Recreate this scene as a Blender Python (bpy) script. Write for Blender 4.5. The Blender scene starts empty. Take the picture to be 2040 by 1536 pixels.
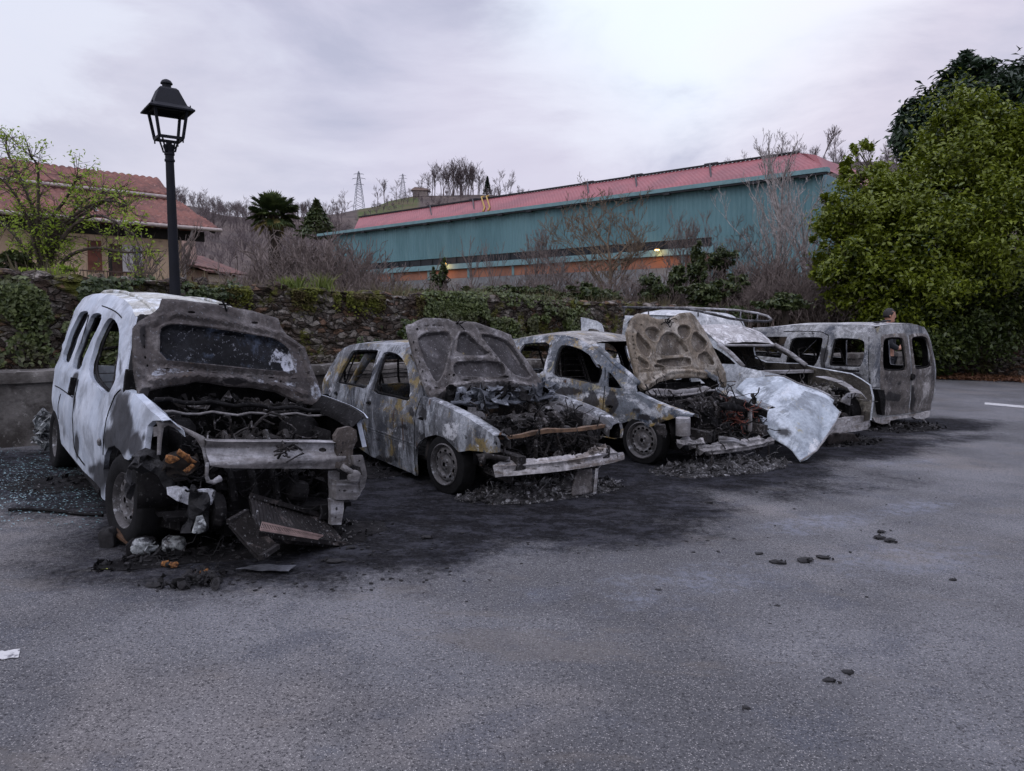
import bpy, bmesh, math, random
import numpy as np
from mathutils import Vector, Matrix, noise
from mathutils.geometry import delaunay_2d_cdt
SC = bpy.context.scene
COL = SC.collection
R = math.radians
# ------------------------------------------------------------------ camera
F = 1480.0; CX, CY = 1020.0, 768.0; HZ = 630.0
PITCH = math.atan((CY-HZ)/F); CPI, SPI = math.cos(PITCH), math.sin(PITCH)
CAMZ = 1.6; SL = -0.025                      # eye height, fall of the lot towards the right
cam = bpy.data.objects.new('camera', bpy.data.cameras.new('camera')); COL.objects.link(cam)
cam.location = (0, 0, CAMZ); cam.rotation_euler = (R(90)-PITCH, 0, 0)
cam.data.sensor_width = 36; cam.data.lens = F/2040*36; cam.data.clip_end = 4000; cam.data.clip_start = .05
SC.camera = cam
# ------------------------------------------------------------------ world: overcast evening sky
w = bpy.data.worlds.new("World"); SC.world = w; w.use_nodes = True
nt = w.node_tree; nt.nodes.clear()
def N(t, **k):
 n = nt.nodes.new(t)
 for a, v in k.items(): setattr(n, a, v)
 return n
out = N('ShaderNodeOutputWorld'); bg = N('ShaderNodeBackground'); sky = N('ShaderNodeTexSky', sky_type='NISHITA')
sky.sun_disc = False; sky.sun_elevation = R(35); sky.sun_rotation = R(20); sky.altitude = 200
tc = N('ShaderNodeTexCoord'); mp = N('ShaderNodeMapping'); mp.inputs['Scale'].default_value = (1.0, 1.0, 2.9); mp.inputs['Rotation'].default_value = (0, R(4), 0)
n1 = N('ShaderNodeTexNoise'); n1.inputs['Scale'].default_value = 2.6; n1.inputs['Detail'].default_value = 8; n1.inputs['Roughness'].default_value = .58; n1.inputs['Distortion'].default_value = .35
cr = N('ShaderNodeValToRGB')
cr.color_ramp.elements[0].position = .38; cr.color_ramp.elements[0].color = (.42, .43, .555, 1)
cr.color_ramp.elements[1].position = .70; cr.color_ramp.elements[1].color = (.62, .645, .765, 1)
e = cr.color_ramp.elements.new(.5); e.color = (.50, .50, .625, 1)
L = nt.links.new
L(tc.outputs['Generated'], mp.inputs['Vector']); L(mp.outputs[0], n1.inputs['Vector']); L(n1.outputs['Fac'], cr.inputs['Fac'])
# brighter thin cloud towards upper right, unseen zenith boosted to light the scene, rosy tint low on the right
def dirmask(d, lo, hi):
 v = Vector(d).normalized()
 dp = N('ShaderNodeVectorMath', operation='DOT_PRODUCT'); L(tc.outputs['Generated'], dp.inputs[0]); dp.inputs[1].default_value = v
 ad = N('ShaderNodeMath', operation='MULTIPLY_ADD'); L(n1.outputs['Fac'], ad.inputs[0]); ad.inputs[1].default_value = .09; L(dp.outputs['Value'], ad.inputs[2])
 mr = N('ShaderNodeMapRange', interpolation_type='SMOOTHSTEP'); L(ad.outputs[0], mr.inputs['Value'])
 mr.inputs['From Min'].default_value = lo+.045; mr.inputs['From Max'].default_value = hi+.045
 return mr.outputs['Result']
def mix(a, col, fac, mode='MIX', k=1.0):
 m = N('ShaderNodeMix', data_type='RGBA', blend_type=mode)
 mm = N('ShaderNodeMath', operation='MULTIPLY'); L(fac, mm.inputs[0]); mm.inputs[1].default_value = k
 L(mm.outputs[0], m.inputs['Factor']); L(a, m.inputs['A']); m.inputs['B'].default_value = (*col, 1)
 return m.outputs['Result']
c = mix(cr.outputs['Color'], (.78, .86, .95), dirmask((.24, 1, .50), .95, .995), k=.85)
c = mix(c, (.70, .76, .88), dirmask((-.72, 1, .30), .985, 1.0), k=.7)
c = mix(c, (.74, .66, .75), dirmask((.52, 1, .16), .95, 1.0), k=.5)
c = mix(c, (.64, .59, .70), dirmask((.0, 1, .12), .96, 1.0), k=.45)
c = mix(c, (.65, .635, .72), dirmask((-.55, 1, .10), .94, 1.0), k=.55)
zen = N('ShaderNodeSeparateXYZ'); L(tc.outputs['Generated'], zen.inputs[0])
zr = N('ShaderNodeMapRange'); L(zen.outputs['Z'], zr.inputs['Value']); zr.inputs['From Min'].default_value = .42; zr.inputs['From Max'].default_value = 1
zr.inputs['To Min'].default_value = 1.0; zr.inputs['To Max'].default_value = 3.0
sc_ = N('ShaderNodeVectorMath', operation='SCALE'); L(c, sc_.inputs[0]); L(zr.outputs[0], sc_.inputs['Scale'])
sk = N('ShaderNodeVectorMath', operation='SCALE'); L(sky.outputs[0], sk.inputs[0]); sk.inputs['Scale'].default_value = .004
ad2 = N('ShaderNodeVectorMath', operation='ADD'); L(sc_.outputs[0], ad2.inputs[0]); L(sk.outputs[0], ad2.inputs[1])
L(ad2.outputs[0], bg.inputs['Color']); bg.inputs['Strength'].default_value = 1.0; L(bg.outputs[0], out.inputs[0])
sun = bpy.data.objects.new('sun', bpy.data.lights.new('sun', 'SUN')); COL.objects.link(sun)
sun.data.energy = .6; sun.data.angle = R(40); sun.data.color = (1, .96, .95); sun.rotation_euler = (R(50), 0, R(-25))
SC.view_settings.view_transform = 'Standard'; SC.view_settings.look = 'None'; SC.view_settings.exposure = 0.22; SC.view_settings.gamma = 1
SC.cycles.use_denoising = True; SC.cycles.max_bounces = 5; SC.cycles.diffuse_bounces = 3; SC.cycles.glossy_bounces = 2; SC.cycles.transparent_max_bounces = 6
SC.cycles.use_adaptive_sampling = True; SC.cycles.adaptive_threshold = .02
# ------------------------------------------------------------------ pixel rays
def ray(px, py):
 a = (px-CX)/F; b = -(py-CY)/F
 return Vector((a, CPI+b*SPI, -SPI+b*CPI))
CAM = Vector((0, 0, CAMZ))
def gz(x, y): return SL*max(-14, min(16, x))
def G(px, py, h=0.0):
 d = ray(px, py); t = (h-CAMZ)/(d.z-SL*d.x); return CAM+d*t
def W(px, py, dep):                     # point at world distance y = dep seen at that pixel
 d = ray(px, py); return CAM+d*(dep/d.y)
def proj(P):
 x, y, z = P[0], P[1], P[2]-CAMZ
 dep = y*CPI-z*SPI; u = y*SPI+z*CPI
 return CX+F*x/dep, CY-F*u/dep
# ------------------------------------------------------------------ tagging
def tag(o, label=None, cat=None, group=None, kind=None):
 if label: o['label'] = label
 if cat: o['category'] = cat
 if group: o['group'] = group
 if kind: o['kind'] = kind
 return o
def empty(name, loc=(0, 0, 0), mat=None):
 o = bpy.data.objects.new(name, None); COL.objects.link(o)
 if mat is not None: o.matrix_world = mat
 else: o.location = loc
 o.empty_display_size = .2
 return o
class MB:
 def __init__(s): s.v = []; s.f = []; s.m = []; s.a = []; s.b = []; s.nv = 0
 def add(s, vs, fs, mi=0, a=None, b=None):
  n = s.nv; s.v.extend(vs); s.nv += len(vs)
  s.f.extend([tuple(i+n for i in f) for f in fs]); s.m.extend([mi]*len(fs) if isinstance(mi, int) else mi)
  s.a.extend(a if a is not None else [0.0]*len(vs)); s.b.extend(b if b is not None else [0.0]*len(vs))
 def box(s, c, d, rot=None, mi=0, taper=1.0):
  c = Vector(c); vs = []
  for z in (-.5, .5):
   for y in (-.5, .5):
    for x in (-.5, .5):
     k = taper if z > 0 else 1
     p = Vector((x*d[0]*k, y*d[1]*k, z*d[2]))
     if rot is not None: p = rot @ p
     vs.append(c+p)
  s.add(vs, [(0, 2, 3, 1), (4, 5, 7, 6), (0, 1, 5, 4), (2, 6, 7, 3), (0, 4, 6, 2), (1, 3, 7, 5)], mi)
 def tube(s, pts, r, n=6, mi=0, cap=True, r2=None):
  pts = [Vector(p) for p in pts]; k = len(pts)
  rs = r if isinstance(r, (list, tuple)) else [r+(0 if r2 is None else (r2-r)*i/(k-1)) for i in range(k)]
  vs = []; u = None
  for i, p in enumerate(pts):
   t = (pts[min(i+1, k-1)]-pts[max(i-1, 0)])
   if t.length < 1e-9: t = Vector((0, 0, 1))
   t.normalize()
   if u is None: u = t.orthogonal().normalized()
   else:
    u = u-t*u.dot(t); u = u.normalized() if u.length > 1e-6 else t.orthogonal().normalized()
   w_ = t.cross(u)
   for j in range(n):
    an = 2*math.pi*j/n; vs.append(p+(u*math.cos(an)+w_*math.sin(an))*rs[i])
  fs = [(i*n+j, i*n+(j+1) % n, (i+1)*n+(j+1) % n, (i+1)*n+j) for i in range(k-1) for j in range(n)]
  if cap: fs += [tuple(range(n-1, -1, -1)), tuple((k-1)*n+j for j in range(n))]
  s.add(vs, fs, mi)
 def bar(s, p, q, wd, ht, up=(0, 0, 1), mi=0):
  p = Vector(p); q = Vector(q); t = (q-p); l = t.length; t.normalize()
  a = Vector(up).cross(t)
  if a.length < 1e-5: a = t.orthogonal()
  a.normalize(); b = t.cross(a)
  M = Matrix((t, a, b)).transposed()
  s.box((p+q)/2, (l, wd, ht), M, mi)
 def lathe(s, prof, n=24, M=None, mi=0, closed=False, flat=None):   # prof of (r,z)
  vs = []; k = len(prof)
  for r, z in prof:
   for j in range(n):
    an = 2*math.pi*j/n; p = Vector((r*math.cos(an), r*math.sin(an), z)); vs.append(M @ p if M is not None else p)
  fs = [(i*n+j, i*n+(j+1) % n, ((i+1) % k)*n+(j+1) % n, ((i+1) % k)*n+j) for i in range(k if closed else k-1) for j in range(n)]
  s.add(vs, fs, mi)
 def grid(s, nu, nv, fn, mi=0, th=0, mi2=None, flip=False):
  P = [[Vector(fn(i/nu, j/nv)) for j in range(nv+1)] for i in range(nu+1)]
  vs = [P[i][j] for i in range(nu+1) for j in range(nv+1)]
  q = lambda i, j: i*(nv+1)+j
  fs = [(q(i, j), q(i+1, j), q(i+1, j+1), q(i, j+1)) for i in range(nu) for j in range(nv)]
  if flip: fs = [f[::-1] for f in fs]
  if th:
   solid(s, vs, fs, th, mi, mi if mi2 is None else mi2)
  else: s.add(vs, fs, mi)
 def build(s, name, mats, parent=None, smooth=False, loc=None, angle=None):
  me = bpy.data.meshes.new(name)
  vs = s.v
  if loc is not None: vs = [Vector(v)-Vector(loc) for v in vs]
  me.from_pydata([tuple(v) for v in vs], [], s.f)
  mats = mats if isinstance(mats, (list, tuple)) else [mats]
  for m in mats: me.materials.append(m)
  if any(s.m): me.polygons.foreach_set('material_index', [min(x, len(mats)-1) for x in s.m])
  if any(s.a):
   at = me.attributes.new('soot', 'FLOAT', 'POINT'); at.data.foreach_set('value', s.a)
  if any(s.b):
   at = me.attributes.new('ash', 'FLOAT', 'POINT'); at.data.foreach_set('value', s.b)
  if smooth:
   me.polygons.foreach_set('use_smooth', [True]*len(me.polygons))
   if angle: me.set_sharp_from_angle(angle=R(angle))
  me.update()
  o = bpy.data.objects.new(name, me); COL.objects.link(o)
  if parent is not None: o.parent = parent
  if loc is not None: o.location = loc
  return o
def solid(mb, vs, fs, th, mi=0, mi2=0, a=None, b=None):
 """front faces plus a back layer th behind, closed round every border"""
 n = len(vs); nr = [Vector((0, 0, 0)) for _ in vs]
 for f in fs:
  fn = (vs[f[1]]-vs[f[0]]).cross(vs[f[-1]]-vs[f[0]])
  for i in f: nr[i] += fn
 back = [v-(nn.normalized() if nn.length > 1e-12 else Vector((0, 0, 1)))*th for v, nn in zip(vs, nr)]
 ed = {}
 for f in fs:
  for i in range(len(f)):
   e = (f[i], f[(i+1) % len(f)])
   if (e[1], e[0]) in ed: del ed[(e[1], e[0])]
   else: ed[e] = 1
 rim = [(e[1], e[0], e[0]+n, e[1]+n) for e in ed]
 allf = list(fs)+[tuple(i+n for i in f[::-1]) for f in fs]+rim
 mi_ = [mi]*len(fs)+[mi2]*len(fs)+[mi]*len(rim)
 mb.add(list(vs)+back, allf, mi_, None if a is None else list(a)*2, None if b is None else list(b)*2)
def inpoly(x, y, poly):
 c = False; j = len(poly)-1
 for i in range(len(poly)):
  xi, yi = poly[i]; xj, yj = poly[j]
  if (yi > y) != (yj > y) and x < (xj-xi)*(y-yi)/(yj-yi)+xi: c = not c
  j = i
 return c
def pdist(x, y, poly, closed=True):
 b = 1e9; n = len(poly)
 for i in range(n if closed else n-1):
  x0, y0 = poly[i]; x1, y1 = poly[(i+1) % n]; dx, dy = x1-x0, y1-y0; l = dx*dx+dy*dy
  t = 0 if l == 0 else max(0, min(1, ((x-x0)*dx+(y-y0)*dy)/l))
  d = (x-x0-t*dx)**2+(y-y0-t*dy)**2
  if d < b: b = d
 return math.sqrt(b)
def chaikin(p, k=1, closed=True):
 for _ in range(k):
  q = []; n = len(p)
  for i in range(n if closed else n-1):
   a, b = p[i], p[(i+1) % n]
   q += [(.75*a[0]+.25*b[0], .75*a[1]+.25*b[1]), (.25*a[0]+.75*b[0], .25*a[1]+.75*b[1])]
  if not closed: q = [p[0]]+q+[p[-1]]
  p = q
 return p
def resample(p, sp):
 q = []
 for i in range(len(p)):
  a, b = p[i], p[(i+1) % len(p)]; l = math.dist(a, b); n = max(1, int(round(l/sp)))
  if l < 1e-6: continue
  for k in range(n): q.append((a[0]+(b[0]-a[0])*k/n, a[1]+(b[1]-a[1])*k/n))
 return q
def triangulate(outline, holes, sp, lines=(), seed=0):
 rnd = random.Random(seed)
 loops = [resample(outline, sp)]+[resample(h, sp) for h in holes]
 V = []; E = []
 for lp in loops:
  n = len(V); V += lp; E += [(n+i, n+(i+1) % len(lp)) for i in range(len(lp))]
 for ln in lines:
  lp = resample(ln, sp); n = len(V); V += lp; E += [(n+i, n+(i+1) % len(lp)) for i in range(len(lp))]
 xs = [p[0] for p in loops[0]]; ys = [p[1] for p in loops[0]]
 if (max(xs)-min(xs))*(max(ys)-min(ys))/sp/sp > 60000: raise ValueError('sheet too big %s %s %s %s' % (min(xs), max(xs), min(ys), max(ys)))
 nb = len(V)
 B = np.array(V); x = min(xs); row = 0
 while x < max(xs):
  y = min(ys)+(sp*.5 if row % 2 else 0)
  while y < max(ys):
   u, v = x+rnd.uniform(-.12, .12)*sp, y+rnd.uniform(-.12, .12)*sp
   if ((B-(u, v))**2).sum(1).min() > (.55*sp)**2 and inpoly(u, v, loops[0]) and not any(inpoly(u, v, h) for h in loops[1:len(holes)+1]):
    V.append((u, v))
   y += sp
  x += sp*.9; row += 1
 r = delaunay_2d_cdt([Vector(p) for p in V], E, [], 0, 1e-5)
 vv = [(p.x, p.y) for p in r[0]]; ff = []
 for f in r[2]:
  cx = sum(vv[i][0] for i in f)/3; cy = sum(vv[i][1] for i in f)/3
  if inpoly(cx, cy, loops[0]) and not any(inpoly(cx, cy, h) for h in loops[1:len(holes)+1]):
   ff.append(tuple(f))
 used = sorted({i for f in ff for i in f}); mp = {o: k for k, o in enumerate(used)}
 return [vv[i] for i in used], [tuple(mp[i] for i in f) for f in ff]
class Surf:
 """a sheet o + a*u + b*v + n*disp(u,v) in the frame of M (world matrix of its thing)"""
 def __init__(s, o, a, b, disp=None, M=None, n=None):
  s.o, s.a, s.b = Vector(o), Vector(a).normalized(), Vector(b).normalized()
  s.n = Vector(n) if n else s.a.cross(s.b).normalized(); s.disp = disp or (lambda u, v: 0)
  s.M = M or Matrix.Identity(4); s.Mi = s.M.inverted()
  s.c = s.Mi @ CAM; s.R3 = s.Mi.to_3x3()
  s.g = Matrix((s.a, s.b, s.n)).transposed().inverted()
 def __call__(s, u, v): return s.o+s.a*u+s.b*v+s.n*s.disp(u, v)
 def px(s, px, py):
  d = s.R3 @ ray(px, py); h = 0
  cl = s.g @ (s.c-s.o); dl = s.g @ d
  for k in range(40):
   t = (h-cl.z)/dl.z; u, v = cl.x+dl.x*t, cl.y+dl.y*t; h2 = s.disp(u, v); h2 = max(-.45, min(.45, h2)); h += (h2-h)*(.5 if k < 20 else .25)
  return (u, v)
 def poly(s, pts, z=None):
  q = []
  for p in pts:
   if p[0] == 'L': q.append((p[1], p[2]))
   else:
    a = z(*p) if z else p; q.append(s.px(*a))
  return q
def zoomf(ox, oy, sc): return lambda u, v: (ox+u/sc, oy+v/sc)
def sheet(mb, S, outline, holes=(), sp=.05, th=.005, mi=0, mi2=0, lines=(), soot=None, ash=None, seed=0):
 uv, fs = triangulate(outline, list(holes), sp, lines, seed)
 vs = [S(u, v) for u, v in uv]
 # keep a consistent winding, front towards +n
 if fs:
  f = fs[0]; q = [uv[i] for i in f]
  ar = (q[1][0]-q[0][0])*(q[2][1]-q[0][1])-(q[2][0]-q[0][0])*(q[1][1]-q[0][1])
  d = S.g.determinant()
 fs2 = []
 for f in fs:
  q = [uv[i] for i in f]
  ar = (q[1][0]-q[0][0])*(q[2][1]-q[0][1])-(q[2][0]-q[0][0])*(q[1][1]-q[0][1])
  fs2.append(f if (ar > 0) == (S.a.cross(S.b).dot(S.n) > 0) else f[::-1])
 a = [soot(u, v) for u, v in uv] if soot else None
 b = [ash(u, v) for u, v in uv] if ash else None
 solid(mb, vs, fs2, th, mi, mi2, a, b)
def sstep(a, b, x):
 t = max(0, min(1, (x-a)/(b-a))); return t*t*(3-2*t)
def blobs(S, lst, z=None):
 """stain field from (px,py,rx,ry[,k]) ellipses given where the photo shows them on surface S"""
 L_ = []
 for q in lst:
  if z: x, y = z(q[0], q[1]); x2, y2 = z(q[0]+q[2], q[1]); x3, y3 = z(q[0], q[1]+q[3])
  else: x, y = q[0], q[1]; x2, y2 = x+q[2], y; x3, y3 = x, y+q[3]
  c_ = S.px(x, y); e1 = S.px(x2, y2); e2 = S.px(x3, y3)
  m = Matrix(((e1[0]-c_[0], e2[0]-c_[0]), (e1[1]-c_[1], e2[1]-c_[1])))
  try: L_.append((c_, m.inverted(), q[4] if len(q) > 4 else 1.0))
  except ValueError: pass
 def f(u, v):
  s_ = 0
  for c_, m, k in L_:
   r = m @ Vector((u-c_[0], v-c_[1])); s_ = max(s_, k*max(0, 1.5-r.length)) if k > 0 else s_+k*max(0, 1.5-r.length)
  return max(0, min(1, s_/.75*.5))
 return f
# ------------------------------------------------------------------ materials
MATS = {}
class NB:
 def __init__(s, name):
  s.m = bpy.data.materials.new(name); s.m.use_nodes = True; s.t = s.m.node_tree; s.t.nodes.clear()
  s.o = s.t.nodes.new('ShaderNodeOutputMaterial'); s.p = s.t.nodes.new('ShaderNodeBsdfPrincipled')
  s.t.links.new(s.p.outputs[0], s.o.inputs[0]); s.tc = s.t.nodes.new('ShaderNodeTexCoord'); s.co = s.tc.outputs['Object']
 def n(s, t, **k):
  x = s.t.nodes.new(t)
  for a, v in k.items(): setattr(x, a, v)
  return x
 def l(s, a, b): s.t.links.new(a, b)
 def noise(s, scale, detail=6, rough=.6, vec=(1, 1, 1), off=0, dist=0, out='Fac'):
  mp = s.n('ShaderNodeMapping'); s.l(s.co, mp.inputs[0]); mp.inputs['Scale'].default_value = vec; mp.inputs['Location'].default_value = (off*7.3, off*3.1, off*5.7)
  x = s.n('ShaderNodeTexNoise'); s.l(mp.outputs[0], x.inputs['Vector']); x.inputs['Scale'].default_value = scale
  x.inputs['Detail'].default_value = detail; x.inputs['Roughness'].default_value = rough; x.inputs['Distortion'].default_value = dist
  return x.outputs[out]
 def voro(s, scale, feature='F1', vec=(1, 1, 1), out='Distance', rnd=1, off=0, warp=0):
  mp = s.n('ShaderNodeMapping'); mp.inputs['Scale'].default_value = vec; mp.inputs['Location'].default_value = (off, off, off)
  if warp:
   nz = s.noise(scale*.6, 3, .5, out='Color'); va = s.n('ShaderNodeVectorMath', operation='MULTIPLY_ADD'); s.l(nz, va.inputs[0]); va.inputs[1].default_value = (warp,)*3; s.l(s.co, va.inputs[2]); s.l(va.outputs[0], mp.inputs[0])
  else: s.l(s.co, mp.inputs[0])
  x = s.n('ShaderNodeTexVoronoi', feature=feature); s.l(mp.outputs[0], x.inputs['Vector']); x.inputs['Scale'].default_value = scale
  if 'Randomness' in x.inputs: x.inputs['Randomness'].default_value = rnd
  return x.outputs[out]
 def ramp(s, f, lo, hi, a=0, b=1, smooth=True):
  x = s.n('ShaderNodeMapRange', interpolation_type='SMOOTHSTEP' if smooth else 'LINEAR'); s.l(f, x.inputs['Value'])
  x.inputs['From Min'].default_value = lo; x.inputs['From Max'].default_value = hi; x.inputs['To Min'].default_value = a; x.inputs['To Max'].default_value = b
  return x.outputs['Result']
 def math(s, op, a, b=None, c=None):
  x = s.n('ShaderNodeMath', operation=op)
  for i, q in enumerate((a, b, c)):
   if q is None: continue
   if isinstance(q, (int, float)): x.inputs[i].default_value = q
   else: s.l(q, x.inputs[i])
  return x.outputs[0]
 def mix(s, a, b, f, mode='MIX'):
  x = s.n('ShaderNodeMix', data_type='RGBA', blend_type=mode)
  for q, nm in ((a, 'A'), (b, 'B')):
   if isinstance(q, tuple): x.inputs[nm].default_value = (*q[:3], 1)
   else: s.l(q, x.inputs[nm])
  if isinstance(f, (int, float)): x.inputs['Factor'].default_value = f
  else: s.l(f, x.inputs['Factor'])
  return x.outputs['Result']
 def attr(s, name):
  x = s.n('ShaderNodeAttribute', attribute_name=name); return x.outputs['Fac']
 def bump(s, h, strength=.4, dist=.01, prev=None):
  x = s.n('ShaderNodeBump'); s.l(h, x.inputs['Height']); x.inputs['Strength'].default_value = strength; x.inputs['Distance'].default_value = dist
  if prev is not None: s.l(prev, x.inputs['Normal'])
  s.l(x.outputs[0], s.p.inputs['Normal']); return x.outputs[0]
 def done(s, col, rough=.8, metal=0, spec=.5):
  if isinstance(col, tuple): s.p.inputs['Base Color'].default_value = (*col[:3], 1)
  else: s.l(col, s.p.inputs['Base Color'])
  if isinstance(rough, (int, float)): s.p.inputs['Roughness'].default_value = rough
  else: s.l(rough, s.p.inputs['Roughness'])
  s.p.inputs['Metallic'].default_value = metal; s.p.inputs['Specular IOR Level'].default_value = spec
  return s.m
def burnt(name, base, layers, soot=(.012, .011, .012), bump=.5, rough=.7, ash=(.55, .56, .58), speck=.35, seed=0, spec=.4, mott=.32, sa=1.35, sw=.06):
 """layers: (colour, scale, lo, hi, vec, detail)"""
 b = NB(name); c = b.mix(base, tuple(x*.5 for x in base), b.ramp(b.noise(3, 7, .7, off=seed+.3), .42, .62))
 for i, (col, scl, lo, hi, vec, det) in enumerate(layers):
  c = b.mix(c, col, b.ramp(b.noise(scl, 12, .72, vec, off=seed+i+1, dist=.4), (lo+hi)/2-(hi-lo)*.42, (lo+hi)/2+(hi-lo)*.42))
 mt = b.ramp(b.noise(21, 10, .75, off=seed+13), .36, .64, 1-mott, 1+mott*.45); vm = b.n('ShaderNodeVectorMath', operation='SCALE'); b.l(c, vm.inputs[0]); b.l(mt, vm.inputs['Scale']); c = vm.outputs[0]
 sp = b.ramp(b.noise(90, 3, .7, off=seed+4), .52, .62); c = b.mix(c, tuple(x*.3 for x in base), b.math('MULTIPLY', sp, speck))
 fl = b.ramp(b.noise(38, 4, .75, off=seed+9), .60, .66); c = b.mix(c, ash, b.math('MULTIPLY', fl, speck))
 nz = b.noise(6, 8, .7, off=seed+6)
 aa = b.ramp(b.math('ADD', b.attr('ash'), b.math('MULTIPLY', b.math('SUBTRACT', nz, .5), 1.9)), .40, .50); c = b.mix(c, ash, b.math('MULTIPLY', b.math('MULTIPLY', aa, b.ramp(b.noise(17, 9, .75, off=seed+20), .38, .56)), .9))
 nz2 = b.noise(4.5, 9, .66, off=seed+7)
 so = b.ramp(b.math('ADD', b.attr('soot'), b.math('MULTIPLY', b.math('SUBTRACT', nz2, .5), sa)), .40-sw, .40+sw); c = b.mix(c, soot, b.math('MULTIPLY', so, .93))
 h = b.math('ADD', b.noise(14, 8, .7, off=seed+2), b.math('MULTIPLY', b.noise(70, 3, .6), .25))
 n1_ = b.bump(b.noise(2.2, 2, .5, off=seed+11), .5, .05); b.bump(h, bump, .012, n1_)
 return b.done(c, b.ramp(b.noise(9, 4, off=seed), .3, .7, rough-.15, rough+.15), 0.0, spec)
def plain(name, col, rough=.8, var=.3, scale=8, bump=.3, bs=30, metal=0, spec=.4, col2=None, bd=.01):
 b = NB(name); c2 = col2 or tuple(x*(1-var) for x in col)
 c = b.mix(col, c2, b.ramp(b.noise(scale, 7, .65), .35, .65))
 if bump: b.bump(b.noise(bs, 6, .65), bump, bd)
 return b.done(c, rough, metal, spec)
one = (1, 1, 1); streak = (1.6, 1.6, .35)
ASHW = (.52, .54, .57); OCH = (.20, .15, .055); RUST = (.075, .038, .018); DKB = (.03, .034, .042); BLK = (.012, .012, .013)
M = {}
M['c1paint'] = burnt('scorched_white_paint', (.52, .565, .63), [((.42, .475, .55), 1.6, .42, .66, one, 3), ((.60, .635, .68), 5, .52, .75, streak, 4), ((.42, .44, .47), 9, .66, .74, one, 9)], bump=.10, rough=.5, speck=.08, seed=1, mott=.06, sa=.62, sw=.12)
M['c1roof'] = burnt('scorched_roof_paint', (.46, .46, .42), [((.62, .66, .68), 3, .5, .6, one, 6), ((.22, .17, .10), 5, .62, .74, one, 8)], bump=.2, rough=.6, seed=2)
M['c1hood'] = burnt('burnt_bonnet_lining', (.072, .063, .061), [((.15, .138, .135), 3.2, .47, .66, one, 8), ((.045, .042, .042), 4, .52, .66, (1, 1, 1.6), 8), ((.085, .062, .045), 9, .6, .72, one, 7)], ash=(.30, .32, .36), bump=.25, speck=.3, seed=3, spec=.2)
M['c1hoodin'] = burnt('burnt_shaded_recess', (.010, .011, .014), [((.05, .065, .095), 4, .50, .68, one, 9), ((.17, .19, .22), 9, .60, .74, one, 9)], bump=.3, speck=.3, ash=(.40, .42, .47), seed=4, spec=.15)  # burnt metal with ash, darkened further to paint in the recess shade
M['c1frame'] = burnt('ash_grey_frame_metal', (.20, .19, .188), [((.34, .34, .355), 2.4, .46, .62, (1, .4, 3), 8), ((.05, .047, .047), 5, .56, .68, (1, .6, 1.4), 8), ((.20, .15, .11), 8, .66, .76, one, 6)], bump=.12, seed=5, mott=.3, speck=.2, rough=.55)
M['c2body'] = burnt('burnt_hatchback_steel', (.12, .125, .135), [((.34, .36, .385), 2.6, .46, .62, streak, 9), ((.05, .055, .065), 3.2, .50, .63, (1.2, 1, .6), 9), ((.22, .165, .065), 2.8, .52, .62, one, 9), (ASHW, 7, .585, .66, (1.3, 1, .7), 9), (RUST, 4.2, .61, .68, (2.2, 1, .5), 7)], bump=.5, seed=6)
M['c2hood'] = burnt('burnt_hatchback_bonnet', (.115, .105, .102), [((.27, .26, .265), 3.4, .45, .66, one, 8), ((.085, .075, .072), 5, .54, .68, one, 8), ((.19, .14, .07), 5, .61, .72, one, 6)], ash=(.45, .45, .47), bump=.3, seed=7, spec=.2)
M['c2bump'] = burnt('ash_white_bumper_beam', (.40, .385, .385), [((.17, .145, .125), 6, .5, .6, (1, .35, 3), 8), ((.62, .62, .64), 9, .56, .66, (1, .4, 2), 8), ((.05, .04, .04), 5, .62, .7, one, 8)], bump=.25, seed=8, speck=.25, mott=.4)
M['c3body'] = burnt('burnt_grey_car_steel', (.13, .145, .165), [((.44, .46, .49), 2.4, .49, .60, (.8, 1, 1.4), 9), ((.045, .06, .085), 3.0, .52, .63, one, 9), ((.25, .18, .065), 2.3, .52, .61, one, 9), ((.36, .32, .19), 3.5, .57, .66, one, 8), (RUST, 5, .63, .7, one, 7)], bump=.45, seed=9)
M['c3hood'] = burnt('burnt_tan_bonnet', (.215, .178, .135), [((.36, .33, .285), 3.0, .45, .62, one, 8), ((.11, .09, .07), 4.6, .52, .68, one, 8), ((.26, .17, .08), 7, .62, .74, one, 7)], ash=(.48, .47, .45), bump=.35, seed=10, spec=.2)
M['c4body'] = burnt('burnt_white_van_steel', (.34, .365, .39), [((.56, .59, .62), 2.6, .46, .62, one, 9), ((.30, .27, .19), 3.2, .56, .68, one, 8), ((.10, .105, .12), 6, .59, .68, (1, 1, .6), 9)], bump=.4, seed=11)
M['c4hood'] = burnt('warped_pale_bonnet', (.34, .385, .43), [((.48, .53, .58), 2.0, .47, .60, (2, 1, .4), 8), ((.19, .22, .26), 2.6, .57, .70, (2, 1, .5), 9), ((.30, .28, .18), 9, .58, .70, one, 9), ], bump=.12, speck=.15, seed=12, mott=.15, sa=.7, sw=.1)
M['c5body'] = burnt('burnt_van_steel', (.24, .245, .25), [((.42, .43, .435), 3.0, .46, .62, one, 9), ((.06, .068, .085), 2.0, .50, .62, (1, 1, .7), 8), ((.27, .24, .14), 3.4, .58, .68, one, 8), ((.10, .07, .05), 4.5, .60, .70, (1, 1, .5), 8)], bump=.5, speck=.5, seed=13)
M['c5rear'] = burnt('burnt_van_rear_steel', (.115, .102, .094), [((.36, .345, .335), 3.4, .50, .64, (1, 1, .6), 9), ((.045, .04, .042), 2.4, .50, .63, (1, 1.3, .5), 9), ((.21, .16, .09), 5, .60, .70, (1, 1.6, .5), 8)], bump=.5, speck=.5, seed=14)
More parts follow.
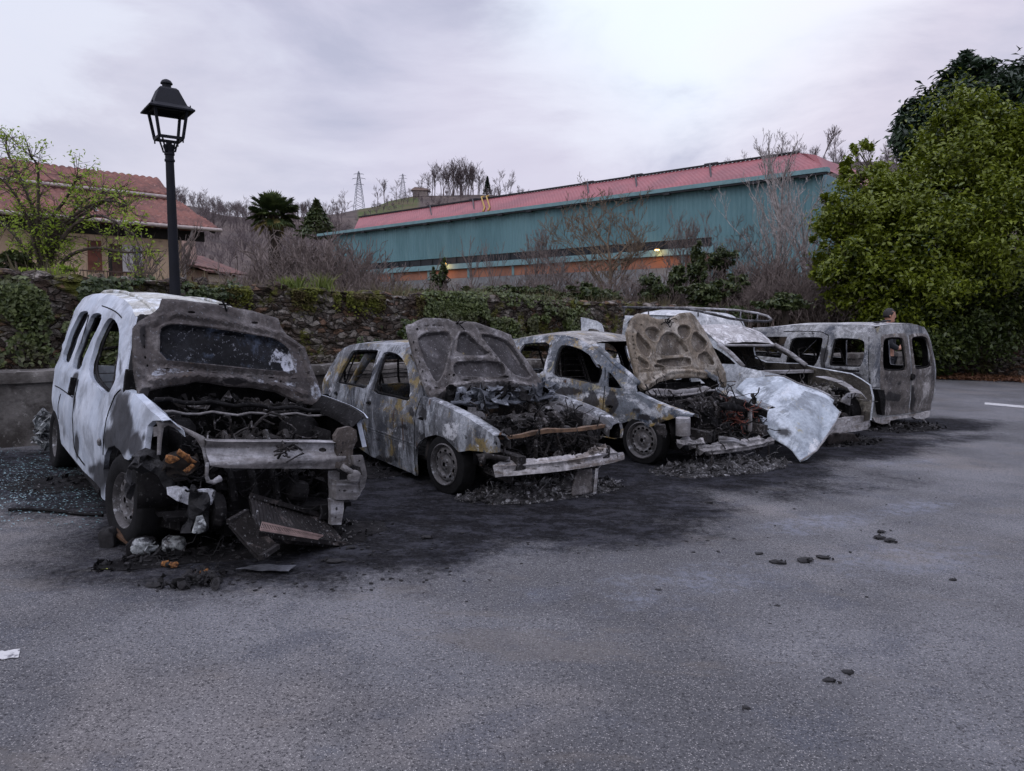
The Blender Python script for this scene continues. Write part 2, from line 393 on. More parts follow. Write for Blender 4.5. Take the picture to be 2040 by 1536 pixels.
M['soot'] = burnt('soot_black_metal', (.008, .0075, .008), [((.028, .026, .026), 5, .57, .7, one, 7), ((.09, .085, .085), 12, .67, .75, one, 6)], bump=.6, rough=.8, spec=.15, ash=(.2, .2, .2), speck=.25, seed=15)
M['engine'] = burnt('burnt_engine_metal', (.03, .027, .026), [((.15, .14, .14), 9, .54, .66, one, 7), ((.33, .33, .34), 16, .62, .70, one, 6), ((.10, .055, .03), 7, .60, .70, one, 6)], bump=.8, rough=.7, ash=(.4, .4, .42), speck=.5, seed=16, spec=.2)
M['tyre'] = plain('charred_rubber', (.009, .009, .0095), .85, .4, 20, .4, 60, spec=.2)
M['rim'] = burnt('burnt_steel_rim', (.105, .10, .10), [((.30, .31, .33), 5, .52, .66, one, 7), ((.03, .028, .028), 6, .54, .66, one, 7), ((.12, .07, .04), 8, .62, .70, one, 6)], bump=.3, seed=17)
M['wire'] = plain('burnt_red_wiring', (.20, .055, .035), .8, .6, 30, 0)
M['copper'] = plain('heat_browned_strip', (.16, .095, .055), .7, .7, 9, .5, 40)
M['ashpile'] = burnt('ash_and_char', (.022, .021, .022), [((.085, .082, .085), 7, .48, .62, one, 9), ((.30, .295, .30), 13, .58, .68, one, 9), ((.10, .075, .055), 9, .62, .70, one, 7)], bump=1.0, ash=(.45, .45, .46), speck=.5, seed=18)
M['char'] = plain('black_char', (.018, .017, .018), .8, .6, 14, .8, 40)
M['foam'] = plain('scorched_orange_foam', (.26, .115, .035), .95, .75, 40, .9, 50, col2=(.05, .02, .01))
M['silver'] = burnt('melted_headlamp_silver', (.30, .32, .32), [((.04, .04, .045), 9, .47, .58, one, 8), ((.62, .66, .66), 14, .55, .65, one, 7)], bump=.5, rough=.35, seed=19)
M['lamp'] = plain('lamp_post_black_paint', (.0045, .0055, .010), .6, .3, 6, .15, 60, spec=.22)
# ------------------------------------------------------------------ ground
def mat_asphalt():
 b = NB('worn_asphalt')
 v1 = b.voro(145, out='Color'); sx = b.n('ShaderNodeSeparateColor'); b.l(v1, sx.inputs[0])
 vd = b.voro(145); st = b.ramp(vd, .25, .62, 1, 0)
 big = b.noise(.55, 5, .55, (1, 1.3, 1), 1); mid = b.noise(2.4, 6, .6, off=2)
 base = b.mix((.070, .0705, .075), (.152, .154, .163), b.ramp(big, .34, .66))
 base = b.mix(base, (.19, .175, .165), b.math('MULTIPLY', b.ramp(b.noise(.42, 4, .6, off=5), .54, .66), .5))
 base = b.mix(base, (.070, .076, .092), b.math('MULTIPLY', b.ramp(mid, .52, .66), .6))
 stc = b.mix((.07, .068, .07), (.46, .44, .42), b.ramp(sx.outputs[0], .35, 1.0))
 c = b.mix(base, stc, b.math('MULTIPLY', st, b.ramp(sx.outputs[1], .1, .8, .16, .72)))
 c = b.mix(c, (.014, .014, .017), b.math('MULTIPLY', b.ramp(b.noise(70, 5, .75, off=9), .52, .61), .85)); c = b.mix(c, (.13, .115, .10), b.math('MULTIPLY', b.ramp(b.noise(.9, 9, .75, (.6, 1.6, 1), off=31), .54, .62), .35))
 ash = b.ramp(b.math('ADD', b.attr('ash'), b.math('MULTIPLY', b.math('SUBTRACT', b.noise(2.4, 7, .7, (1, 1.6, 1), 3), .5), .9)), .40, .75)
 c = b.mix(c, (.20, .22, .27), b.math('MULTIPLY', b.math('MULTIPLY', ash, b.ramp(b.noise(14, 8, .75, off=12), .40, .62)), .6))
 nz = b.noise(1.7, 9, .68, off=4)
 so = b.ramp(b.math('ADD', b.math('ADD', b.attr('soot'), b.math('MULTIPLY', b.math('SUBTRACT', nz, .5), .9)), b.math('MULTIPLY', b.math('SUBTRACT', b.noise(22, 8, .8, off=41), .5), .7)), .22, .66)
 sc_ = b.mix((.003, .003, .004), (.030, .031, .038), b.ramp(b.noise(3.5, 15, .85, (1, 1.6, 1), off=6), .46, .58)); sc_ = b.mix(sc_, (.075, .08, .095), b.math('MULTIPLY', b.ramp(b.noise(11, 10, .82, off=16), .57, .64), .55))
 c = b.mix(c, sc_, b.math('MULTIPLY', so, b.ramp(b.noise(30, 6, .7, off=19), .3, .7, .99, .86)))
 h = b.math('ADD', b.math('MULTIPLY', st, .6), b.noise(120, 3, .6)); b.bump(h, .55, .006, b.bump(b.noise(3, 4, .5), .25, .03))
 b.l(b.ramp(so, 0, 1, .3, .06), b.p.inputs['Specular IOR Level']); m_ = b.done(c, b.ramp(so, 0, 1, .78, .85), 0, .3); b.l(b.ramp(so, 0, 1, .3, .06), b.p.inputs['Specular IOR Level']); return m_
# scorch ellipses x, y, rx, ry, angle, strength
SCORCH = [(-1.5, 5.6, 1.9, 1.6, 0, 1), (-3.2, 7.2, 2.3, 1.9, 0, 1), (-4.7, 7.1, 1.6, 1.6, 0, .72), (.4, 6.2, 1.9, 1.1, .5, .95), (-.6, 8.2, 2.4, 2.2, 0, 1), (.75, 5.6, 1.3, .8, .3, .62),
          (2.2, 8.1, 2.0, 1.2, .5, 1), (1.4, 10, 2.4, 2.4, 0, 1), (4.3, 9.8, 2.2, 1.1, .5, .9), (4, 12, 3, 2.4, 0, 1), (6.9, 12.1, 2.0, .9, .5, .75), (3.2, 7.4, 2.2, .7, .5, .45), (6.0, 10.4, 2.2, .6, .5, .5), (-2.0, 4.6, 1.3, .5, .3, .62)]
ASHY = [(2.5, 5.9, 1.0, .35, .5, .7), (3.6, 6.5, .8, .3, .5, .7), (-4.4, 6.2, .8, .35, .6, .8), (1.0, 4.4, 1.6, .6, .4, .55), (2.7, 5.0, 1.5, .5, .4, .6), (-1.1, 4.25, .9, .3, .2, .4), (4.6, 8.6, 1.1, .25, .4, .6), (6.5, 7.5, 1.6, .5, .4, .35)]
def fld(lst, x, y):
 s_ = 0
 for cx, cy, rx, ry, an, k in lst:
  dx, dy = x-cx, y-cy; u = (dx*math.cos(an)+dy*math.sin(an))/rx; v = (-dx*math.sin(an)+dy*math.cos(an))/ry
  r = math.hypot(u, v); s_ = max(s_, k*(1-sstep(.2, 1.5, r)))
 return s_
def ground():
 xs = sorted(set([-900, -400, -150, -60, -30, -14]+[round(-9+.14*i, 3) for i in range(160)]+[16, 30, 60, 150, 400, 900]))
 ys = sorted(set([-40, -5, 0, 1, 1.8]+[round(2.4+.14*i, 3) for i in range(100)]+[17, 19, 22, 26, 40, 90, 200, 900]))
 vs = []; so = []; aa = []
 for x in xs:
  for y in ys:
   z = gz(x, y)
   if -10 < x < 14 and 1 < y < 17: z += .012*noise.noise(Vector((x*.6, y*.6, 0)))
   vs.append((x, y, z)); so.append(fld(SCORCH, x, y)); aa.append(fld(ASHY, x, y))
 ny = len(ys); fs = [(i*ny+j, (i+1)*ny+j, (i+1)*ny+j+1, i*ny+j+1) for i in range(len(xs)-1) for j in range(ny-1)]
 mb = MB(); mb.add(vs, fs, 0, so, aa); o = mb.build('ground', mat_asphalt(), smooth=True); tag(o, kind='structure')
ground()
def marking(pts, name='road_marking'):
 mb = MB(); P = [G(*p) for p in pts]; P = [p+Vector((0, 0, .006)) for p in P]
 n = 14; vs = []; rnd = random.Random(3)
 for i in range(n+1):
  for k in range(2):
   a, b_ = (P[0], P[1]) if k == 0 else (P[3], P[2]); q = a.lerp(b_, i/n); q += Vector((rnd.uniform(-.008, .008), rnd.uniform(-.008, .008), 0)) ; vs.append(q)
 mb.add(vs, [(2*i, 2*i+1, 2*i+3, 2*i+2) for i in range(n)]); o = mb.build(name, MATP)
 tag(o, kind='structure')
def mat_worn_paint():
 b = NB('worn_road_paint'); c = b.mix((.50, .50, .49), (.14, .14, .15), b.ramp(b.noise(22, 7, .75), .50, .60)); b.bump(b.noise(80, 3), .5, .004); return b.done(c, .8)
MATP = mat_worn_paint()
marking([(-40, 1303), (36, 1296), (34, 1312), (-44, 1322)])
marking([(1962, 802), (2120, 816), (2120, 821), (1962, 806)])
# ------------------------------------------------------------------ low parapet wall behind the cars
RD = Vector((math.cos(R(38.2)), math.sin(R(38.2)), 0)); ND = Vector((-RD.y, RD.x, 0))     # along the row, away from the camera
LW0 = Vector((-5.47, 8.33, 0))
def mat_conc():
 b = NB('lichen_grey_concrete'); c = b.mix((.16, .15, .14), (.08, .074, .068), b.ramp(b.noise(2.5, 8, .7), .4, .62))
 c = b.mix(c, (.045, .04, .036), b.ramp(b.noise(1.3, 8, .7, off=2), .46, .60)); c = b.mix(c, (.34, .33, .31), b.math('MULTIPLY', b.ramp(b.noise(11, 6, .7, off=3), .58, .68), .6))
 sx = b.n('ShaderNodeSeparateXYZ'); b.l(b.co, sx.inputs[0])
 b.bump(b.noise(16, 8, .75), .7, .03); return b.done(c, .92, 0, .2)
def low_wall():
 mb = MB(); a, b_ = -5, 22; n = 150; prof = [(0, -.1), (0, .70), (-.04, .71), (-.045, .80), (-.02, .84), (.34, .84), (.38, .80), (.38, .71), (.34, .70), (.34, -.1)]
 prof2 = []
 for i in range(len(prof)-1):
  k = max(1, int(math.dist(prof[i], prof[i+1])/.12))
  prof2 += [(prof[i][0]+(prof[i+1][0]-prof[i][0])*j/k, prof[i][1]+(prof[i+1][1]-prof[i][1])*j/k) for j in range(k)]
 prof2.append(prof[-1]); vs = []
 for i in range(n+1):
  t = a+(b_-a)*i/n; p = LW0+RD*t
  for d, h in prof2:
   q = p+ND*d; q.z = gz(q.x, q.y)+h; nn = noise.noise_vector(q*2.2)*.03+noise.noise_vector(q*9)*.012; vs.append(q+nn)
 k = len(prof2); fs = [(i*k+j, i*k+j+1, (i+1)*k+j+1, (i+1)*k+j) for i in range(n) for j in range(k-1)]
 fs += [tuple(range(k)), tuple(n*k+j for j in range(k-1, -1, -1))]
 mb.add(vs, [f[::-1] for f in fs]); o = mb.build('parapet_wall', mat_conc(), smooth=True, angle=50, loc=LW0)
 tag(o, 'low lichen-stained concrete parapet wall behind the burnt cars', 'wall')
low_wall()
# ------------------------------------------------------------------ old stone wall, with moss, ivy and cap stones
SW0 = LW0+ND*4.6+RD*(-4)
def mat_stone(dark=1.0, moss=1.0, name='mossy_rubble_stone'):
 b = NB(name)
 v = b.voro(5.2, vec=(1, 1, 2.2), out='Color', warp=.3); sx = b.n('ShaderNodeSeparateColor'); b.l(v, sx.inputs[0])
 ed = b.voro(5.2, 'DISTANCE_TO_EDGE', vec=(1, 1, 2.2), warp=.3)
 v2 = b.voro(9.5, 'DISTANCE_TO_EDGE', vec=(1, 1, 1.7), warp=.08, off=3)
 k = dark; c = b.mix((.062*k, .05*k, .043*k), (.27*k, .245*k, .22*k), b.ramp(sx.outputs[0], .25, 1.0))
 c = b.mix(c, (.16*k, .10*k, .07*k), b.ramp(sx.outputs[1], .75, .9))
 c = b.mix(c, (.42*k, .40*k, .375*k), b.math('MULTIPLY', b.ramp(b.noise(5, 8, .72, off=2), .57, .67), .8))
 c = b.mix(c, (.055*k, .038*k, .028*k), b.math('MULTIPLY', b.ramp(b.noise(2.2, 10, .75, off=5), .46, .58), .85))
 c = b.mix(c, (.012, .011, .009), b.math('MULTIPLY', b.ramp(ed, .01, .07, 1, 0), .6)); c = b.mix(c, (.016, .014, .012), b.math('MULTIPLY', b.ramp(v2, .01, .05, 1, 0), .5))
 mo = b.math('MULTIPLY', b.ramp(b.noise(1.5, 9, .75, off=8), .515, .60), moss)
 c = b.mix(c, b.mix((.075, .062, .018), (.11, .13, .025), b.noise(7, 5)), mo)
 h = b.math('ADD', b.ramp(ed, 0, .12), b.math('MULTIPLY', b.noise(18, 8, .75), .7)); b.bump(h, 1.0, .05)
 return b.done(c, .95, 0, .15)
MSTONE = mat_stone()
def wall_h(t): return 2.17+.09*noise.noise(Vector((t*.5, 3, 0)))+.05*noise.noise(Vector((t*2.1, 7, 0)))-.004*t
def rub(q, s=.07):
 d, _ = noise.voronoi(Vector((q.x*3.4, q.y*3.4, q.z*6)), distance_metric='DISTANCE', exponent=2.5); return s*(min(1, (d[1]-d[0])*2.2)-.5)
def stone_wall(origin, dr, nd, a, b_, hf, name, label, mat, basef, step=.085):
 n = int((b_-a)/step); mb = MB(); vs = []; k = 32
 for i in range(n+1):
  t = a+(b_-a)*i/n
  for j in range(k+1):
   p = origin+dr*t; H = hf(t); z0 = basef(p)
   p = Vector((p.x, p.y, z0+H*j/k)); p -= nd*rub(p); p += noise.noise_vector(p*5)*.03; vs.append(p)
  for dd in (.25, .5):
   p = origin+dr*t+nd*dd; vs.append(Vector((p.x, p.y, basef(p)+hf(t)+.04*noise.noise(p*3))))
  p = origin+dr*t+nd*.52; vs.append(Vector((p.x, p.y, basef(p)-.2)))
 k2 = k+4; fs = [(i*k2+j, i*k2+j+1, (i+1)*k2+j+1, (i+1)*k2+j) for i in range(n) for j in range(k2-1)]
 fs += [tuple(range(k2)), tuple(n*k2+j for j in range(k2-1, -1, -1))]
 mb.add(vs, [f[::-1] for f in fs])
 rnd = random.Random(4); t = a
 while t < b_:                                    # loose cap stones along the top
  w_ = rnd.uniform(.18, .5); hh = rnd.uniform(.05, .16); p = origin+dr*(t+w_/2)+nd*rnd.uniform(.12, .3)
  rock(mb, (p.x, p.y, basef(p)+hf(t)+hh*.2), (w_*.62, rnd.uniform(.18, .3), hh), rnd, Matrix.Rotation(math.atan2(dr.y, dr.x)+rnd.uniform(-.3, .3), 3, 'Z'))
  t += w_*rnd.uniform(.8, 1.3)
 o = mb.build(name, mat, loc=origin); tag(o, label, 'wall'); return o
def rock(mb, c, d, rnd, Mr=None, mi=0, n=8):
 vs = []; o_ = Vector((rnd.uniform(0, 90), 0, 0))
 for i in range(1, 5):
  th = math.pi*i/5
  for j in range(n):
   ph = 2*math.pi*j/n; p = Vector((math.sin(th)*math.cos(ph), math.sin(th)*math.sin(ph), math.cos(th)))
   p *= 1+.45*noise.noise(p*1.6+o_); p = Vector((p.x*d[0], p.y*d[1], p.z*d[2])); vs.append(Vector(c)+(Mr @ p if Mr is not None else p))
 top = Vector(c)+Vector((0, 0, d[2])); bot = Vector(c)-Vector((0, 0, d[2])); vs += [top, bot]; T = len(vs)-2
 fs = [(i*n+j, (i+1)*n+j, (i+1)*n+(j+1) % n, i*n+(j+1) % n) for i in range(3) for j in range(n)]
 fs += [(T, j, (j+1) % n) for j in range(n)]+[(T+1, 3*n+(j+1) % n, 3*n+j) for j in range(n)]
 mb.add(vs, fs, mi)
stone_wall(SW0, RD, ND, -3, 30, wall_h, 'stone_wall', 'old rubble stone wall with moss and ivy beyond the parapet', MSTONE, lambda p: gz(p.x, p.y)-.15)
RW0 = W(1840, 700, 25.5); RW0.z = 0
RWD = (W(2150, 700, 23.0)-W(1840, 700, 25.5)); RWD.z = 0; RWD.normalize(); RWN = Vector((-RWD.y, RWD.x, 0))
stone_wall(RW0, RWD, RWN, -4, 8, lambda t: 2.2+.15*noise.noise(Vector((t, 1, 0))), 'stone_wall', 'dark grey stone wall under the big tree at the right edge', mat_stone(.75, .4, 'dark_rubble_stone'), lambda p: gz(p.x, p.y)-.1)
# raised land behind the stone wall
LANDZ = 1.55
def land():
 mb = MB(); vs = []; ds = [.45, 3, 8, 20, 45, 75, 110]; ts = [-60+6*i for i in range(48)]
 for t in ts:
  for d in ds:
   p = SW0+RD*t+ND*d; vs.append((p.x, p.y, LANDZ+gz(p.x, p.y)-.1-.004*max(0, d-8)*1.5+.25*noise.noise(Vector((p.x*.1, p.y*.1, 2)))))
 k = len(ds); mb.add(vs, [(i*k+j, (i+1)*k+j, (i+1)*k+j+1, i*k+j+1) for i in range(len(ts)-1) for j in range(k-1)])
 o = mb.build('terrain', plain('rough_winter_grass', (.085, .085, .035), .95, .5, 1.2, .8, 8, col2=(.10, .075, .05)), smooth=True); tag(o, kind='structure')
land()
def lane():
 mb = MB(); vs = []; ts = [-12+2*i for i in range(22)]
 for t in ts:
  for d in (.3, 2.2, 4.8): p = LW0+RD*t+ND*d; vs.append((p.x, p.y, gz(p.x, p.y)+.03+(.1*noise.noise(p) if d > 1 else 0)))
 mb.add(vs, [(i*3+j, (i+1)*3+j, (i+1)*3+j+1, i*3+j+1) for i in range(len(ts)-1) for j in range(2)])
 tag(mb.build('verge', plain('weedy_verge', (.06, .08, .02), .95, .6, 2, .8, 12, col2=(.06, .045, .03)), smooth=True), kind='structure')
lane()
# ------------------------------------------------------------------ leaves (numpy) and branches
def leaf_mesh(mb_pos, nrm, size, seed, aspect=1.7, fold=.25, jitter=.5, shade=None):
 """one bent four-sided leaf per point -> (verts, faces)"""
 rs = np.random.RandomState(seed); n = len(mb_pos); P = np.asarray(mb_pos); Nn = np.asarray(nrm)+rs.normal(0, jitter, (n, 3))
 Nn /= np.linalg.norm(Nn, axis=1)[:, None]+1e-9
 T = np.cross(Nn, rs.normal(0, 1, (n, 3))); T /= np.linalg.norm(T, axis=1)[:, None]+1e-9; B = np.cross(Nn, T)
 s_ = size*rs.uniform(.6, 1.25, (n, 1))
 v = np.stack([P-T*s_*.5*aspect, P-B*s_*.36+Nn*s_*fold*.5, P+T*s_*.5*aspect-Nn*s_*fold, P+B*s_*.36+Nn*s_*fold*.5], 1).reshape(-1, 3)
 f = np.arange(n*4).reshape(n, 4); return v, f, rs.rand(n)
def np_obj(name, v, f, mats, parent=None, loc=None, rnd=None, mi=None):
 v = np.asarray(v, dtype=np.float32); f = np.asarray(f, dtype=np.int32)
 if loc is not None: v = v-np.array(loc, dtype=np.float32)
 me = bpy.data.meshes.new(name); k = f.shape[1]
 me.vertices.add(len(v)); me.vertices.foreach_set('co', v.ravel()); me.loops.add(f.size); me.loops.foreach_set('vertex_index', f.ravel())
 me.polygons.add(len(f)); me.polygons.foreach_set('loop_start', np.arange(0, f.size, k, dtype=np.int32));
 for m in (mats if isinstance(mats, (list, tuple)) else [mats]): me.materials.append(m)
 if mi is not None: me.polygons.foreach_set('material_index', np.asarray(mi, dtype=np.int32))
 me.update(calc_edges=True)
 if rnd is not None:
  at = me.attributes.new('tone', 'FLOAT', 'FACE'); at.data.foreach_set('value', np.asarray(rnd, dtype=np.float32))
 o = bpy.data.objects.new(name, me); COL.objects.link(o)
 if parent is not None: o.parent = parent
 if loc is not None: o.location = loc
 return o
def mat_leaf(name, a, b_, c_=None, rough=.45, trans=.25, sc=.8):
 b = NB(name); t = b.attr('tone'); c = b.mix(a, b_, t)
 c = b.mix(c, c_ or a, b.ramp(b.noise(sc, 4, .6), .45, .62));
 tr = b.n('ShaderNodeBsdfTranslucent'); b.l(c, tr.inputs[0]); ms = b.n('ShaderNodeMixShader'); ms.inputs[0].default_value = trans
 b.done(c, rough, 0, .4); b.l(b.p.outputs[0], ms.inputs[1]); b.l(tr.outputs[0], ms.inputs[2]); b.l(ms.outputs[0], b.o.inputs[0]); return b.m
M['ivy'] = mat_leaf('ivy_leaf', (.018, .032, .010), (.085, .115, .035), (.035, .055, .018), .4, .15, 1.5)
M['ivydry'] = mat_leaf('dry_ivy_leaf', (.04, .06, .018), (.12, .15, .048), (.065, .07, .028), .5, .15, 1.5)
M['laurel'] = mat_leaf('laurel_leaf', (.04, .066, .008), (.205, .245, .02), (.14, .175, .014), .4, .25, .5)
M['ever'] = mat_leaf('evergreen_leaf', (.012, .026, .014), (.045, .075, .035), (.022, .04, .02), .35, .15, .5)
M['spring'] = mat_leaf('spring_leaf', (.20, .30, .03), (.36, .46, .06), (.25, .36, .04), .6, .4, 1)
M['bushg'] = mat_leaf('shrub_leaf', (.02, .038, .012), (.08, .10, .03), (.045, .055, .02), .5, .15, .6)
M['conif'] = mat_leaf('conifer_needle', (.010, .022, .014), (.03, .05, .028), None, .6, .1, .3)
M['palm'] = mat_leaf('palm_leaf', (.035, .055, .02), (.12, .155, .05), None, .4, .1, 1)
M['palmdry'] = mat_leaf('dry_palm_leaf', (.16, .13, .04), (.28, .24, .09), None, .6, .1, 1)
M['grassb'] = mat_leaf('weed_blade', (.08, .11, .02), (.20, .24, .05), None, .6, .3, 1)
M['strawb'] = mat_leaf('dry_stalk', (.11, .095, .05), (.22, .19, .11), None, .8, .2, 1)
M['litter'] = mat_leaf('fallen_leaf', (.10, .045, .025), (.22, .11, .05), None, .8, .1, 1)
def bark(name, a, b_): return plain(name, a, .9, .5, 6, .5, 20, col2=b_)
M['bark'] = bark('brown_bark', (.085, .065, .05), (.045, .035, .03)); M['barkg'] = bark('grey_bark', (.15, .135, .125), (.09, .08, .075))
M['birch'] = bark('pale_birch_bark', (.40, .37, .35), (.18, .155, .145)); M['barkt'] = bark('tan_bark', (.17, .125, .08), (.10, .075, .055))
M['twig'] = bark('bare_twig', (.18, .145, .13), (.115, .092, .084)); M['twigfar'] = bark('far_bare_twig', (.155, .125, .125), (.115, .092, .095))
def ivy_patch(name, label, regions, n, mat, seed, size=.085, over=.0):
 rs = random.Random(seed); pts = []; nr = []
 tries = 0
 while len(pts) < n and tries < n*12:
  tries += 1; rg = rs.choice(regions); px = rs.gauss(rg[0], rg[2]*.55); py = rs.gauss(rg[1], rg[3]*.55)
  if abs(px-rg[0]) > rg[2] or abs(py-rg[1]) > rg[3]: continue
  u, v = SWS.px(px, py); p = SWS(u, v)
  top = wall_h(u)+gz(p.x, p.y)-.15
  if p.z > top+over+.06: continue
  q = Vector((p.x*1.1, p.y*1.1, p.z*1.1))
  if noise.noise(q*1.4)+.35*noise.noise(q*5)-.15 < -.22: continue
  dep = rs.random()**.7*(.16+.14*noise.noise(q*1.2)); p = p-ND*(dep+.04)
  if p.z > top-.1: p += ND*rs.uniform(0, .4)
  pts.append(p); nr.append(-ND+Vector((0, 0, .55)))
 v, f, t = leaf_mesh([tuple(p) for p in pts], [tuple(p) for p in nr], size, seed, 1.15, .2, .55)
 o = np_obj(name, v, f, mat, loc=tuple(pts[0]), rnd=t); tag(o, label, 'ivy'); return o
SWS = Surf((SW0.x, SW0.y, 0), RD, (0, 0, 1), None, None, n=tuple(-ND))
ivy_patch('ivy', 'patchy green ivy hanging on the left end of the stone wall', [(90, 640, 130, 90), (230, 600, 110, 50), (40, 590, 80, 40), (250, 680, 90, 50)], 5200, M['ivydry'], 1)
ivy_patch('ivy', 'dark ivy fringe along the wall top around the lamp post', [(300, 572, 170, 22), (200, 575, 80, 20), (420, 580, 60, 16)], 2600, M['ivy'], 2, over=.12)
ivy_patch('ivy', 'thick ivy curtain on the stone wall behind the open bonnets', [(950, 635, 110, 50), (1080, 640, 90, 48), (900, 605, 60, 25), (1020, 620, 120, 40)], 9000, M['ivydry'], 3, over=.14)
ivy_patch('ivy', 'dark ivy clump low on the wall between the first two wrecks', [(770, 680, 60, 34), (820, 665, 50, 28)], 1500, M['ivy'], 4)
ivy_patch('ivy', 'dark ivy covering the far right stretch of the wall', [(1600, 640, 110, 28), (1700, 640, 90, 30), (1500, 622, 60, 14)], 3600, M['ivy'], 5, over=.2)
def tuft(name, label, cat, c, n, h, spread, mat, seed, wd=.02):
 rs = np.random.RandomState(seed); vs = []; k = 0
 b0 = np.array(c)+rs.normal(0, 1, (n, 3))*np.array([spread, spread, .02]); d = rs.normal(0, .35, (n, 3)); d[:, 2] = 1; hh = h*rs.uniform(.4, 1.1, (n, 1))
 s_ = np.cross(d, rs.normal(0, 1, (n, 3))); s_ /= np.linalg.norm(s_, axis=1)[:, None]
 m_ = b0+d*hh*.55; t_ = b0+d*hh+rs.normal(0, .15, (n, 3))*hh
 v = np.stack([b0-s_*wd, b0+s_*wd, m_+s_*wd*.8, t_, m_-s_*wd*.8], 1).reshape(-1, 3); f = np.arange(n*5).reshape(n, 5)
 o = np_obj(name, v, f, mat, loc=tuple(c), rnd=rs.rand(n)); tag(o, label, cat); return o
def on_wall(px, py=None, back=.2):
 u, v = SWS.px(px, 600 if py is None else py); p = SWS(u, 0)+ND*back; p.z = wall_h(u)+gz(p.x, p.y)-.13; return p
tuft('grass_tuft', 'upright green weed tuft growing on the wall top left of the bare trees', 'weed', on_wall(652), 90, .42, .10, M['grassb'], 1, .010)
tuft('grass_tuft', 'small bright weed tuft on the wall top right of the lamp post', 'weed', on_wall(590), 160, .25, .18, M['grassb'], 2, .012)
tuft('fern', 'bright yellow-green fern on the wall above the last van', 'plant', on_wall(1600, 615), 260, .30, .4, M['grassb'], 3, .016)
tuft('grass_tuft', 'green weed tuft at the foot of the stone wall beyond the parapet', 'weed', LW0+ND*3.9+RD*(-1.2)+Vector((0, 0, .1)), 500, .35, .5, M['grassb'], 4, .015)
def moss_fringe():
 rs = random.Random(9); pts = []; nr = []
 for _ in range(9000):
  px = rs.uniform(380, 860); u, v = SWS.px(px, 590); p = SWS(u, 0); H = wall_h(u)+gz(p.x, p.y)-.15
  if noise.noise(Vector((u*.9, 5, 0)))+.4*noise.noise(Vector((u*4, 5, 0))) < -.15+(px-380)/1400: continue
  dz = abs(rs.gauss(0, .16)); p.z = H+.05-dz; p -= ND*(.05+rs.random()*.08-(.35*rs.random() if dz < .06 else 0)); pts.append(tuple(p)); nr.append(tuple(-ND+Vector((0, 0, 1.2))))
 v, f, t = leaf_mesh(pts, nr, .05, 9, 1.5, .2, .6); o = np_obj('moss', v, f, mat_leaf('moss_sprig', (.05, .052, .008), (.16, .18, .02), (.06, .045, .015), .8, .1, 2), loc=pts[0], rnd=t); tag(o, 'olive moss cushion along the top edge of the stone wall', 'moss', kind='stuff')
moss_fringe()
def grow(seed, h, r, levels, spread=.5, n0=5, upb=.35, kids=3, lenf=.62, trunk_frac=.35, wob=.08, start=None):
 """segments of a bare tree: list of (p, q, r0, r1, level)"""
 rs = random.Random(seed); segs = []
 def br(p, d, ln, r0, lv, t0=0):
  n = 4 if lv < 2 else 3; q = p; pts = [p]; dd = d.copy()
  for i in range(n):
   dd = (dd+Vector((rs.gauss(0, wob), rs.gauss(0, wob), rs.gauss(0, wob)+.06*upb))).normalized(); q2 = q+dd*ln/n
   segs.append((q, q2, r0*(1-i/n*.55), r0*(1-(i+1)/n*.55), lv)); q = q2; pts.append(q)
  if lv >= levels: return
  k = n0 if lv == 0 else kids
  for j in range(k):
   t = rs.uniform(t0 if lv == 0 else .25, 1.0) if j < k-1 else 1.0
   i = min(n-1, int(t*n)); f_ = t*n-i; b_ = pts[i].lerp(pts[i+1], f_)
   ax = Vector((rs.gauss(0, 1), rs.gauss(0, 1), rs.gauss(0, .4))).normalized()
   nd = (dd*(1-spread*(.6 if t == 1 else 1))+ax*spread+Vector((0, 0, upb*.4))).normalized()
   br(b_, nd, ln*lenf*rs.uniform(.7, 1.15)*(1.15-.35*t if lv == 0 else 1), r0*(.42 if t < 1 else .5)*rs.uniform(.8, 1.1), lv+1)
 br(Vector(start or (0, 0, 0)), Vector((rs.gauss(0, .04), rs.gauss(0, .04), 1)).normalized(), h*.55, r, 0, trunk_frac)
 return segs
def seg_np(segs, rmin=.0, n=3):
 A = np.array([s[0] for s in segs], dtype=np.float64); B = np.array([s[1] for s in segs], dtype=np.float64); ra = np.maximum([s[2] for s in segs], rmin); rb = np.maximum([s[3] for s in segs], rmin*.8)
 T = B-A; T /= np.linalg.norm(T, axis=1)[:, None]+1e-12; U = np.cross(T, np.array([.31, .17, .93])); U /= np.linalg.norm(U, axis=1)[:, None]+1e-12; V = np.cross(T, U)
 ring = []
 for E_, rr in ((A, ra), (B, rb)):
  for j in range(n):
   an = 2*math.pi*j/n; ring.append(E_+(U*math.cos(an)+V*math.sin(an))*rr[:, None])
 v = np.stack(ring, 1).reshape(-1, 3); m = len(segs); base = np.arange(m)[:, None]*2*n
 f = np.concatenate([base+np.array([[j, (j+1) % n, n+(j+1) % n, n+j]]) for j in range(n)], 1).reshape(-1, 4); return v, f
def bare_tree(name, label, cat, loc, segs, mtrunk, mtwig, group=None, rmin=.006, trunk_lv=1, scale=1.0):
 e_ = empty(name, loc); tag(e_, label, cat, group)
 a = [s for s in segs if s[4] < trunk_lv]; b_ = [s for s in segs if s[4] >= trunk_lv]
 v, f = seg_np(a, rmin, 6); o1 = np_obj('trunk', v, f, mtrunk, e_); v, f = seg_np(b_, rmin, 3); o2 = np_obj('crown', v, f, mtwig, e_)
 e_.scale = (scale,)*3; return e_
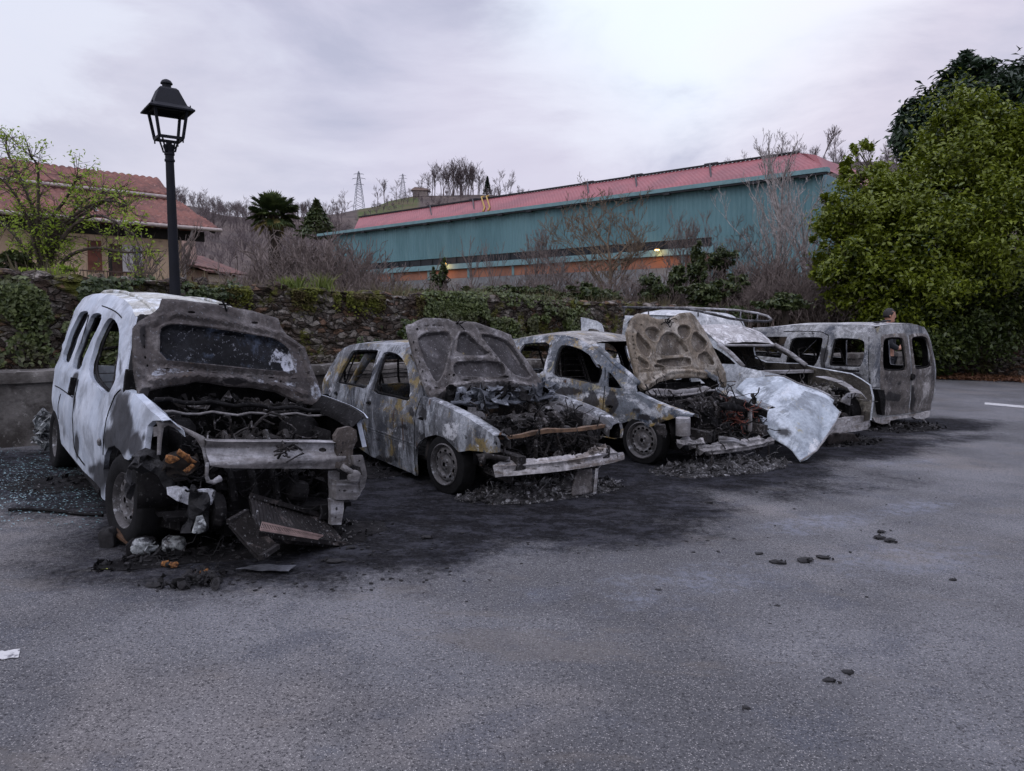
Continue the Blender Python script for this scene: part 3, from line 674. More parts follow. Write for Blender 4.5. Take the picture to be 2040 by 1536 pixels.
def copy_thing(root, loc, rz, sc, label=None, group=None, name=None):
 r = root.copy(); COL.objects.link(r); r.location = loc; r.rotation_euler = (0, 0, rz); r.scale = sc if isinstance(sc, tuple) else (sc,)*3
 if label: r['label'] = label
 if group: r['group'] = group
 for ch in list(root.children):
  c_ = ch.copy(); COL.objects.link(c_); c_.parent = r
 return r
# ------------------------------------------------------------------ street lamp
def street_lamp():
 base = G(352, 890); b0 = W(354, 700, 8.3); base = Vector((b0.x, b0.y, gz(b0.x, b0.y)))
 top = W(341, 285, 8.3); H = top.z-base.z; bx = base.x; lean = (top.x-b0.x)*(H/(top.z-b0.z))
 lean = 0.0; k = 8.3/F
 e_ = empty('street_lamp', base); tag(e_, 'black four-sided lantern street lamp on a tall post behind the white van', 'street lamp')
 def zz(py): return W(345, py, 8.3).z-base.z
 mb = MB(); Hp = zz(293)
 mb.lathe([(.11, 0), (.11, .5), (.095, .55), (.068, .7), (.062, 1.2), (.043, Hp-.14), (.043, Hp-.13)], 20)
 mb.build('post', M['lamp'], e_, True, angle=40)
 mb = MB(); mb.lathe([(.043, Hp-.16), (.053, Hp-.155), (.053, Hp-.135), (.045, Hp-.125), (.045, Hp-.09), (.053, Hp-.085), (.053, Hp-.065), (.048, Hp-.055), (.051, Hp-.03), (.062, Hp), (.062, Hp+.012), (.05, Hp+.025), (.03, Hp+.03), (.03, Hp+.045), (0, Hp+.05)], 20)
 mb.build('collar', M['lamp'], e_, True, angle=30)
 rz = Matrix.Rotation(R(37), 3, 'Z'); z0 = zz(277); z1 = zz(222); z2 = zz(203); z3 = zz(177); z4 = zz(163)
 h0 = .118; h1 = .160; hr = .228; ht = .098
 def cn(h, z, i): a = [(-1, -1), (1, -1), (1, 1), (-1, 1)][i]; return rz @ Vector((a[0]*h, a[1]*h, z))
 mb = MB()
 for i in range(4):
  mb.bar(cn(h0, z0, i), cn(h1, z1, i), .026, .026, up=(1, 1, 0)); mb.bar(cn(h0, z0, i), cn(h0, z0, (i+1) % 4), .022, .03)
  mb.bar(cn(h1, z1-.01, i), cn(h1, z1-.01, (i+1) % 4), .022, .02)
  c_ = cn(h0, z0, i); mb.tube([c_+Vector((0, 0, -.01)), c_+Vector((0, 0, -.045))], .008, 6)
 mb.build('lantern_frame', M['lamp'], e_)
 mb = MB()
 for i in range(4):
  c_ = cn(h0*.72, z0, i); m_ = cn(h0*.5, z0-.09, i); q_ = cn(.03, z0-.14, i); s_ = cn(h0*.62, z0-.03, i)
  mb.tube([c_, s_, m_, cn(.05, z0-.135, i), q_], .010, 6)
 mb.build('bracket', M['lamp'], e_)
 mb = MB()
 def ringq(h, z): return [cn(h, z, i) for i in range(4)]
 vs = ringq(hr, z1-.012)+ringq(hr, z1+.004)+ringq(h1+.005, z1+.05)+ringq(ht, z3-.02)+ringq(ht*.8, z3)+ringq(hr-.02, z1-.008)+ringq(h1, z1+.035)
 fs = []
 for a, b_ in ((0, 1), (1, 2), (2, 3), (3, 4)):
  for i in range(4): fs.append((a*4+i, a*4+(i+1) % 4, b_*4+(i+1) % 4, b_*4+i))
 fs.append((16, 17, 18, 19))
 for i in range(4): fs += [(20+i, i, (i+1) % 4, 20+(i+1) % 4)[::-1], (24+i, 20+i, 20+(i+1) % 4, 24+(i+1) % 4)[::-1]]
 fs.append((27, 26, 25, 24)); mb.add(vs, fs)
 for i in range(4): c_ = cn(hr-.04, z1+.02, i); mb.tube([c_, c_+Vector((0, 0, .03))], .007, 6)
 mb.build('lantern_roof', M['lamp'], e_)
 mb = MB(); mb.lathe([(.052, z3-.02), (.046, z3+.01), (.046, z3+.045), (.062, z3+.05), (.060, z3+.062), (.045, z3+.085), (.02, z3+.098), (0, z3+.1)], 18); mb.build('finial', M['lamp'], e_, True, angle=35)
street_lamp()
# ------------------------------------------------------------------ farmhouse on the left
def farmhouse():
 E0 = W(437, 458, 32); A = Vector((-.707, -.707, 0)); Nn = Vector((-.707, .707, 0))
 e_ = empty('farmhouse', (E0.x, E0.y, 0)); tag(e_, 'old ochre house with two tiers of red tiled roof on the left', 'house')
 Mx = Matrix.Translation(e_.location); Zv = Vector((0, 0, 1)); O = Vector((0, 0, 0)); ze = E0.z
 tile = NB('red_roof_tiles'); c = tile.mix((.20, .085, .066), (.12, .055, .046), tile.ramp(tile.noise(1.3, 7, .7), .4, .62)); c = tile.mix(c, (.32, .17, .135), tile.math('MULTIPLY', tile.ramp(tile.noise(6, 5, .7, off=3), .55, .68), .8)); c = tile.mix(c, (.07, .04, .035), tile.math('MULTIPLY', tile.ramp(tile.noise(3, 8, .7, off=5), .58, .68), .7)); tile.bump(tile.noise(20, 5), .4, .02); mt = tile.done(c, .85)
 def roof(mb, u0, u1t, u1b, d0, z0, d1, z1, cuts=None):
  """slope from eave (d0,z0) to ridge (d1,z1); right end slides from u0b to u0t"""
  nu = 440; nv = 18
  vs = []; rows = 13
  for i in range(nu+1):
   for j in range(rows*2+1):
    v = j/(rows*2); u = (u0[0]*(1-v)+u0[1]*v)+(u1b-u0[0])*(i/nu); d = d0+(d1-d0)*v; z = z0+(z1-z0)*v
    z += .07*abs(math.sin(math.pi*u/.30))+(.05 if j % 2 == 0 else 0.0); z += .03*noise.noise(Vector((u*.4, v*3, 1)))
    vs.append(A*u+Nn*d+Zv*z)
  k = rows*2+1; fs = [(i*k+j, (i+1)*k+j, (i+1)*k+j+1, i*k+j+1)[::-1] for i in range(nu) for j in range(k-1)]
  solid(mb, vs, fs, .08)
 pu = lambda d, x, y: Surf(Nn*d, A, (0, 0, 1), None, Mx, n=tuple(-Nn)).px(x, y)
 uL = pu(3.0, 352, 399); uM = pu(2.9, 343, 391); uR = pu(5.6, 314, 358)
 mb = MB(); roof(mb, (0, uL[0]), 0, 22, 0, ze, 3.0, uL[1]-.05); roof(mb, (uM[0], uR[0]), 0, 22, 2.9, uM[1], 5.6, uR[1])
 def q(u, d, z): return A*u+Nn*d+Zv*z
 mb.add([q(uR[0], 5.6, uR[1]), q(22, 5.6, uR[1]), q(22, 11, ze+.6), q(.5, 11, ze+.6)], [(0, 1, 2, 3)])
 mb.add([q(0, 0, ze), q(uL[0], 3, uL[1]-.05), q(uM[0], 2.9, uM[1]), q(uR[0], 5.6, uR[1]), q(.5, 11, ze+.6)], [(0, 1, 2, 3, 4)])
 mb.build('roof', mt, e_)
 wb = NB('ochre_render'); c = wb.mix((.56, .42, .29), (.44, .32, .22), wb.ramp(wb.noise(1.1, 7, .7), .4, .62)); c = wb.mix(c, (.15, .11, .08), wb.math('MULTIPLY', wb.ramp(wb.noise(2.6, 8, .7, off=2), .56, .68), .7)); wb.bump(wb.noise(9, 7, .7), .5, .03); mw = wb.done(c, .9)
 mb = MB(); hw = ze-.42; mb.add([q(1.25, .9, -2), q(22, .9, -2), q(22, .9, hw), q(1.25, .9, hw), q(1.6, 10.5, -2), q(1.6, 10.5, hw), q(22, 10.5, -2), q(22, 10.5, hw)], [(0, 1, 2, 3)[::-1], (4, 0, 3, 5)[::-1], (1, 6, 7, 2)[::-1], (6, 4, 5, 7)[::-1]])
 mb.build('wall', mw, e_)
 S = Surf(q(0, .9, 0), A, (0, 0, 1), None, Mx, n=tuple(-Nn)); z5 = zoomf(0, 240, 4.041)
 wood = plain('weathered_brown_timber', (.10, .055, .04), .85, .5, 5, .4, 20); dark = plain('dark_eave_timber', (.025, .022, .02), .9, .4, 6, 0)
 shut = plain('red_brown_shutter', (.17, .06, .04), .8, .35, 4, .3, 20); white = plain('white_window_paint', (.52, .50, .49), .6, .2, 4, .1); glass = plain('dim_window_glass', (.20, .22, .24), .15, .4, 2, 0)
 mb = MB()
 for u0 in np.arange(.2, 22, .75): mb.bar(q(u0, .06, ze-.10), q(u0, 1.0, ze+.2), .10, .13)
 mb.bar(q(.3, .9-.05, hw+.16), q(22, .9-.05, hw+.16), .08, .42); mb.add([q(.2, .12, ze-.03), q(22, .12, ze-.03), q(22, .95, ze+.30), q(.3, .95, ze+.30)], [(0, 1, 2, 3)]); mb.build('eave_timber', dark, e_)
 gut = plain('pale_gutter', (.42, .36, .33), .6, .3, 5, .1)
 for (u0, d, z, nm) in ((-.05, -.1, ze-.02, 'gutter'), (uM[0]-.1, 2.8, uM[1]-.07, 'gutter')):
  mb = MB(); mb.tube([q(u0, d, z), q(22, d, z)], .075, 8); mb.build(nm, gut, e_)
 mb = MB(); mb.tube([q(1.15, -.05, ze-.08), q(1.18, .1, ze-.4), q(1.2, .78, ze-.75), q(1.2, .78, .5)], .05, 8); mb.build('downpipe', plain('grey_downpipe', (.30, .27, .26), .5, .3, 5, 0), e_)
 def slab(pts, nm, mt_, off=.06, th=.06, par=None, sp=.6):
  m_ = MB(); S2 = Surf(q(0, .9-off, 0), A, (0, 0, 1), None, Mx, n=tuple(-Nn)); sheet(m_, S2, S2.poly([z5(*p) for p in pts]), (), sp, th); return m_.build(nm, mt_, par or e_)
 sh = slab([(708, 965), (815, 968), (825, 1218), (712, 1215)], 'shutter', shut);
 dr = slab([(888, 990), (985, 1000), (990, 1260), (900, 1260)], 'door', wood)
 mb = MB(); S3 = Surf(q(0, .78, 0), A, (0, 0, 1), None, Mx, n=tuple(-Nn)); sheet(mb, S3, S3.poly([z5(*p) for p in [(985, 1003), (1142, 1010), (1150, 1225), (990, 1222)]]), [S3.poly([z5(*p) for p in [(1075, 1025), (1132, 1028), (1136, 1160), (1078, 1158)]])], .5, .05)
 wdw = mb.build('window', white, e_); slab([(1065, 1020), (1140, 1022), (1142, 1165), (1070, 1165)], 'pane', glass, .05, .02, wdw); p2 = slab([(1078, 1168), (1136, 1170), (1140, 1218), (1082, 1216)], 'pane', plain('yellowed_lower_pane', (.38, .25, .10), .6, .2, 4, 0), .13, .008, wdw); p2['label'] = 'yellow lower panel of the window'
 mb = MB(); a = S3.px(*z5(862, 1020)); b_ = S3.px(*z5(880, 1260)); mb.bar(q(a[0], .5, a[1]), q(a[0], .5, b_[1]), .1, .1, up=(1, 0, 0)); mb.build('timber_post', dark, e_)
 mb = MB(); SB = Surf(q(0, 0.1, 0), A, (0, 0, 1), None, Mx, n=tuple(-Nn)); a = SB.px(*z5(640, 1205)); b_ = SB.px(*z5(1230, 1215)); zb = a[1]-.95
 mb.bar(q(a[0], .1, a[1]), q(b_[0], .1, a[1]-.02), .05, .05); mb.bar(q(a[0], .1, zb), q(b_[0], .1, zb), .05, .05)
 u = b_[0]
 while u < a[0]: mb.bar(q(u, .1, zb), q(u, .1, a[1]), .022, .022, up=(1, 0, 0)); u += .14
 mb.build('railing', plain('rusty_balcony_rail', (.09, .055, .045), .8, .4, 6, 0), e_)
 mb = MB(); c0 = SB.px(*z5(1000, 1290)); mb.box(q((a[0]+b_[0])/2, .5, zb-.12), (a[0]-b_[0]+.2, .9, .14), Matrix((A, Nn, Zv)).transposed()); mb.build('balcony', mw, e_)
 mb = MB(); S4 = Surf(q(0, 0, ze+.1), A, Vector((Nn*3+Zv*1.62)).normalized(), None, Mx); uv = S4.px(*z5(720, 692)); p = S4(*uv)+S4.n*.1; mb.box(p, (.85, .35, .05), Matrix((A, S4.b, S4.n)).transposed()); mb.build('skylight', glass, e_)
farmhouse()
def small_house(px0, px1, eave_y, ridge_y, dep, label, wallc, chim=None, gable=False):
 a = W(px0, eave_y, dep); b_ = W(px1, eave_y+6, dep+4); L_ = (b_-a).length; e_ = empty('small_house', (a.x, a.y, 0)); tag(e_, label, 'house')
 X = (b_-a); X.z = 0; X.normalize(); Nn = Vector((-X.y, X.x, 0)); Zv = Vector((0, 0, 1)); ze = a.z; zr = W((px0+px1)/2, ridge_y, dep+4).z
 q = lambda u, d, z: X*u+Nn*d+Zv*z
 mb = MB(); mb.add([q(.4, .4, -3), q(L_-.4, .4, -3), q(L_-.4, .4, ze-.15), q(.4, .4, ze-.15), q(.4, 7, -3), q(.4, 7, ze-.15), q(L_-.4, 7, -3), q(L_-.4, 7, ze-.15), q(.4, 3.6, zr-.1), q(L_-.4, 3.6, zr-.1)], [(0, 1, 2, 3), (4, 0, 3, 8, 5), (1, 6, 7, 9, 2), (6, 4, 5, 7)]); mb.build('wall', plain('pale_render', wallc, .9, .3, 2, .3), e_)
 mt = plain('brown_roof_tiles', (.16, .075, .06), .9, .5, 3, .9, 9, col2=(.09, .055, .05))
 mb = MB()
 for s_, d in ((0, 0), (1, 7.2)):
  mb.grid(int(L_*3), 6, lambda i, j, d=d: q(-.2+(L_+.4)*i, d+(3.6-d)*j, ze+(zr-ze)*j+.05*abs(math.sin(i*L_*4))), th=.12, flip=bool(d))
 mb.build('roof', mt, e_)
 if chim:
  mb = MB(); c_ = q(L_*chim, 2.5, 0); zc = zr+.0; mb.box((c_.x, c_.y, zc+.2), (.9, .7, 1.4)); mb.box((c_.x, c_.y, zc+.95), (1.05, .85, .1))
  for k in (-.3, 0, .3): mb.box((c_.x+k, c_.y, zc+1.1), (.16, .3, .3))
  mb.build('chimney', plain('pale_brick', (.42, .30, .25), .9, .3, 9, .3), e_)
 for f_ in (.3, .55, .78):
  mb = MB(); p = q(L_*f_, .36, ze-1.1); mb.box(p, (.7, .08, 1.0), Matrix((X, Nn, Zv)).transposed()); mb.build('window', plain('brown_window', (.12, .06, .05), .6, .3, 4, 0), e_)
small_house(412, 492, 540, 508, 46, 'cream cottage with a pale brick chimney behind the lamp post', (.48, .40, .32), .35)
small_house(384, 432, 528, 488, 40, 'small gabled red-roofed shed right of the ochre house', (.22, .14, .10))
# ------------------------------------------------------------------ factory hall
def factory():
 O = W(1640, 345, 45); D = Vector((-.74, .672, 0)).normalized(); Nn = Vector((D.y, -D.x, 0))*1.0
 if Nn.y < 0: Nn = -Nn
 e_ = empty('factory_hall', (O.x, O.y, 0)); tag(e_, 'long teal corrugated factory hall with a red roof and brick base', 'factory')
 Mx = Matrix.Translation(e_.location); Zv = Vector((0, 0, 1)); q = lambda u, d, z: D*u+Nn*d+Zv*z
 S = Surf((0, 0, 0), D, (0, 0, 1), None, Mx, n=tuple(-Nn)); L_ = S.px(663, 467)[0]
 def zl(px, py): return S.px(px, py)
 te = S.px(1640, 345)[1]; tb = (S.px(683, 528)[1]+S.px(1417, 474)[1])/2; db = (S.px(683, 533)[1]+S.px(1381, 492)[1])/2-.25; lb = db-.45; bb = min(S.px(662, 563)[1], S.px(1000, 550)[1])
 u1 = S.px(1417, 480)[0]; uW = S.px(688, 480)[0]
 b = NB('teal_corrugated_cladding'); c = b.mix((.098, .205, .228), (.072, .165, .185), b.ramp(b.noise(.35, 6, .6, (1, 1, .3)), .4, .62)); c = b.mix(c, (.13, .235, .25), b.math('MULTIPLY', b.ramp(b.noise(1.2, 6, .7, (1, 1, .12), 4), .54, .66), .6)); mteal = b.done(c, .55)
 b = NB('red_roof_cladding'); c = b.mix((.27, .078, .085), (.20, .06, .068), b.ramp(b.noise(.4, 6, .6), .4, .62)); c = b.mix(c, (.20, .07, .08), b.math('MULTIPLY', b.ramp(b.noise(1.5, 6, .7, off=4), .56, .68), .5)); mred = b.done(c, .6)
 b = NB('orange_brick_base'); c = b.mix((.30, .135, .085), (.23, .105, .07), b.ramp(b.noise(.6, 7, .7), .4, .62)); b.bump(b.noise(12, 4), .4, .02); mbr = b.done(c, .9)
 mlt = plain('pale_teal_strip', (.16, .28, .30), .6, .2, 2, 0); mdk = plain('dark_vent_louvre', (.018, .02, .024), .7, .3, 3, 0); mgr = plain('pale_grey_plinth', (.20, .21, .22), .9, .3, 2, .2)
 def corr(mb, u0, ue, z0, z1, per=.34, amp=.05, d=0):
  n = int((ue-u0)/per)*4; vs = []
  for i in range(n+1):
   u = u0+(ue-u0)*i/n; dd = d+(amp if (i % 4) < 2 else 0); vs += [q(u, dd, z0), q(u, dd, z1)]
  mb.add(vs, [(2*i, 2*i+2, 2*i+3, 2*i+1)[::-1] for i in range(n)])
 mb = MB(); corr(mb, .0, L_, tb, te); corr(mb, 0, u1, bb-2, tb-.001); mb.add([q(0, 0, bb-2), q(0, 26, bb-2), q(0, 26, te), q(0, 0, te)], [(0, 1, 2, 3)]); mb.add([q(L_, 0, bb-2), q(L_, 26, bb-2), q(L_, 26, te), q(L_, 0, te)], [(3, 2, 1, 0)]); mb.build('cladding', mteal, e_)
 mb = MB(); mb.bar(q(-.4, -.25, te+.12), q(L_+2.2, -.25, te+.12), .5, .26); mb.build('eave_fascia', mlt, e_)
 mb = MB(); mb.bar(q(-.3, -.3, te-.08), q(L_+2, -.3, te-.08), .3, .1)
 u = 1
 while u < L_: mb.box(q(u, -.36, te-.14), (.5, .3, .16), Matrix((D, Nn, Zv)).transposed()); u += 3.1
 mb.build('gutter', mdk, e_)
 mb = MB(); mb.bar(q(u1, .55, (tb+db)/2), q(L_-1, .55, (tb+db)/2), .9, abs(tb-db)-.01)
 mb.build('vent_band', mdk, e_)
 mb = MB(); u = u1+.5
 while u < L_-1: mb.bar(q(u, .03, tb), q(u, .03, db), .1, .05, up=(1, 0, 0)); u += 1.6
 mb.build('vent_posts', mdk, e_)
 mb = MB(); mb.bar(q(u1-.3, -.1, db-.22), q(L_+1, -.1, db-.22), .5, .44); mb.build('sill_strip', mlt, e_)
 mb = MB(); mb.bar(q(u1, .1, (lb+bb)/2), q(L_+1, .1, (lb+bb)/2), .3, lb-bb-.02); mb.build('brick_wall', mbr, e_)
 mb = MB(); u = u1+2
 while u < L_: mb.bar(q(u, -.1, lb-.01), q(u, -.1, bb), .12, .2, up=(1, 0, 0)); u += 5.2
 mb.build('wall_pier', mlt, e_)
 mb = MB(); mb.bar(q(u1, .08, bb-1), q(L_+1, .08, bb-1), .34, 1.99); mb.build('plinth', mgr, e_)
 # mansard roof, ribbed, with the curved hip at the near end
 SR = Surf(q(0, 2.8, 0), D, (0, 0, 1), None, Mx, n=tuple(-Nn)); zt = SR.px(1300, 348)[1]; ua = SR.px(1592, 303)[0]; ub = SR.px(716, 424)[0]; uc = S.px(705, 455)[0]
 mb = MB(); n = 600; vs = []
 for i in range(n+1):
  for j, (d, z, k) in enumerate(((0, te+.28, 0), (.5, te+.28+(zt-te-.28)*.22, .15), (2.8, zt, 1), (14, zt+.5, 1))):
   ul = 0*(1-k)+ua*k; ur = uc*(1-k)+ub*k; u = ul+(ur-ul)*i/n; vs.append(q(u, d, z+(.03 if i % 4 < 2 and j < 3 else 0)))
 mb.add(vs, [(i*4+j, (i+1)*4+j, (i+1)*4+j+1, i*4+j+1)[::-1] for i in range(n) for j in range(3)])
 SRv = [q(0, 0, te+.28), q(ua*.35, 1.2, te+.28+(zt-te)*.55), q(ua*.72, 2.0, zt-.25), q(ua, 2.8, zt), q(ua, 14, zt+.5), q(ua*.7, 14, zt-.2), q(.2, 14, te+.3), q(0, 22, te+.28)]
 mb.add(SRv, [(0, 1, 5, 6), (1, 2, 5), (2, 3, 4, 5), (0, 1, 2, 3)]); mb.build('roof', mred, e_)
 mb = MB(); mb.bar(q(ua, 2.75, zt+.08), q(ub, 2.75, zt+.08), .2, .1); mb.build('ridge_flashing', mdk, e_)
 mv = plain('sooty_roof_vent', (.05, .045, .05), .7, .3, 4, 0); my = plain('yellow_pipe', (.40, .25, .04), .6, .2, 4, 0)
 for px in (1415, 1267, 1171, 858, 943):
  y0 = 303+(1592-px)*.1435; u = SR.px(px, y0)[0]; u2 = S.px(px, y0+45)[0]; mb = MB(); mb.bar(q(u, 2.7, zt+.16), q(u+(u2-u)*.75, .8, te+.28+(zt-te-.28)*.30), .12, .1, up=(1, 0, 0)); mb.bar(q(u-.6, 2.75, zt+.16), q(u+.4, 2.75, zt+.16), .2, .08); mb.build('roof_vent', mv, e_)
 for px in (962, 972):
  y0 = 303+(1592-px)*.1435; u = SR.px(px, y0)[0]; u2 = S.px(px, y0+38)[0]; mb = MB(); mb.tube([q(u, 2.9, zt+.3), q(u, 2.6, zt+.2), q(u+(u2-u)*.9, .5, te+.28+(zt-te-.28)*.22+.12), q(u2, 0, te+.4)], .07, 6); mb.build('pipe', my, e_)
 # lit lamps on the brick wall
 em = NB('sodium_lamp_glow'); emn = em.n('ShaderNodeEmission'); emn.inputs[0].default_value = (1, .55, .14, 1); emn.inputs[1].default_value = 9; em.l(emn.outputs[0], em.o.inputs[0]); MATS['glow'] = em.m
 for px, py in ((886, 525), (1309, 498)):
  S5 = Surf(q(0, -.7, 0), D, (0, 0, 1), None, Mx, n=tuple(-Nn)); uv = S5.px(px, py); p = q(uv[0], -.7, uv[1]); mb = MB()
  mb.box(p+Vector((0, 0, .10)), (.34, .2, .06)); mb.bar(p+Vector((0, 0, .15)), p+Nn*.7+Vector((0, 0, .15)), .06, .06); h_ = mb.build('wall_lamp', mdk, e_); mb = MB(); mb.box(p, (.26, .14, .08)); mb.build('lamp_lens', em.m, h_)
  ld = bpy.data.lights.new('lamp_light', 'POINT'); ld.energy = 22; ld.color = (1, .5, .15); ld.shadow_soft_size = .2; lo = bpy.data.objects.new('lamp_light', ld); COL.objects.link(lo); lo.parent = h_; lo.location = p-Nn*.1+Vector((0, 0, -.25))
factory()
def far_lamp(px, py, dep, label):
 p = W(px, py, dep); base = Vector((p.x, p.y, gz(p.x, 0)+1.4)); e_ = empty('street_lamp', base); tag(e_, label, 'street lamp', 'lit sodium street lamps before the factory'); h = p.z-base.z
 mb = MB(); mb.tube([(0, 0, 0), (0, 0, h+.1), (.25, 0, h+.22), (.5, 0, h+.2)], .05, 6); mb.build('post', M['lamp'], e_)
 mb = MB(); mb.box((0.1, -.1, h), (.28, .18, .1)); mb.build('lamp_head', MATS['glow'], e_)
far_lamp(626, 541, 52, 'lit orange street lamp among the bare shrubs left of the factory')
far_lamp(1424, 510, 38, 'lit yellow street lamp above the green shrubs at the factory right end')
# ------------------------------------------------------------------ hills
RIDGE = [(-600, 395, 320), (300, 402, 320), (380, 410, 320), (450, 430, 330), (520, 436, 340), (600, 432, 360), (660, 428, 380), (700, 420, 400), (745, 412, 400), (780, 400, 410), (820, 391, 420), (860, 390, 420), (960, 388, 420), (1040, 392, 420), (1150, 400, 420), (1300, 380, 400), (1450, 345, 380), (1560, 322, 360), (1640, 322, 340), (1720, 322, 320), (1850, 330, 300), (2600, 330, 300)]
def ridge(px):
 for (a, ya, da), (b_, yb, db_) in zip(RIDGE, RIDGE[1:]):
  if a <= px <= b_: t = (px-a)/(b_-a); t = t*t*(3-2*t); return ya+(yb-ya)*t, da+(db_-da)*t
 return RIDGE[-1][1], RIDGE[-1][2]
def hill_pt(px, f):
 """f: 0 foot .. 1 ridge .. 1.5 behind"""
 y, d = ridge(px); P = W(px, y, d); fo = W(px, y, 105); fo.z = -3
 p = fo.lerp(P, f); prof = f**1.15 if f <= 1 else 1-.5*(f-1)**2*2; z = -3+(P.z+3)*prof
 z += (2.2*noise.noise(Vector((p.x*.02, p.y*.02, 3))))*(1-abs(1-f) if f < 1 else 0)*(1 if f < .95 else 0)
 return Vector((p.x, p.y, z))
def hills():
 xs = list(range(-600, 2601, 25)); fsn = [0, .1, .2, .3, .4, .5, .6, .7, .8, .88, .95, 1, 1.1, 1.3, 1.6]
 vs = []; at = []
 for px in xs:
  for f in fsn: vs.append(hill_pt(px, f)); at.append(1.0*sstep(695, 735, px)*(1-sstep(810, 850, px))*sstep(.35, .6, f))
 k = len(fsn); mb = MB(); mb.add(vs, [(i*k+j, (i+1)*k+j, (i+1)*k+j+1, i*k+j+1) for i in range(len(xs)-1) for j in range(k-1)], 0, at)
 b = NB('hill_ground'); c = b.mix((.115, .092, .082), (.075, .062, .058), b.ramp(b.noise(.06, 8, .7), .4, .62)); g = b.mix((.07, .092, .033), (.10, .085, .05), b.ramp(b.noise(.05, 6, .7, off=3), .4, .62)); c = b.mix(c, g, b.ramp(b.attr('soot'), .3, .6))
 tag(mb.build('hills', b.done(c, .95, 0, .1), smooth=True), kind='structure')
hills()
# far bare trees: three kinds, shared meshes
def far_kind(seed, h, n0=7, lv=3, spread=.5, kids=4, rmin=.05):
 return grow(seed, h, h*.014, lv, spread, n0, .5, kids, .55, .25, .10)
FAR = [far_kind(s_, 14, n0, 3, sp, 4) for s_, n0, sp in ((1, 9, .42), (2, 8, .55), (3, 11, .36))]
FNP = [seg_np(f_, .045, 3) for f_ in FAR]
def woodland(name, pts, mat, seed):
 rs = np.random.RandomState(seed); V = []; Fc = []; off = 0
 for (p, sc) in pts:
  v, f = FNP[rs.randint(3)]; a = rs.rand()*6.28; c_, s_ = math.cos(a), math.sin(a); rot = np.array([[c_, -s_, 0], [s_, c_, 0], [0, 0, 1]])
  keep = f; V.append((v @ rot.T)*np.array([sc*rs.uniform(.8, 1.2), sc, sc*rs.uniform(.85, 1.15)])+np.array(p)); Fc.append(keep+off); off += len(v)
 o = np_obj(name, np.concatenate(V), np.concatenate(Fc), mat); tag(o, kind='stuff'); return o
rs_ = random.Random(12); pts = []
for _ in range(300):
 px = rs_.uniform(330, 740); f = rs_.random()**.8
 if px > 690 and f > .5: continue
 pts.append((hill_pt(px, .25+.75*f), rs_.uniform(.45, .75)))
for _ in range(110): pts.append((hill_pt(rs_.uniform(330, 640), rs_.uniform(.9, 1.05)), rs_.uniform(.4, .62)))
o = woodland('woodland', pts, M['twigfar'], 1); tag(o, 'brown leafless wood covering the hillside behind the palm', 'wood')
pts = [(hill_pt(rs_.uniform(1440, 1860), .4+.65*rs_.random()), rs_.uniform(.5, .85)) for _ in range(230)]
o = woodland('woodland', pts, M['twigfar'], 2); tag(o, 'leafless wood on the hill at the right end of the factory', 'wood')
pts = [(hill_pt(rs_.uniform(850, 1060), .6+.42*rs_.random()), rs_.uniform(.35, .6)) for _ in range(120)]+[(hill_pt(rs_.gauss(910, 28), 1), rs_.uniform(.9, 1.5)) for _ in range(26)]+[(hill_pt(rs_.uniform(740, 850), rs_.uniform(.8, 1.0)), rs_.uniform(.2, .42)) for _ in range(60)]
o = woodland('woodland', pts, M['twigfar'], 3); tag(o, 'brown scrub wood on the hilltop right of the meadow', 'wood')
protos = []
def far_tree(px, f, sc, kind, label, cat='tree'):
 if len(protos) <= kind or protos[kind] is None:
  while len(protos) <= kind: protos.append(None)
  e_ = bare_tree('bare_tree', label, cat, hill_pt(px, f), FAR[kind], M['twigfar'], M['twigfar'], 'leafless trees on the hilltop', .05); e_.scale = (sc,)*3; protos[kind] = e_; return e_
 return copy_thing(protos[kind], hill_pt(px, f), px*.7, sc, label, 'leafless trees on the hilltop')
for px, f, sc, k, lb in ((752, 1, .62, 0, 'thin leafless tree on the meadow hill left of the second pylon'), (766, 1, .85, 2, 'tall leafless tree on the meadow edge left of the second pylon'), (790, .98, .7, 1, 'small leafless tree beside the second pylon'),
                         (840, 1, .5, 0, 'low leafless tree just behind the hilltop house'), (866, 1, .95, 2, 'leftmost leafless tree of the tall hilltop clump'), (884, 1, 1.1, 0, 'second leafless tree from the left in the tall hilltop clump'), (902, 1, 1.2, 2, 'tallest leafless tree of the hilltop clump'),
                         (920, 1, 1.2, 1, 'leafless tree right of the tallest in the hilltop clump'), (938, 1, 1.05, 2, 'second leafless tree from the right in the hilltop clump'), (952, 1, .85, 0, 'rightmost leafless tree of the hilltop clump, left of the conifer'),
                         (996, 1, .85, 1, 'rounded leafless tree right of the hilltop conifer'), (1016, 1, .8, 0, 'leafless tree touching the factory roof line on the hilltop'), (688, .92, .75, 1, 'leafless tree left of the first pylon'), (672, .85, .6, 0, 'low leafless tree left of the pylon slope'),
                         (1555, 1, .9, 1, 'leafless tree behind the factory ridge by the birch'), (1640, 1, 1.0, 2, 'leafless tree right of the factory roof end'), (1665, 1, .9, 0, 'leafless tree on the right hilltop near the big tree')):
 far_tree(px, f, sc*1.35, k, lb)
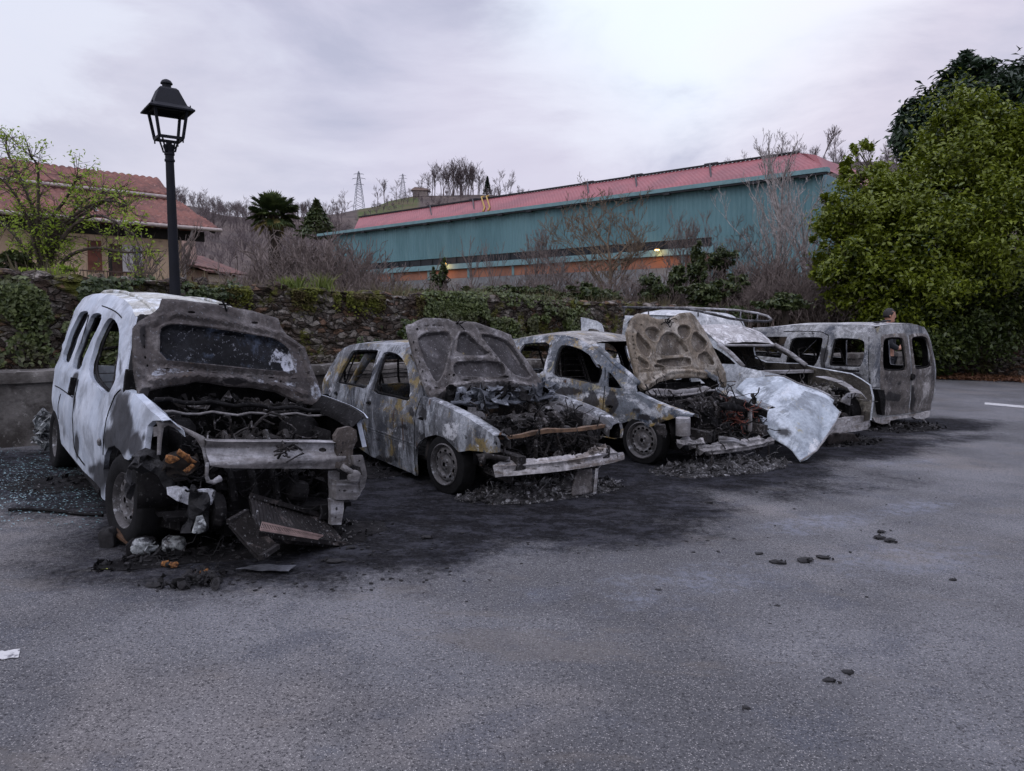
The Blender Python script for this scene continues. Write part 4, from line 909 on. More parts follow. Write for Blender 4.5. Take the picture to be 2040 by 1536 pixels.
def conifer(name, label, loc, h, rad, n, seed, mat, size, group=None):
 e_ = empty(name, loc); tag(e_, label, 'tree', group); rs = random.Random(seed); pts = []; nr = []
 for _ in range(n):
  t = rs.random()**.8; an = rs.random()*6.28; lay = (t*9) % 1; r = rad*(1-t)*(.55+.45*lay)*rs.uniform(.5, 1)**.5+.05; p = (r*math.cos(an), r*math.sin(an), h*(.08+.92*t)-r*.25); pts.append(p); nr.append((math.cos(an)*.5, math.sin(an)*.5, .8))
 v, f, t = leaf_mesh(pts, nr, size, seed, 2.2, .3, .4); np_obj('crown', v, f, mat, e_, rnd=t); mb = MB(); mb.tube([(0, 0, -.5), (0, 0, h*.9)], rad*.09, 6, r2=.02); mb.build('trunk', M['bark'], e_); return e_
conifer('conifer', 'dark conifer on the hilltop right of the tall bare clump', hill_pt(971, 1), 10, 3.2, 1300, 5, M['conif'], .6)
conifer('conifer', 'dark green conifer among bare trees left of the factory roof', W(632, 470, 95), 4.4, 3.4, 1300, 6, M['bushg'], .4)
def pylon(px, ytop, ybase, dep, label):
 a = W(px, ytop, dep); b_ = W(px, ybase, dep); H = a.z-b_.z; e_ = empty('electricity_pylon', (b_.x, b_.y, b_.z)); tag(e_, label, 'pylon', 'steel lattice pylons on the hill'); mb = MB(); w0 = H*.12; r = H*.0045
 wz = lambda t: w0*(1-t)**1.0*.9+w0*.16
 for s_ in ((-1, -1), (1, -1), (1, 1), (-1, 1)): mb.bar((s_[0]*wz(0)/1, s_[1]*wz(0), 0), (s_[0]*wz(.62), s_[1]*wz(.62), H*.62), r*2, r*2); mb.bar((s_[0]*wz(.62), s_[1]*wz(.62), H*.62), (s_[0]*.02*H*.3, s_[1]*.02*H*.3, H), r*1.8, r*1.8)
 t = 0;
 while t < .95:
  t2 = min(.96, t+.09*(1.25-t)); a0, a1 = wz(min(t, .9)), wz(min(t2, .9))
  for s_ in (-1, 1):
   mb.bar((-a0, s_*a0, H*t), (a1, s_*a1, H*t2), r, r); mb.bar((a0, s_*a0, H*t), (-a1, s_*a1, H*t2), r, r); mb.bar((s_*a0, -a0, H*t), (s_*a1, a1, H*t2), r, r)
  t = t2
 mb.build('lattice_mast', MST, e_)
 for z_, l_ in ((.68, .12), (.82, .16), (.93, .12)):
  mb = MB(); mb.bar((-l_*H, 0, H*z_), (l_*H, 0, H*z_), r*1.6, r*1.6); mb.bar((-l_*H, 0, H*z_), (0, 0, H*(z_+.035)), r*1.2, r*1.2); mb.bar((l_*H, 0, H*z_), (0, 0, H*(z_+.035)), r*1.2, r*1.2)
  for s_ in (-1, 1): mb.bar((s_*l_*H, 0, H*z_), (s_*l_*H, 0, H*(z_-.03)), r, r, up=(1, 0, 0))
  mb.build('cross_arm', MST, e_)
MST = plain('grey_lattice_steel', (.20, .21, .24), .7, .2, 2, 0)
pylon(716, 341, 424, 400, 'large steel pylon at the foot of the green meadow'); pylon(803, 346, 400, 430, 'second smaller steel pylon above the meadow'); pylon(957, 358, 392, 470, 'faint distant pylon behind the hilltop bare clump')
def hill_house():
 p = hill_pt(838, 1.0); e_ = empty('hilltop_house', p); tag(e_, 'small low-roofed farmhouse on top of the meadow hill', 'house')
 mb = MB(); mb.box((0, 0, 1.2), (8, 6, 3.6)); mb.build('wall', plain('far_wall', (.26, .22, .20), .9, .3, 1, 0), e_)
 mb = MB(); vs = [(-5.2, -3.8, 2.7), (5.6, -3.8, 2.5), (5.6, 3.8, 2.5), (-5.2, 3.8, 2.7), (-3.2, 0, 5.0), (3.5, 0, 4.2)]; mb.add(vs, [(0, 1, 5, 4), (2, 3, 4, 5), (1, 2, 5), (3, 0, 4), (3, 2, 1, 0)]); mb.build('roof', plain('far_brown_roof', (.16, .11, .09), .9, .3, 1, 0), e_)
hill_house()
# ------------------------------------------------------------------ palm
def palm():
 dep = 34; c = W(545, 425, dep); base = Vector((c.x, c.y, 1.0)); h = c.z-base.z; e_ = empty('palm_tree', base); tag(e_, 'shaggy fan palm standing above the bare shrubs right of the house', 'palm tree')
 rs = random.Random(3); mb = MB(); mb.tube([(0, 0, -.5), (.05, 0, h*.5), (0, 0, h)], [.20, .17, .21], 10)
 for _ in range(400):
  z = rs.uniform(h*.1, h*1.02); an = rs.random()*6.28; r = .19; p = Vector((r*math.cos(an), r*math.sin(an), z)); mb.bar(p, p+Vector((math.cos(an)*.12, math.sin(an)*.12, rs.uniform(-.3, -.05))), .04, .02)
 mb.build('trunk', bark('palm_fibre', (.055, .04, .03), (.03, .022, .018)), e_)
 def fronds(n, tmin, tmax, seed, mat, nm, ln):
  rs = random.Random(seed); V = []; Fc = []; Tn = []
  for _ in range(n):
   an = rs.random()*6.28; el = rs.uniform(tmin, tmax); d = Vector((math.cos(an)*math.cos(el), math.sin(an)*math.cos(el), math.sin(el))); L_ = ln*rs.uniform(.75, 1.1); tip = Vector((0, 0, h))+d*L_*.62+Vector((0, 0, -.06*L_)); side = d.cross(Vector((0, 0, 1))).normalized(); up = side.cross(d); tone = rs.random()
   k = 22
   for i in range(k):
    fa = (i/(k-1)-.5)*2*2.2; ld = (d*math.cos(fa)+side*math.sin(fa)+up*.12).normalized(); l2 = L_*.62*(1-.25*abs(fa)/2.2)*rs.uniform(.85, 1.05); m_ = tip+ld*l2*.6; e2 = tip+ld*l2+Vector((0, 0, -.28*l2*rs.uniform(.4, 1.3))); w_ = ld.cross(up).normalized()*.028
    b0 = len(V); V += [tip-w_*.4, tip+w_*.4, m_+w_, e2, m_-w_]; Fc.append((b0, b0+1, b0+2, b0+3, b0+4)); Tn.append(min(1, max(0, tone+rs.gauss(0, .15))))
   s0 = Vector((0, 0, h)); w_ = side*.015; b0 = len(V); V += [s0-w_, s0+w_, tip+w_, tip, tip-w_]; Fc.append((b0, b0+1, b0+2, b0+3, b0+4)); Tn.append(.6)
  np_obj(nm, np.array([tuple(v) for v in V]), np.array(Fc), mat, e_, rnd=Tn)
 fronds(84, -.6, 1.5, 5, M['palm'], 'crown', 1.0); fronds(10, -1.1, -.5, 6, M['palmdry'], 'dry_fronds', .95)
palm()
# ------------------------------------------------------------------ leafy trees
def leafy(name, label, cat, base, trunk_h, clumps, n, size, mat, seed, barkm, jit=.5, asp=1.7, group=None, limbs=True, shell=.45):
 """clumps: (centre, (rx,ry,rz)) in world; leaves gather on twiggy sub-clumps in every clump"""
 e_ = empty(name, base); tag(e_, label, cat, group); rs = np.random.RandomState(seed); P = []; Nn = []
 vol = [c_[1][0]*c_[1][2] for c_ in clumps]; tot = sum(vol)
 for (c_, r_), v_ in zip(clumps, vol):
  m = int(n*v_/tot); ns = max(6, int(m/130)); d = rs.normal(0, 1, (ns, 3)); d /= np.linalg.norm(d, axis=1)[:, None]; rad = rs.uniform(shell, 1.06, (ns, 1)); sub = d*rad
  idx = rs.randint(ns, size=m); sr = rs.uniform(.10, .27, (ns, 1))[idx]
  q = sub[idx]*rs.uniform(.86, 1.1, (ns, 1))[idx]+rs.normal(0, 1, (m, 3))*sr*.75; P.append(q*np.array(r_)+np.array(c_)); nn = d[idx]*.5+np.array([0, 0, .7]); Nn.append(nn)
 P = np.concatenate(P); Nn = np.concatenate(Nn); v, f, t = leaf_mesh(P, Nn, size, seed, asp, .25, jit)
 v = v-np.array(base); np_obj('crown', v, f, mat, e_, rnd=t)
 mb = MB(); rr = random.Random(seed); b0 = Vector((0, 0, 0)); top = Vector((0, 0, trunk_h)); mb.tube([b0-Vector((0, 0, .6)), top*.5+Vector((.1, 0, 0)), top], .05*trunk_h+.08, 8, r2=.03*trunk_h+.05)
 for c_, r_ in clumps:
  q = Vector(c_)-Vector(base); m_ = top.lerp(q, .5)+Vector((rr.gauss(0, .2), rr.gauss(0, .2), -.2)); mb.tube([top*.8, m_, q], .035, 5, r2=.02) if limbs else None
  for _ in range(5): d_ = Vector((rr.gauss(0, 1), rr.gauss(0, 1), rr.gauss(0, 1))).normalized(); mb.tube([m_.lerp(q, .7), q+Vector((d_.x*r_[0], d_.y*r_[1], d_.z*r_[2]))*.8], .02, 4, r2=.006)
 mb.build('trunk', barkm, e_, True); return e_
def C(px, py, dep, rx, ry, rz): return (tuple(W(px, py, dep)), (rx*dep/F, ry, rz*dep/F))
b_ = W(1880, 740, 24.5); b_ = (b_.x, b_.y, -.35)
leafy('laurel_tree', 'huge yellow-green laurel tree overhanging the right side of the lot', 'tree', b_, 3.0,
      [C(1930, 330, 24, 110, 1.6, 120), C(1790, 405, 23.5, 105, 1.6, 80), C(1715, 430, 23.2, 80, 1.4, 70), C(1690, 520, 23, 60, 1.3, 70), C(1850, 500, 23, 120, 1.8, 110), C(1990, 470, 22.5, 110, 1.8, 120), C(1790, 600, 23.4, 90, 1.5, 70), C(1770, 560, 23, 100, 1.4, 90), C(2090, 350, 23, 110, 1.8, 130), C(1910, 250, 24.3, 55, 1.0, 60), C(1980, 260, 24, 60, 1.0, 60), C(1865, 350, 24, 50, 1, 50), C(1740, 350, 23.7, 36, .8, 45), C(1642, 410, 23.4, 24, .5, 26), C(1650, 480, 23.2, 26, .5, 30), C(1640, 545, 23.2, 24, .5, 30), C(1690, 345, 23.6, 26, .5, 30), C(1712, 305, 23.8, 18, .4, 26), C(1668, 590, 23.2, 30, .5, 26), C(1905, 205, 24.3, 24, .5, 26), C(1955, 215, 24.2, 24, .5, 30), C(2010, 225, 24, 24, .5, 26), C(1700, 620, 23.3, 34, .6, 26), C(1670, 440, 23.4, 45, .8, 50)], 90000, .105, M['laurel'], 21, M['bark'], .6, 1.6)
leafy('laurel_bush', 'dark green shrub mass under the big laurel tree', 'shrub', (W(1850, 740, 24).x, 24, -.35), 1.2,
      [C(1830, 690, 23.3, 100, 1.3, 70), C(1750, 650, 23.6, 50, 1, 50), C(1900, 640, 23.6, 100, 1.4, 90), C(1860, 600, 23.4, 120, 1.4, 80), C(2010, 580, 23.2, 90, 1.2, 70), C(1840, 560, 23.6, 130, 1.4, 60), C(2050, 640, 24, 60, 1, 60)], 42000, .10, mat_leaf('shaded_laurel_leaf', (.022, .038, .010), (.085, .11, .02), (.04, .06, .014), .45, .2, .6), 22, M['bark'], .6, 1.6)  # darker copy of the laurel leaf: shade under the tree put into its colour
b_ = W(1980, 740, 28.5); b_ = (b_.x, b_.y, -.3)
leafy('evergreen_tree', 'tall dark evergreen tree rising behind the laurel at the right', 'tree', b_, 6.0,
      [C(1940, 205, 28, 75, 1.6, 65), C(2020, 220, 28, 90, 1.8, 80), C(1900, 230, 28, 70, 1.4, 80), C(2100, 200, 28, 90, 1.8, 80), C(1950, 160, 28.3, 40, 1, 30), C(1850, 265, 27.5, 60, 1.2, 60), C(1825, 240, 27.5, 32, .8, 40), C(1810, 290, 27.4, 42, .8, 55), C(2040, 165, 28, 60, 1.2, 45), C(1960, 280, 28, 90, 1.6, 80), C(1895, 150, 28, 18, .5, 28), C(1925, 130, 28, 20, .5, 22)], 60000, .14, M['ever'], 23, M['bark'], .5, 2.3)
b_ = (W(90, 560, 17.5).x, 17.5, 1.6)
def spring_tree():
 base = Vector(b_); e_ = empty('young_leaf_tree', base); tag(e_, 'sprawling tree with fresh lime-green leaves at the left edge', 'tree')
 rs = random.Random(5); segs = []; tips = []
 arms = [[(60, 560), (60, 500), (75, 440), (40, 350), (10, 300), (14, 270)], [(85, 545), (70, 490), (50, 420), (20, 370), (-20, 340)], [(90, 530), (100, 470), (160, 430), (240, 380), (250, 430)], [(95, 540), (110, 500), (70, 430), (60, 400), (25, 330)],
   [(90, 535), (75, 480), (75, 430), (78, 330), (60, 310)], [(90, 560), (100, 500), (130, 450), (160, 400), (215, 385)], [(100, 560), (130, 510), (190, 490), (250, 505), (300, 500)], [(60, 540), (40, 480), (10, 450), (-30, 420)], [(90, 520), (95, 440), (130, 400), (150, 360), (155, 350)],
   [(110, 500), (140, 450), (190, 425), (230, 440), (270, 470)], [(100, 470), (150, 425), (210, 395), (255, 410)]]
 def bez(p, n=14):
  p = chaikin(p, 2, False); return p
 for ai, arm in enumerate(arms):
  pp = bez(arm); dd = 17.5+rs.uniform(-1.2, 1.2); P = [W(x, y, 17.5+(dd-17.5)*i/len(pp))-base for i, (x, y) in enumerate(pp)]; n = len(P); r0 = .042
  for i in range(n-1): segs.append((P[i], P[i+1], r0*(1-i/n)+.012, r0*(1-(i+1)/n)+.012, 0))
  for i in range(2, n):
   for _ in range(3):
    d_ = Vector((rs.gauss(0, 1), rs.gauss(0, 1), rs.gauss(.3, .8))).normalized(); ln = rs.uniform(.2, .7); q = P[i]+d_*ln; m_ = P[i]+d_*ln*.5+Vector((0, 0, rs.gauss(0, .05))); segs.append((P[i], m_, .009, .007, 1)); segs.append((m_, q, .007, .004, 1)); tips += [(q, 1), (m_, .6)]
    for _ in range(2): d2 = (d_+Vector((rs.gauss(0, .7), rs.gauss(0, .7), rs.gauss(.2, .5)))).normalized(); q2 = m_+d2*rs.uniform(.1, .35); segs.append((m_, q2, .006, .003, 1)); tips.append((q2, 1))
   tips.append((P[i], .4))
 v, f = seg_np([s_ for s_ in segs if s_[4] == 0], .01, 5); np_obj('trunk', v, f, M['bark'], e_); v, f = seg_np([s_ for s_ in segs if s_[4] == 1], .004, 3); np_obj('branches', v, f, M['bark'], e_)
 pts = []
 for q, k in tips:
  if rs.random() > .4: continue
  for _ in range(int(rs.uniform(2, 8)*k)+1): pts.append(tuple(q+Vector((rs.gauss(0, .07), rs.gauss(0, .07), rs.gauss(0, .07)))))
 v, f, t = leaf_mesh(pts, [(0, -.3, 1)]*len(pts), .055, 5, 1.6, .3, .8); np_obj('crown', v, f, M['spring'], e_, rnd=t)
spring_tree()
def at_land(px, dep, z=None): p = W(px, 600, dep); return Vector((p.x, p.y, (LANDZ+gz(p.x, 0)-.3) if z is None else z))
# mid-distance bare trees on the bank behind the wall
def btree(px, ytop, dep, seed, label, mt='bark', mw='twig', spread=.5, n0=9, lv=4, kids=3, r=.1, upb=.4, tf=.15, rmin=.009, cat='tree', name='bare_tree', group=None, lenf=.6, wob=.08):
 b0 = at_land(px, dep); top = W(px, ytop, dep).z; h = top-b0.z; segs = grow(seed, 10, r*10/h, lv, spread, n0, upb, kids, lenf, tf, wob); zmax = np.percentile([s_[1].z for s_ in segs], 99.7)
 k = h/zmax; segs = [(s_[0]*k, s_[1]*k, s_[2]*k, s_[3]*k, s_[4]) for s_ in segs]
 return bare_tree(name, label, cat, b0, segs, M[mt], M[mw], group, rmin)
btree(1212, 352, 30, 41, 'wide bare tan-barked tree in front of the factory middle', 'barkt', 'barkt', .55, 20, 5, 3, .10, .45, .12, .011, wob=.1, lenf=.6)
btree(1075, 455, 31, 42, 'bare tree left of the wide tan-barked tree before the factory', 'barkg', 'twig', .42, 16, 5, 3, .06, .6, .04)
btree(1360, 420, 33, 43, 'grey bare fan-shaped tree right of the wide tan-barked tree', 'barkg', 'twig', .42, 16, 5, 3, .06, .6, .04)
btree(1545, 262, 32, 44, 'tall slender birch with white bark before the factory right end', 'birch', 'birch', .38, 22, 5, 3, .13, .5, .2, .008, lenf=.52)
btree(1600, 345, 30, 45, 'second birch with a forked white trunk right of the tall birch', 'birch', 'birch', .45, 14, 4, 3, .10, .45, .15, .009)
btree(1470, 440, 31, 46, 'grey bare tree left of the tall birch', 'barkg', 'barkg', .5, 14, 5, 3, .06, .4, .06)
btree(1668, 420, 29, 47, 'grey tangled bare tree touching the laurel tree', 'barkg', 'barkg', .5, 14, 5, 3, .06, .4, .06)
btree(938, 470, 33, 48, 'slim bare sapling right of the palm before the teal wall', 'barkg', 'twig', .32, 9, 3, 3, .05, .6, .1)
btree(850, 490, 33, 49, 'short bare sapling beside the wall lamp of the factory', 'barkg', 'twig', .35, 9, 3, 3, .05, .6, .1)
btree(985, 475, 34, 50, 'slim bare sapling left of centre before the teal wall', 'barkg', 'twig', .32, 9, 3, 3, .05, .6, .1)
btree(330, 440, 20, 51, 'thin bare bush tree close behind the lamp post', 'barkg', 'twig', .35, 12, 3, 4, .04, .6, .02)
btree(285, 470, 20, 52, 'thin bare bush left of the lamp post before the ochre house', 'barkg', 'twig', .4, 12, 3, 4, .035, .6, .02)
btree(1120, 500, 27, 53, 'low bare bush under the wide tan-barked tree, left side', 'barkg', 'twig', .5, 12, 4, 3, .05, .4, .02)
def thicket(kind, seed, h=3.0, spread=1.25, n=46):
 segs = []; rs = random.Random(seed)
 for i in range(n):
  s0 = (rs.gauss(0, spread*.45), rs.gauss(0, spread*.4), 0); g = grow(seed*50+i, h*rs.uniform(.7, 1.2), .022, 2, .45, 6, .35, 4, .5, .15, .16, s0); segs += g
 return segs
TH = [thicket(0, 3), thicket(1, 4), thicket(2, 5)]; tproto = []
rs_ = random.Random(77)
TP = [(508, 515, 30, .9), (545, 535, 29, .95), (598, 450, 31, 1.15), (625, 450, 30, 1.15), (655, 455, 29, 1.1), (690, 480, 28, 1.0), (735, 530, 26, .8), (520, 540, 27, .7), (600, 530, 25, .8), (800, 550, 26, .6), (860, 555, 27, .6), (930, 550, 27, .6), (1000, 545, 28, .65), (1060, 540, 27, .7), (1130, 530, 28, .8), (1200, 545, 26, .7), (1290, 520, 28, .9),
      (1480, 500, 28, 1.05), (1530, 490, 27, 1.15), (1580, 480, 27, 1.15), (1630, 490, 26, 1.15), (1560, 530, 25, .9), (1620, 530, 24.5, .95), (1660, 540, 24.5, .95), (1500, 540, 25, .8), (1440, 530, 27, .8), (1340, 540, 27, .7)]
for i, (px, yt, dep, sc) in enumerate(TP):
 b0 = at_land(px, dep); h = W(px, yt, dep).z-b0.z; k = i % 3; sc = h/max(s_[1].z for s_ in TH[k]); wh = 'brown bare shrub' if px < 760 else ('low straw-brown bare shrub' if px < 1400 else 'grey tangled bare shrub')
 wr = 'in the thicket around the palm' if px < 760 else ('along the factory side of the wall' if px < 1400 else 'under the birches')
 grp = 'bare shrubs '+wr; lb = wh+' '+wr+(' before the factory' if px > 1400 else '')
 if len(tproto) <= k:
  e_ = bare_tree('bare_shrub', lb, 'shrub', b0, TH[k], M['twig'], M['twig'], grp, .011); e_.scale = (sc*1.15, sc*1.15, sc); tproto.append(e_)
 else: copy_thing(tproto[k], b0, i*1.3, (sc*1.15, sc*1.15, sc), lb, grp)
GB = [(1300, 575, 26, 30, 30), (1345, 555, 26.5, 26, 34), (1392, 530, 27, 20, 52), (1435, 510, 28, 34, 26), (1445, 565, 26, 36, 30), (1400, 585, 24, 60, 24), (866, 568, 30, 12, 34), (883, 550, 30.5, 8, 34), (1180, 585, 24, 60, 22), (1060, 583, 25, 70, 18), (960, 585, 24, 60, 14), (820, 588, 24, 60, 12), (20, 535, 17, 34, 36), (100, 545, 16.5, 40, 22), (1560, 600, 22, 60, 16)]
GL = ['dark green shrub left of the tall green shrubs by the birch', 'tall dark green shrub in the middle of the factory shrubs', 'tallest green shrub before the right end of the vent band', 'rounded green shrub under the right factory lamp', 'broad green shrub low under the right factory lamp', 'low green undergrowth shrub on the wall top behind the tan bonnet', 'narrow dark conifer-like shrub by the left wall lamp', 'second narrow dark shrub touching the left wall lamp', 'low olive shrub along the wall top under the wide bare tree', 'long low olive shrub above the thick ivy curtain', 'low olive shrub above the ivy left end', 'low straw-green shrub on the wall top left of centre', 'dark blue-green shrub at the left edge below the lime tree', 'bright green low shrub under the lime tree', 'low green shrub below the white birches']
for i, ((px, py, dep, rx, rz), lb) in enumerate(zip(GB, GL)):
 k = dep/F; c = W(px, py, dep); r = Vector((rx*k, .9, rz*k)); rs2 = random.Random(i+5)
 cl = [(tuple(c+Vector((rs2.uniform(-.5, .5)*r.x, rs2.uniform(-.5, .5), rs2.uniform(-.5, .5)*r.z))), (r.x*.55, .6, r.z*.6)) for _ in range(6)]+[(tuple(c-Vector((0, 0, r.z*.6))), (r.x*.9, .8, r.z*.6))]
 mt = M['spring'] if i == 13 else M['bushg']
 leafy('green_shrub', lb, 'shrub', tuple(at_land(px, dep)), max(.3, c.z-at_land(px, dep).z), cl, int(900+rx*rz*1.6), .11 if i != 13 else .08, mt, 60+i, M['bark'], .7, 1.5, limbs=True, shell=.3)
def undergrowth():
 rs = np.random.RandomState(8); n = 26000; px = rs.uniform(560, 1740, n); dep = rs.uniform(0, 1, n)
 V = []; base = []
 for i in range(n):
  t = rs.uniform(3, 31); d = .5+abs(rs.normal(0, 2.0)); p = SW0+RD*t+ND*d; base.append((p.x, p.y, LANDZ+gz(p.x, 0)-.15))
 b0 = np.array(base); d = rs.normal(0, .35, (n, 3)); d[:, 2] = 1; hh = rs.uniform(.25, 1.0, (n, 1))*(.55+.5*np.sin(b0[:, :1]*1.7)**2); s_ = np.cross(d, rs.normal(0, 1, (n, 3))); s_ /= np.linalg.norm(s_, axis=1)[:, None]; m_ = b0+d*hh*.55; t_ = b0+d*hh+rs.normal(0, .12, (n, 3))*hh; wd = .008
 v = np.stack([b0-s_*wd, b0+s_*wd, m_+s_*wd, t_, m_-s_*wd], 1).reshape(-1, 3); f = np.arange(n*5).reshape(n, 5); o = np_obj('dry_grass', v, f, M['strawb'], rnd=rs.rand(n)); tag(o, 'dry straw-coloured grass and stalks along the wall top', 'grass', kind='stuff')
undergrowth()
def litter():
 rs = np.random.RandomState(18); n = 5000; P = []
 for _ in range(n):
  px = rs.uniform(1700, 2120); p = W(px, 0, 24.2+rs.uniform(-1.6, 1.0)-(px-1860)*.002); P.append((p.x, p.y, gz(p.x, 0)+.03+rs.uniform(0, .06)))
 v, f, t = leaf_mesh(P, [(0, 0, 1)]*n, .10, 18, 1.4, .2, .5); o = np_obj('fallen_leaves', v, f, M['litter'], rnd=t); tag(o, 'strip of red-brown fallen leaves under the laurel tree', 'leaves', kind='stuff')
litter()
# ------------------------------------------------------------------ burnt vehicles: shared builders
class Car:
 def __init__(s, name, label, cat, ox, oy, ang, W_, dz=0.0, roll=0.0, group='burnt-out vehicles parked in a row'):
  X = Vector((math.sin(ang), -math.cos(ang), SL*math.sin(ang))).normalized(); Y = Vector((math.cos(ang), math.sin(ang), SL*math.cos(ang))); Y = (Y-X*Y.dot(X)).normalized(); Z = X.cross(Y); Y, Z = Y*math.cos(roll)-Z*math.sin(roll), Z*math.cos(roll)+Y*math.sin(roll)
  Mx = Matrix((X, Y, Z)).transposed().to_4x4(); Mx.translation = Vector((ox, oy, gz(ox, oy)+dz)); s.M = Mx; s.W = W_
  s.e = empty(name, mat=Mx); tag(s.e, label, cat, group)
 def S(s, o, a, b, disp=None, n=None): return Surf(o, a, b, disp, s.M, n)
 def side(s, prof, front=None, tk=None):
  """near side sheet: u = X, v = Z, displaced inwards (+Y) by prof(Z)+front(X)"""
  f = lambda u, v: -(prof(v)*(tk(u) if tk else 1)+(front(u) if front else 0)); s.near = s.S((0, 0, 0), (1, 0, 0), (0, 0, 1), f, n=(0, -1, 0))
  s.far = Surf((0, s.W, 0), (1, 0, 0), (0, 0, 1), f, s.M, n=(0, 1, 0)); s.sf = lambda u, v: -f(u, v); return s.near
 def loc(s, px, py, y=0.0):      # pixel to local (X, Z) on the vertical plane at local Y = y
  S = s.S((0, y, 0), (1, 0, 0), (0, 0, 1), n=(0, -1, 0)); return S.px(px, py)
 def wp(s, x, y, z): return s.M @ Vector((x, y, z))
def pchip(pts):
 def f(v):
  if v <= pts[0][0]: return pts[0][1]
  for (a, ya), (b, yb) in zip(pts, pts[1:]):
   if v <= b: t = (v-a)/(b-a); return ya+(yb-ya)*(t*t*(3-2*t)*.5+t*.5)
  return pts[-1][1]
 return f
def arc_pts(cx, cz, r, a0, a1, n=10): return [('L', cx+r*math.cos(R(a0+(a1-a0)*i/n)), cz+r*math.sin(R(a0+(a1-a0)*i/n))) for i in range(n+1)]
def rim_wheel(car, x, y, rr, tr, tw=.17, inward=1, yaw=0.0, z=None, tyre='burnt', nh=10, name='wheel', drop=0.0, cast=False, holes=True):
 """wheel whose outer face looks to -Y (inward=1) or +Y (inward=-1)"""
 zc = tr if z is None else z; e_ = empty(name); e_.parent = car.e; e_.location = (x, y, zc); e_.rotation_euler = (0, 0, yaw if inward > 0 else math.pi+yaw)
 # local frame of the wheel: outer face at y = 0, looking to -y
 Mr = Matrix.Rotation(R(90), 4, 'X')      # lathe axis z -> -y
 mb = MB(); prof = [(rr*.98, .0), (rr*1.03, -.006), (rr*1.03, -.016), (rr*.95, -.024), (rr*.90, -.05), (rr*.88, -.09), (rr*.95, -tw*.9), (rr*1.03, -tw*.95), (rr*1.02, -tw*.97), (rr*.93, -tw*.9), (rr*.86, -.09), (rr*.87, -.05), (rr*.92, -.018)]
 mb.lathe(prof, 36, Mr, closed=True);
 dish = pchip([(0, .010), (rr*.22, .010), (rr*.30, .028), (rr*.45, .040), (rr*.62, .022), (rr*.78, .030), (rr*.9, .055)]) if not cast else pchip([(0, .02), (rr*.3, .02), (rr*.5, .03), (rr*.9, .02)])
 S = Surf((0, 0, 0), (1, 0, 0), (0, 0, 1), lambda u, v: -dish(math.hypot(u, v)), None, n=(0, -1, 0))
 cir = lambda cx, cz, ra, rb=None, an=0, n=12: [(cx+ra*math.cos(2*math.pi*i/n)*math.cos(an)-(rb or ra)*math.sin(2*math.pi*i/n)*math.sin(an), cz+ra*math.cos(2*math.pi*i/n)*math.sin(an)+(rb or ra)*math.sin(2*math.pi*i/n)*math.cos(an)) for i in range(n)]
 hs = []
 if holes:
  for k in range(nh): a = 2*math.pi*(k+.5)/nh; hs.append(cir(rr*.66*math.cos(a), rr*.66*math.sin(a), rr*.075, rr*.12, a, 8))
  for k in range(4): a = 2*math.pi*(k+.4)/4; hs.append(cir(rr*.24*math.cos(a), rr*.24*math.sin(a), rr*.045, n=6))
 hs.append(cir(0, 0, rr*.12, n=8)); sheet(mb, S, cir(0, 0, rr*.9, n=36), hs, rr*.11, .004)
 mb.build('rim', M['rim'], e_, True, angle=35)
 mb = MB(); mb.lathe([(rr*.5, -.06), (rr*.5, -.12), (0, -.12)], 16, Mr); mb.lathe([(0, -.05), (rr*.7, -.052), (rr*.7, -.07), (0, -.075)], 20, Mr); mb.build('brake_disc', M['soot'], e_)
 mb = MB()
 if tyre == 'full':
  prof = [(rr*.97, -.004), (rr*1.1, .012), (tr*.86, .018), (tr*.95, .006), (tr, -.012), (tr*1.0, -tw*.5), (tr*1.0, -tw*.93), (tr*.94, -tw*1.04), (rr*1.1, -tw*1.03), (rr*.97, -tw*.96)]
  mb.lathe(prof, 56, Mr, closed=True)
  vs = mb.v
  for i, v in enumerate(vs):
   g = math.atan2(v.z, v.x); v *= 1.0; k = 1+.006*math.sin(g*40)+.012*noise.noise(v*9); v.x *= k; v.z *= k
   if v.z < -tr*.93: v.z = -tr*.93-(v.z+tr*.93)*-.25; v.y += -.01
 else:
  prof = [(rr*1.0, -.012), (rr*1.05, -.010), (tr*.93, -.022), (tr*.96, -.05), (tr*.95, -tw*.85), (rr*1.08, -tw*.93), (rr*.98, -tw*.9)]
  mb.lathe(prof, 56, Mr, closed=True)
  for v in mb.v:
   k = 1+.035*noise.noise(v*8)+.015*noise.noise(v*30); v.x *= k; v.z *= k
   if v.z < -tr*.93: v.z = -tr*.93+(v.z+tr*.93)*.2
 mb.build('tyre', M['tyre'], e_, True, angle=50); return e_
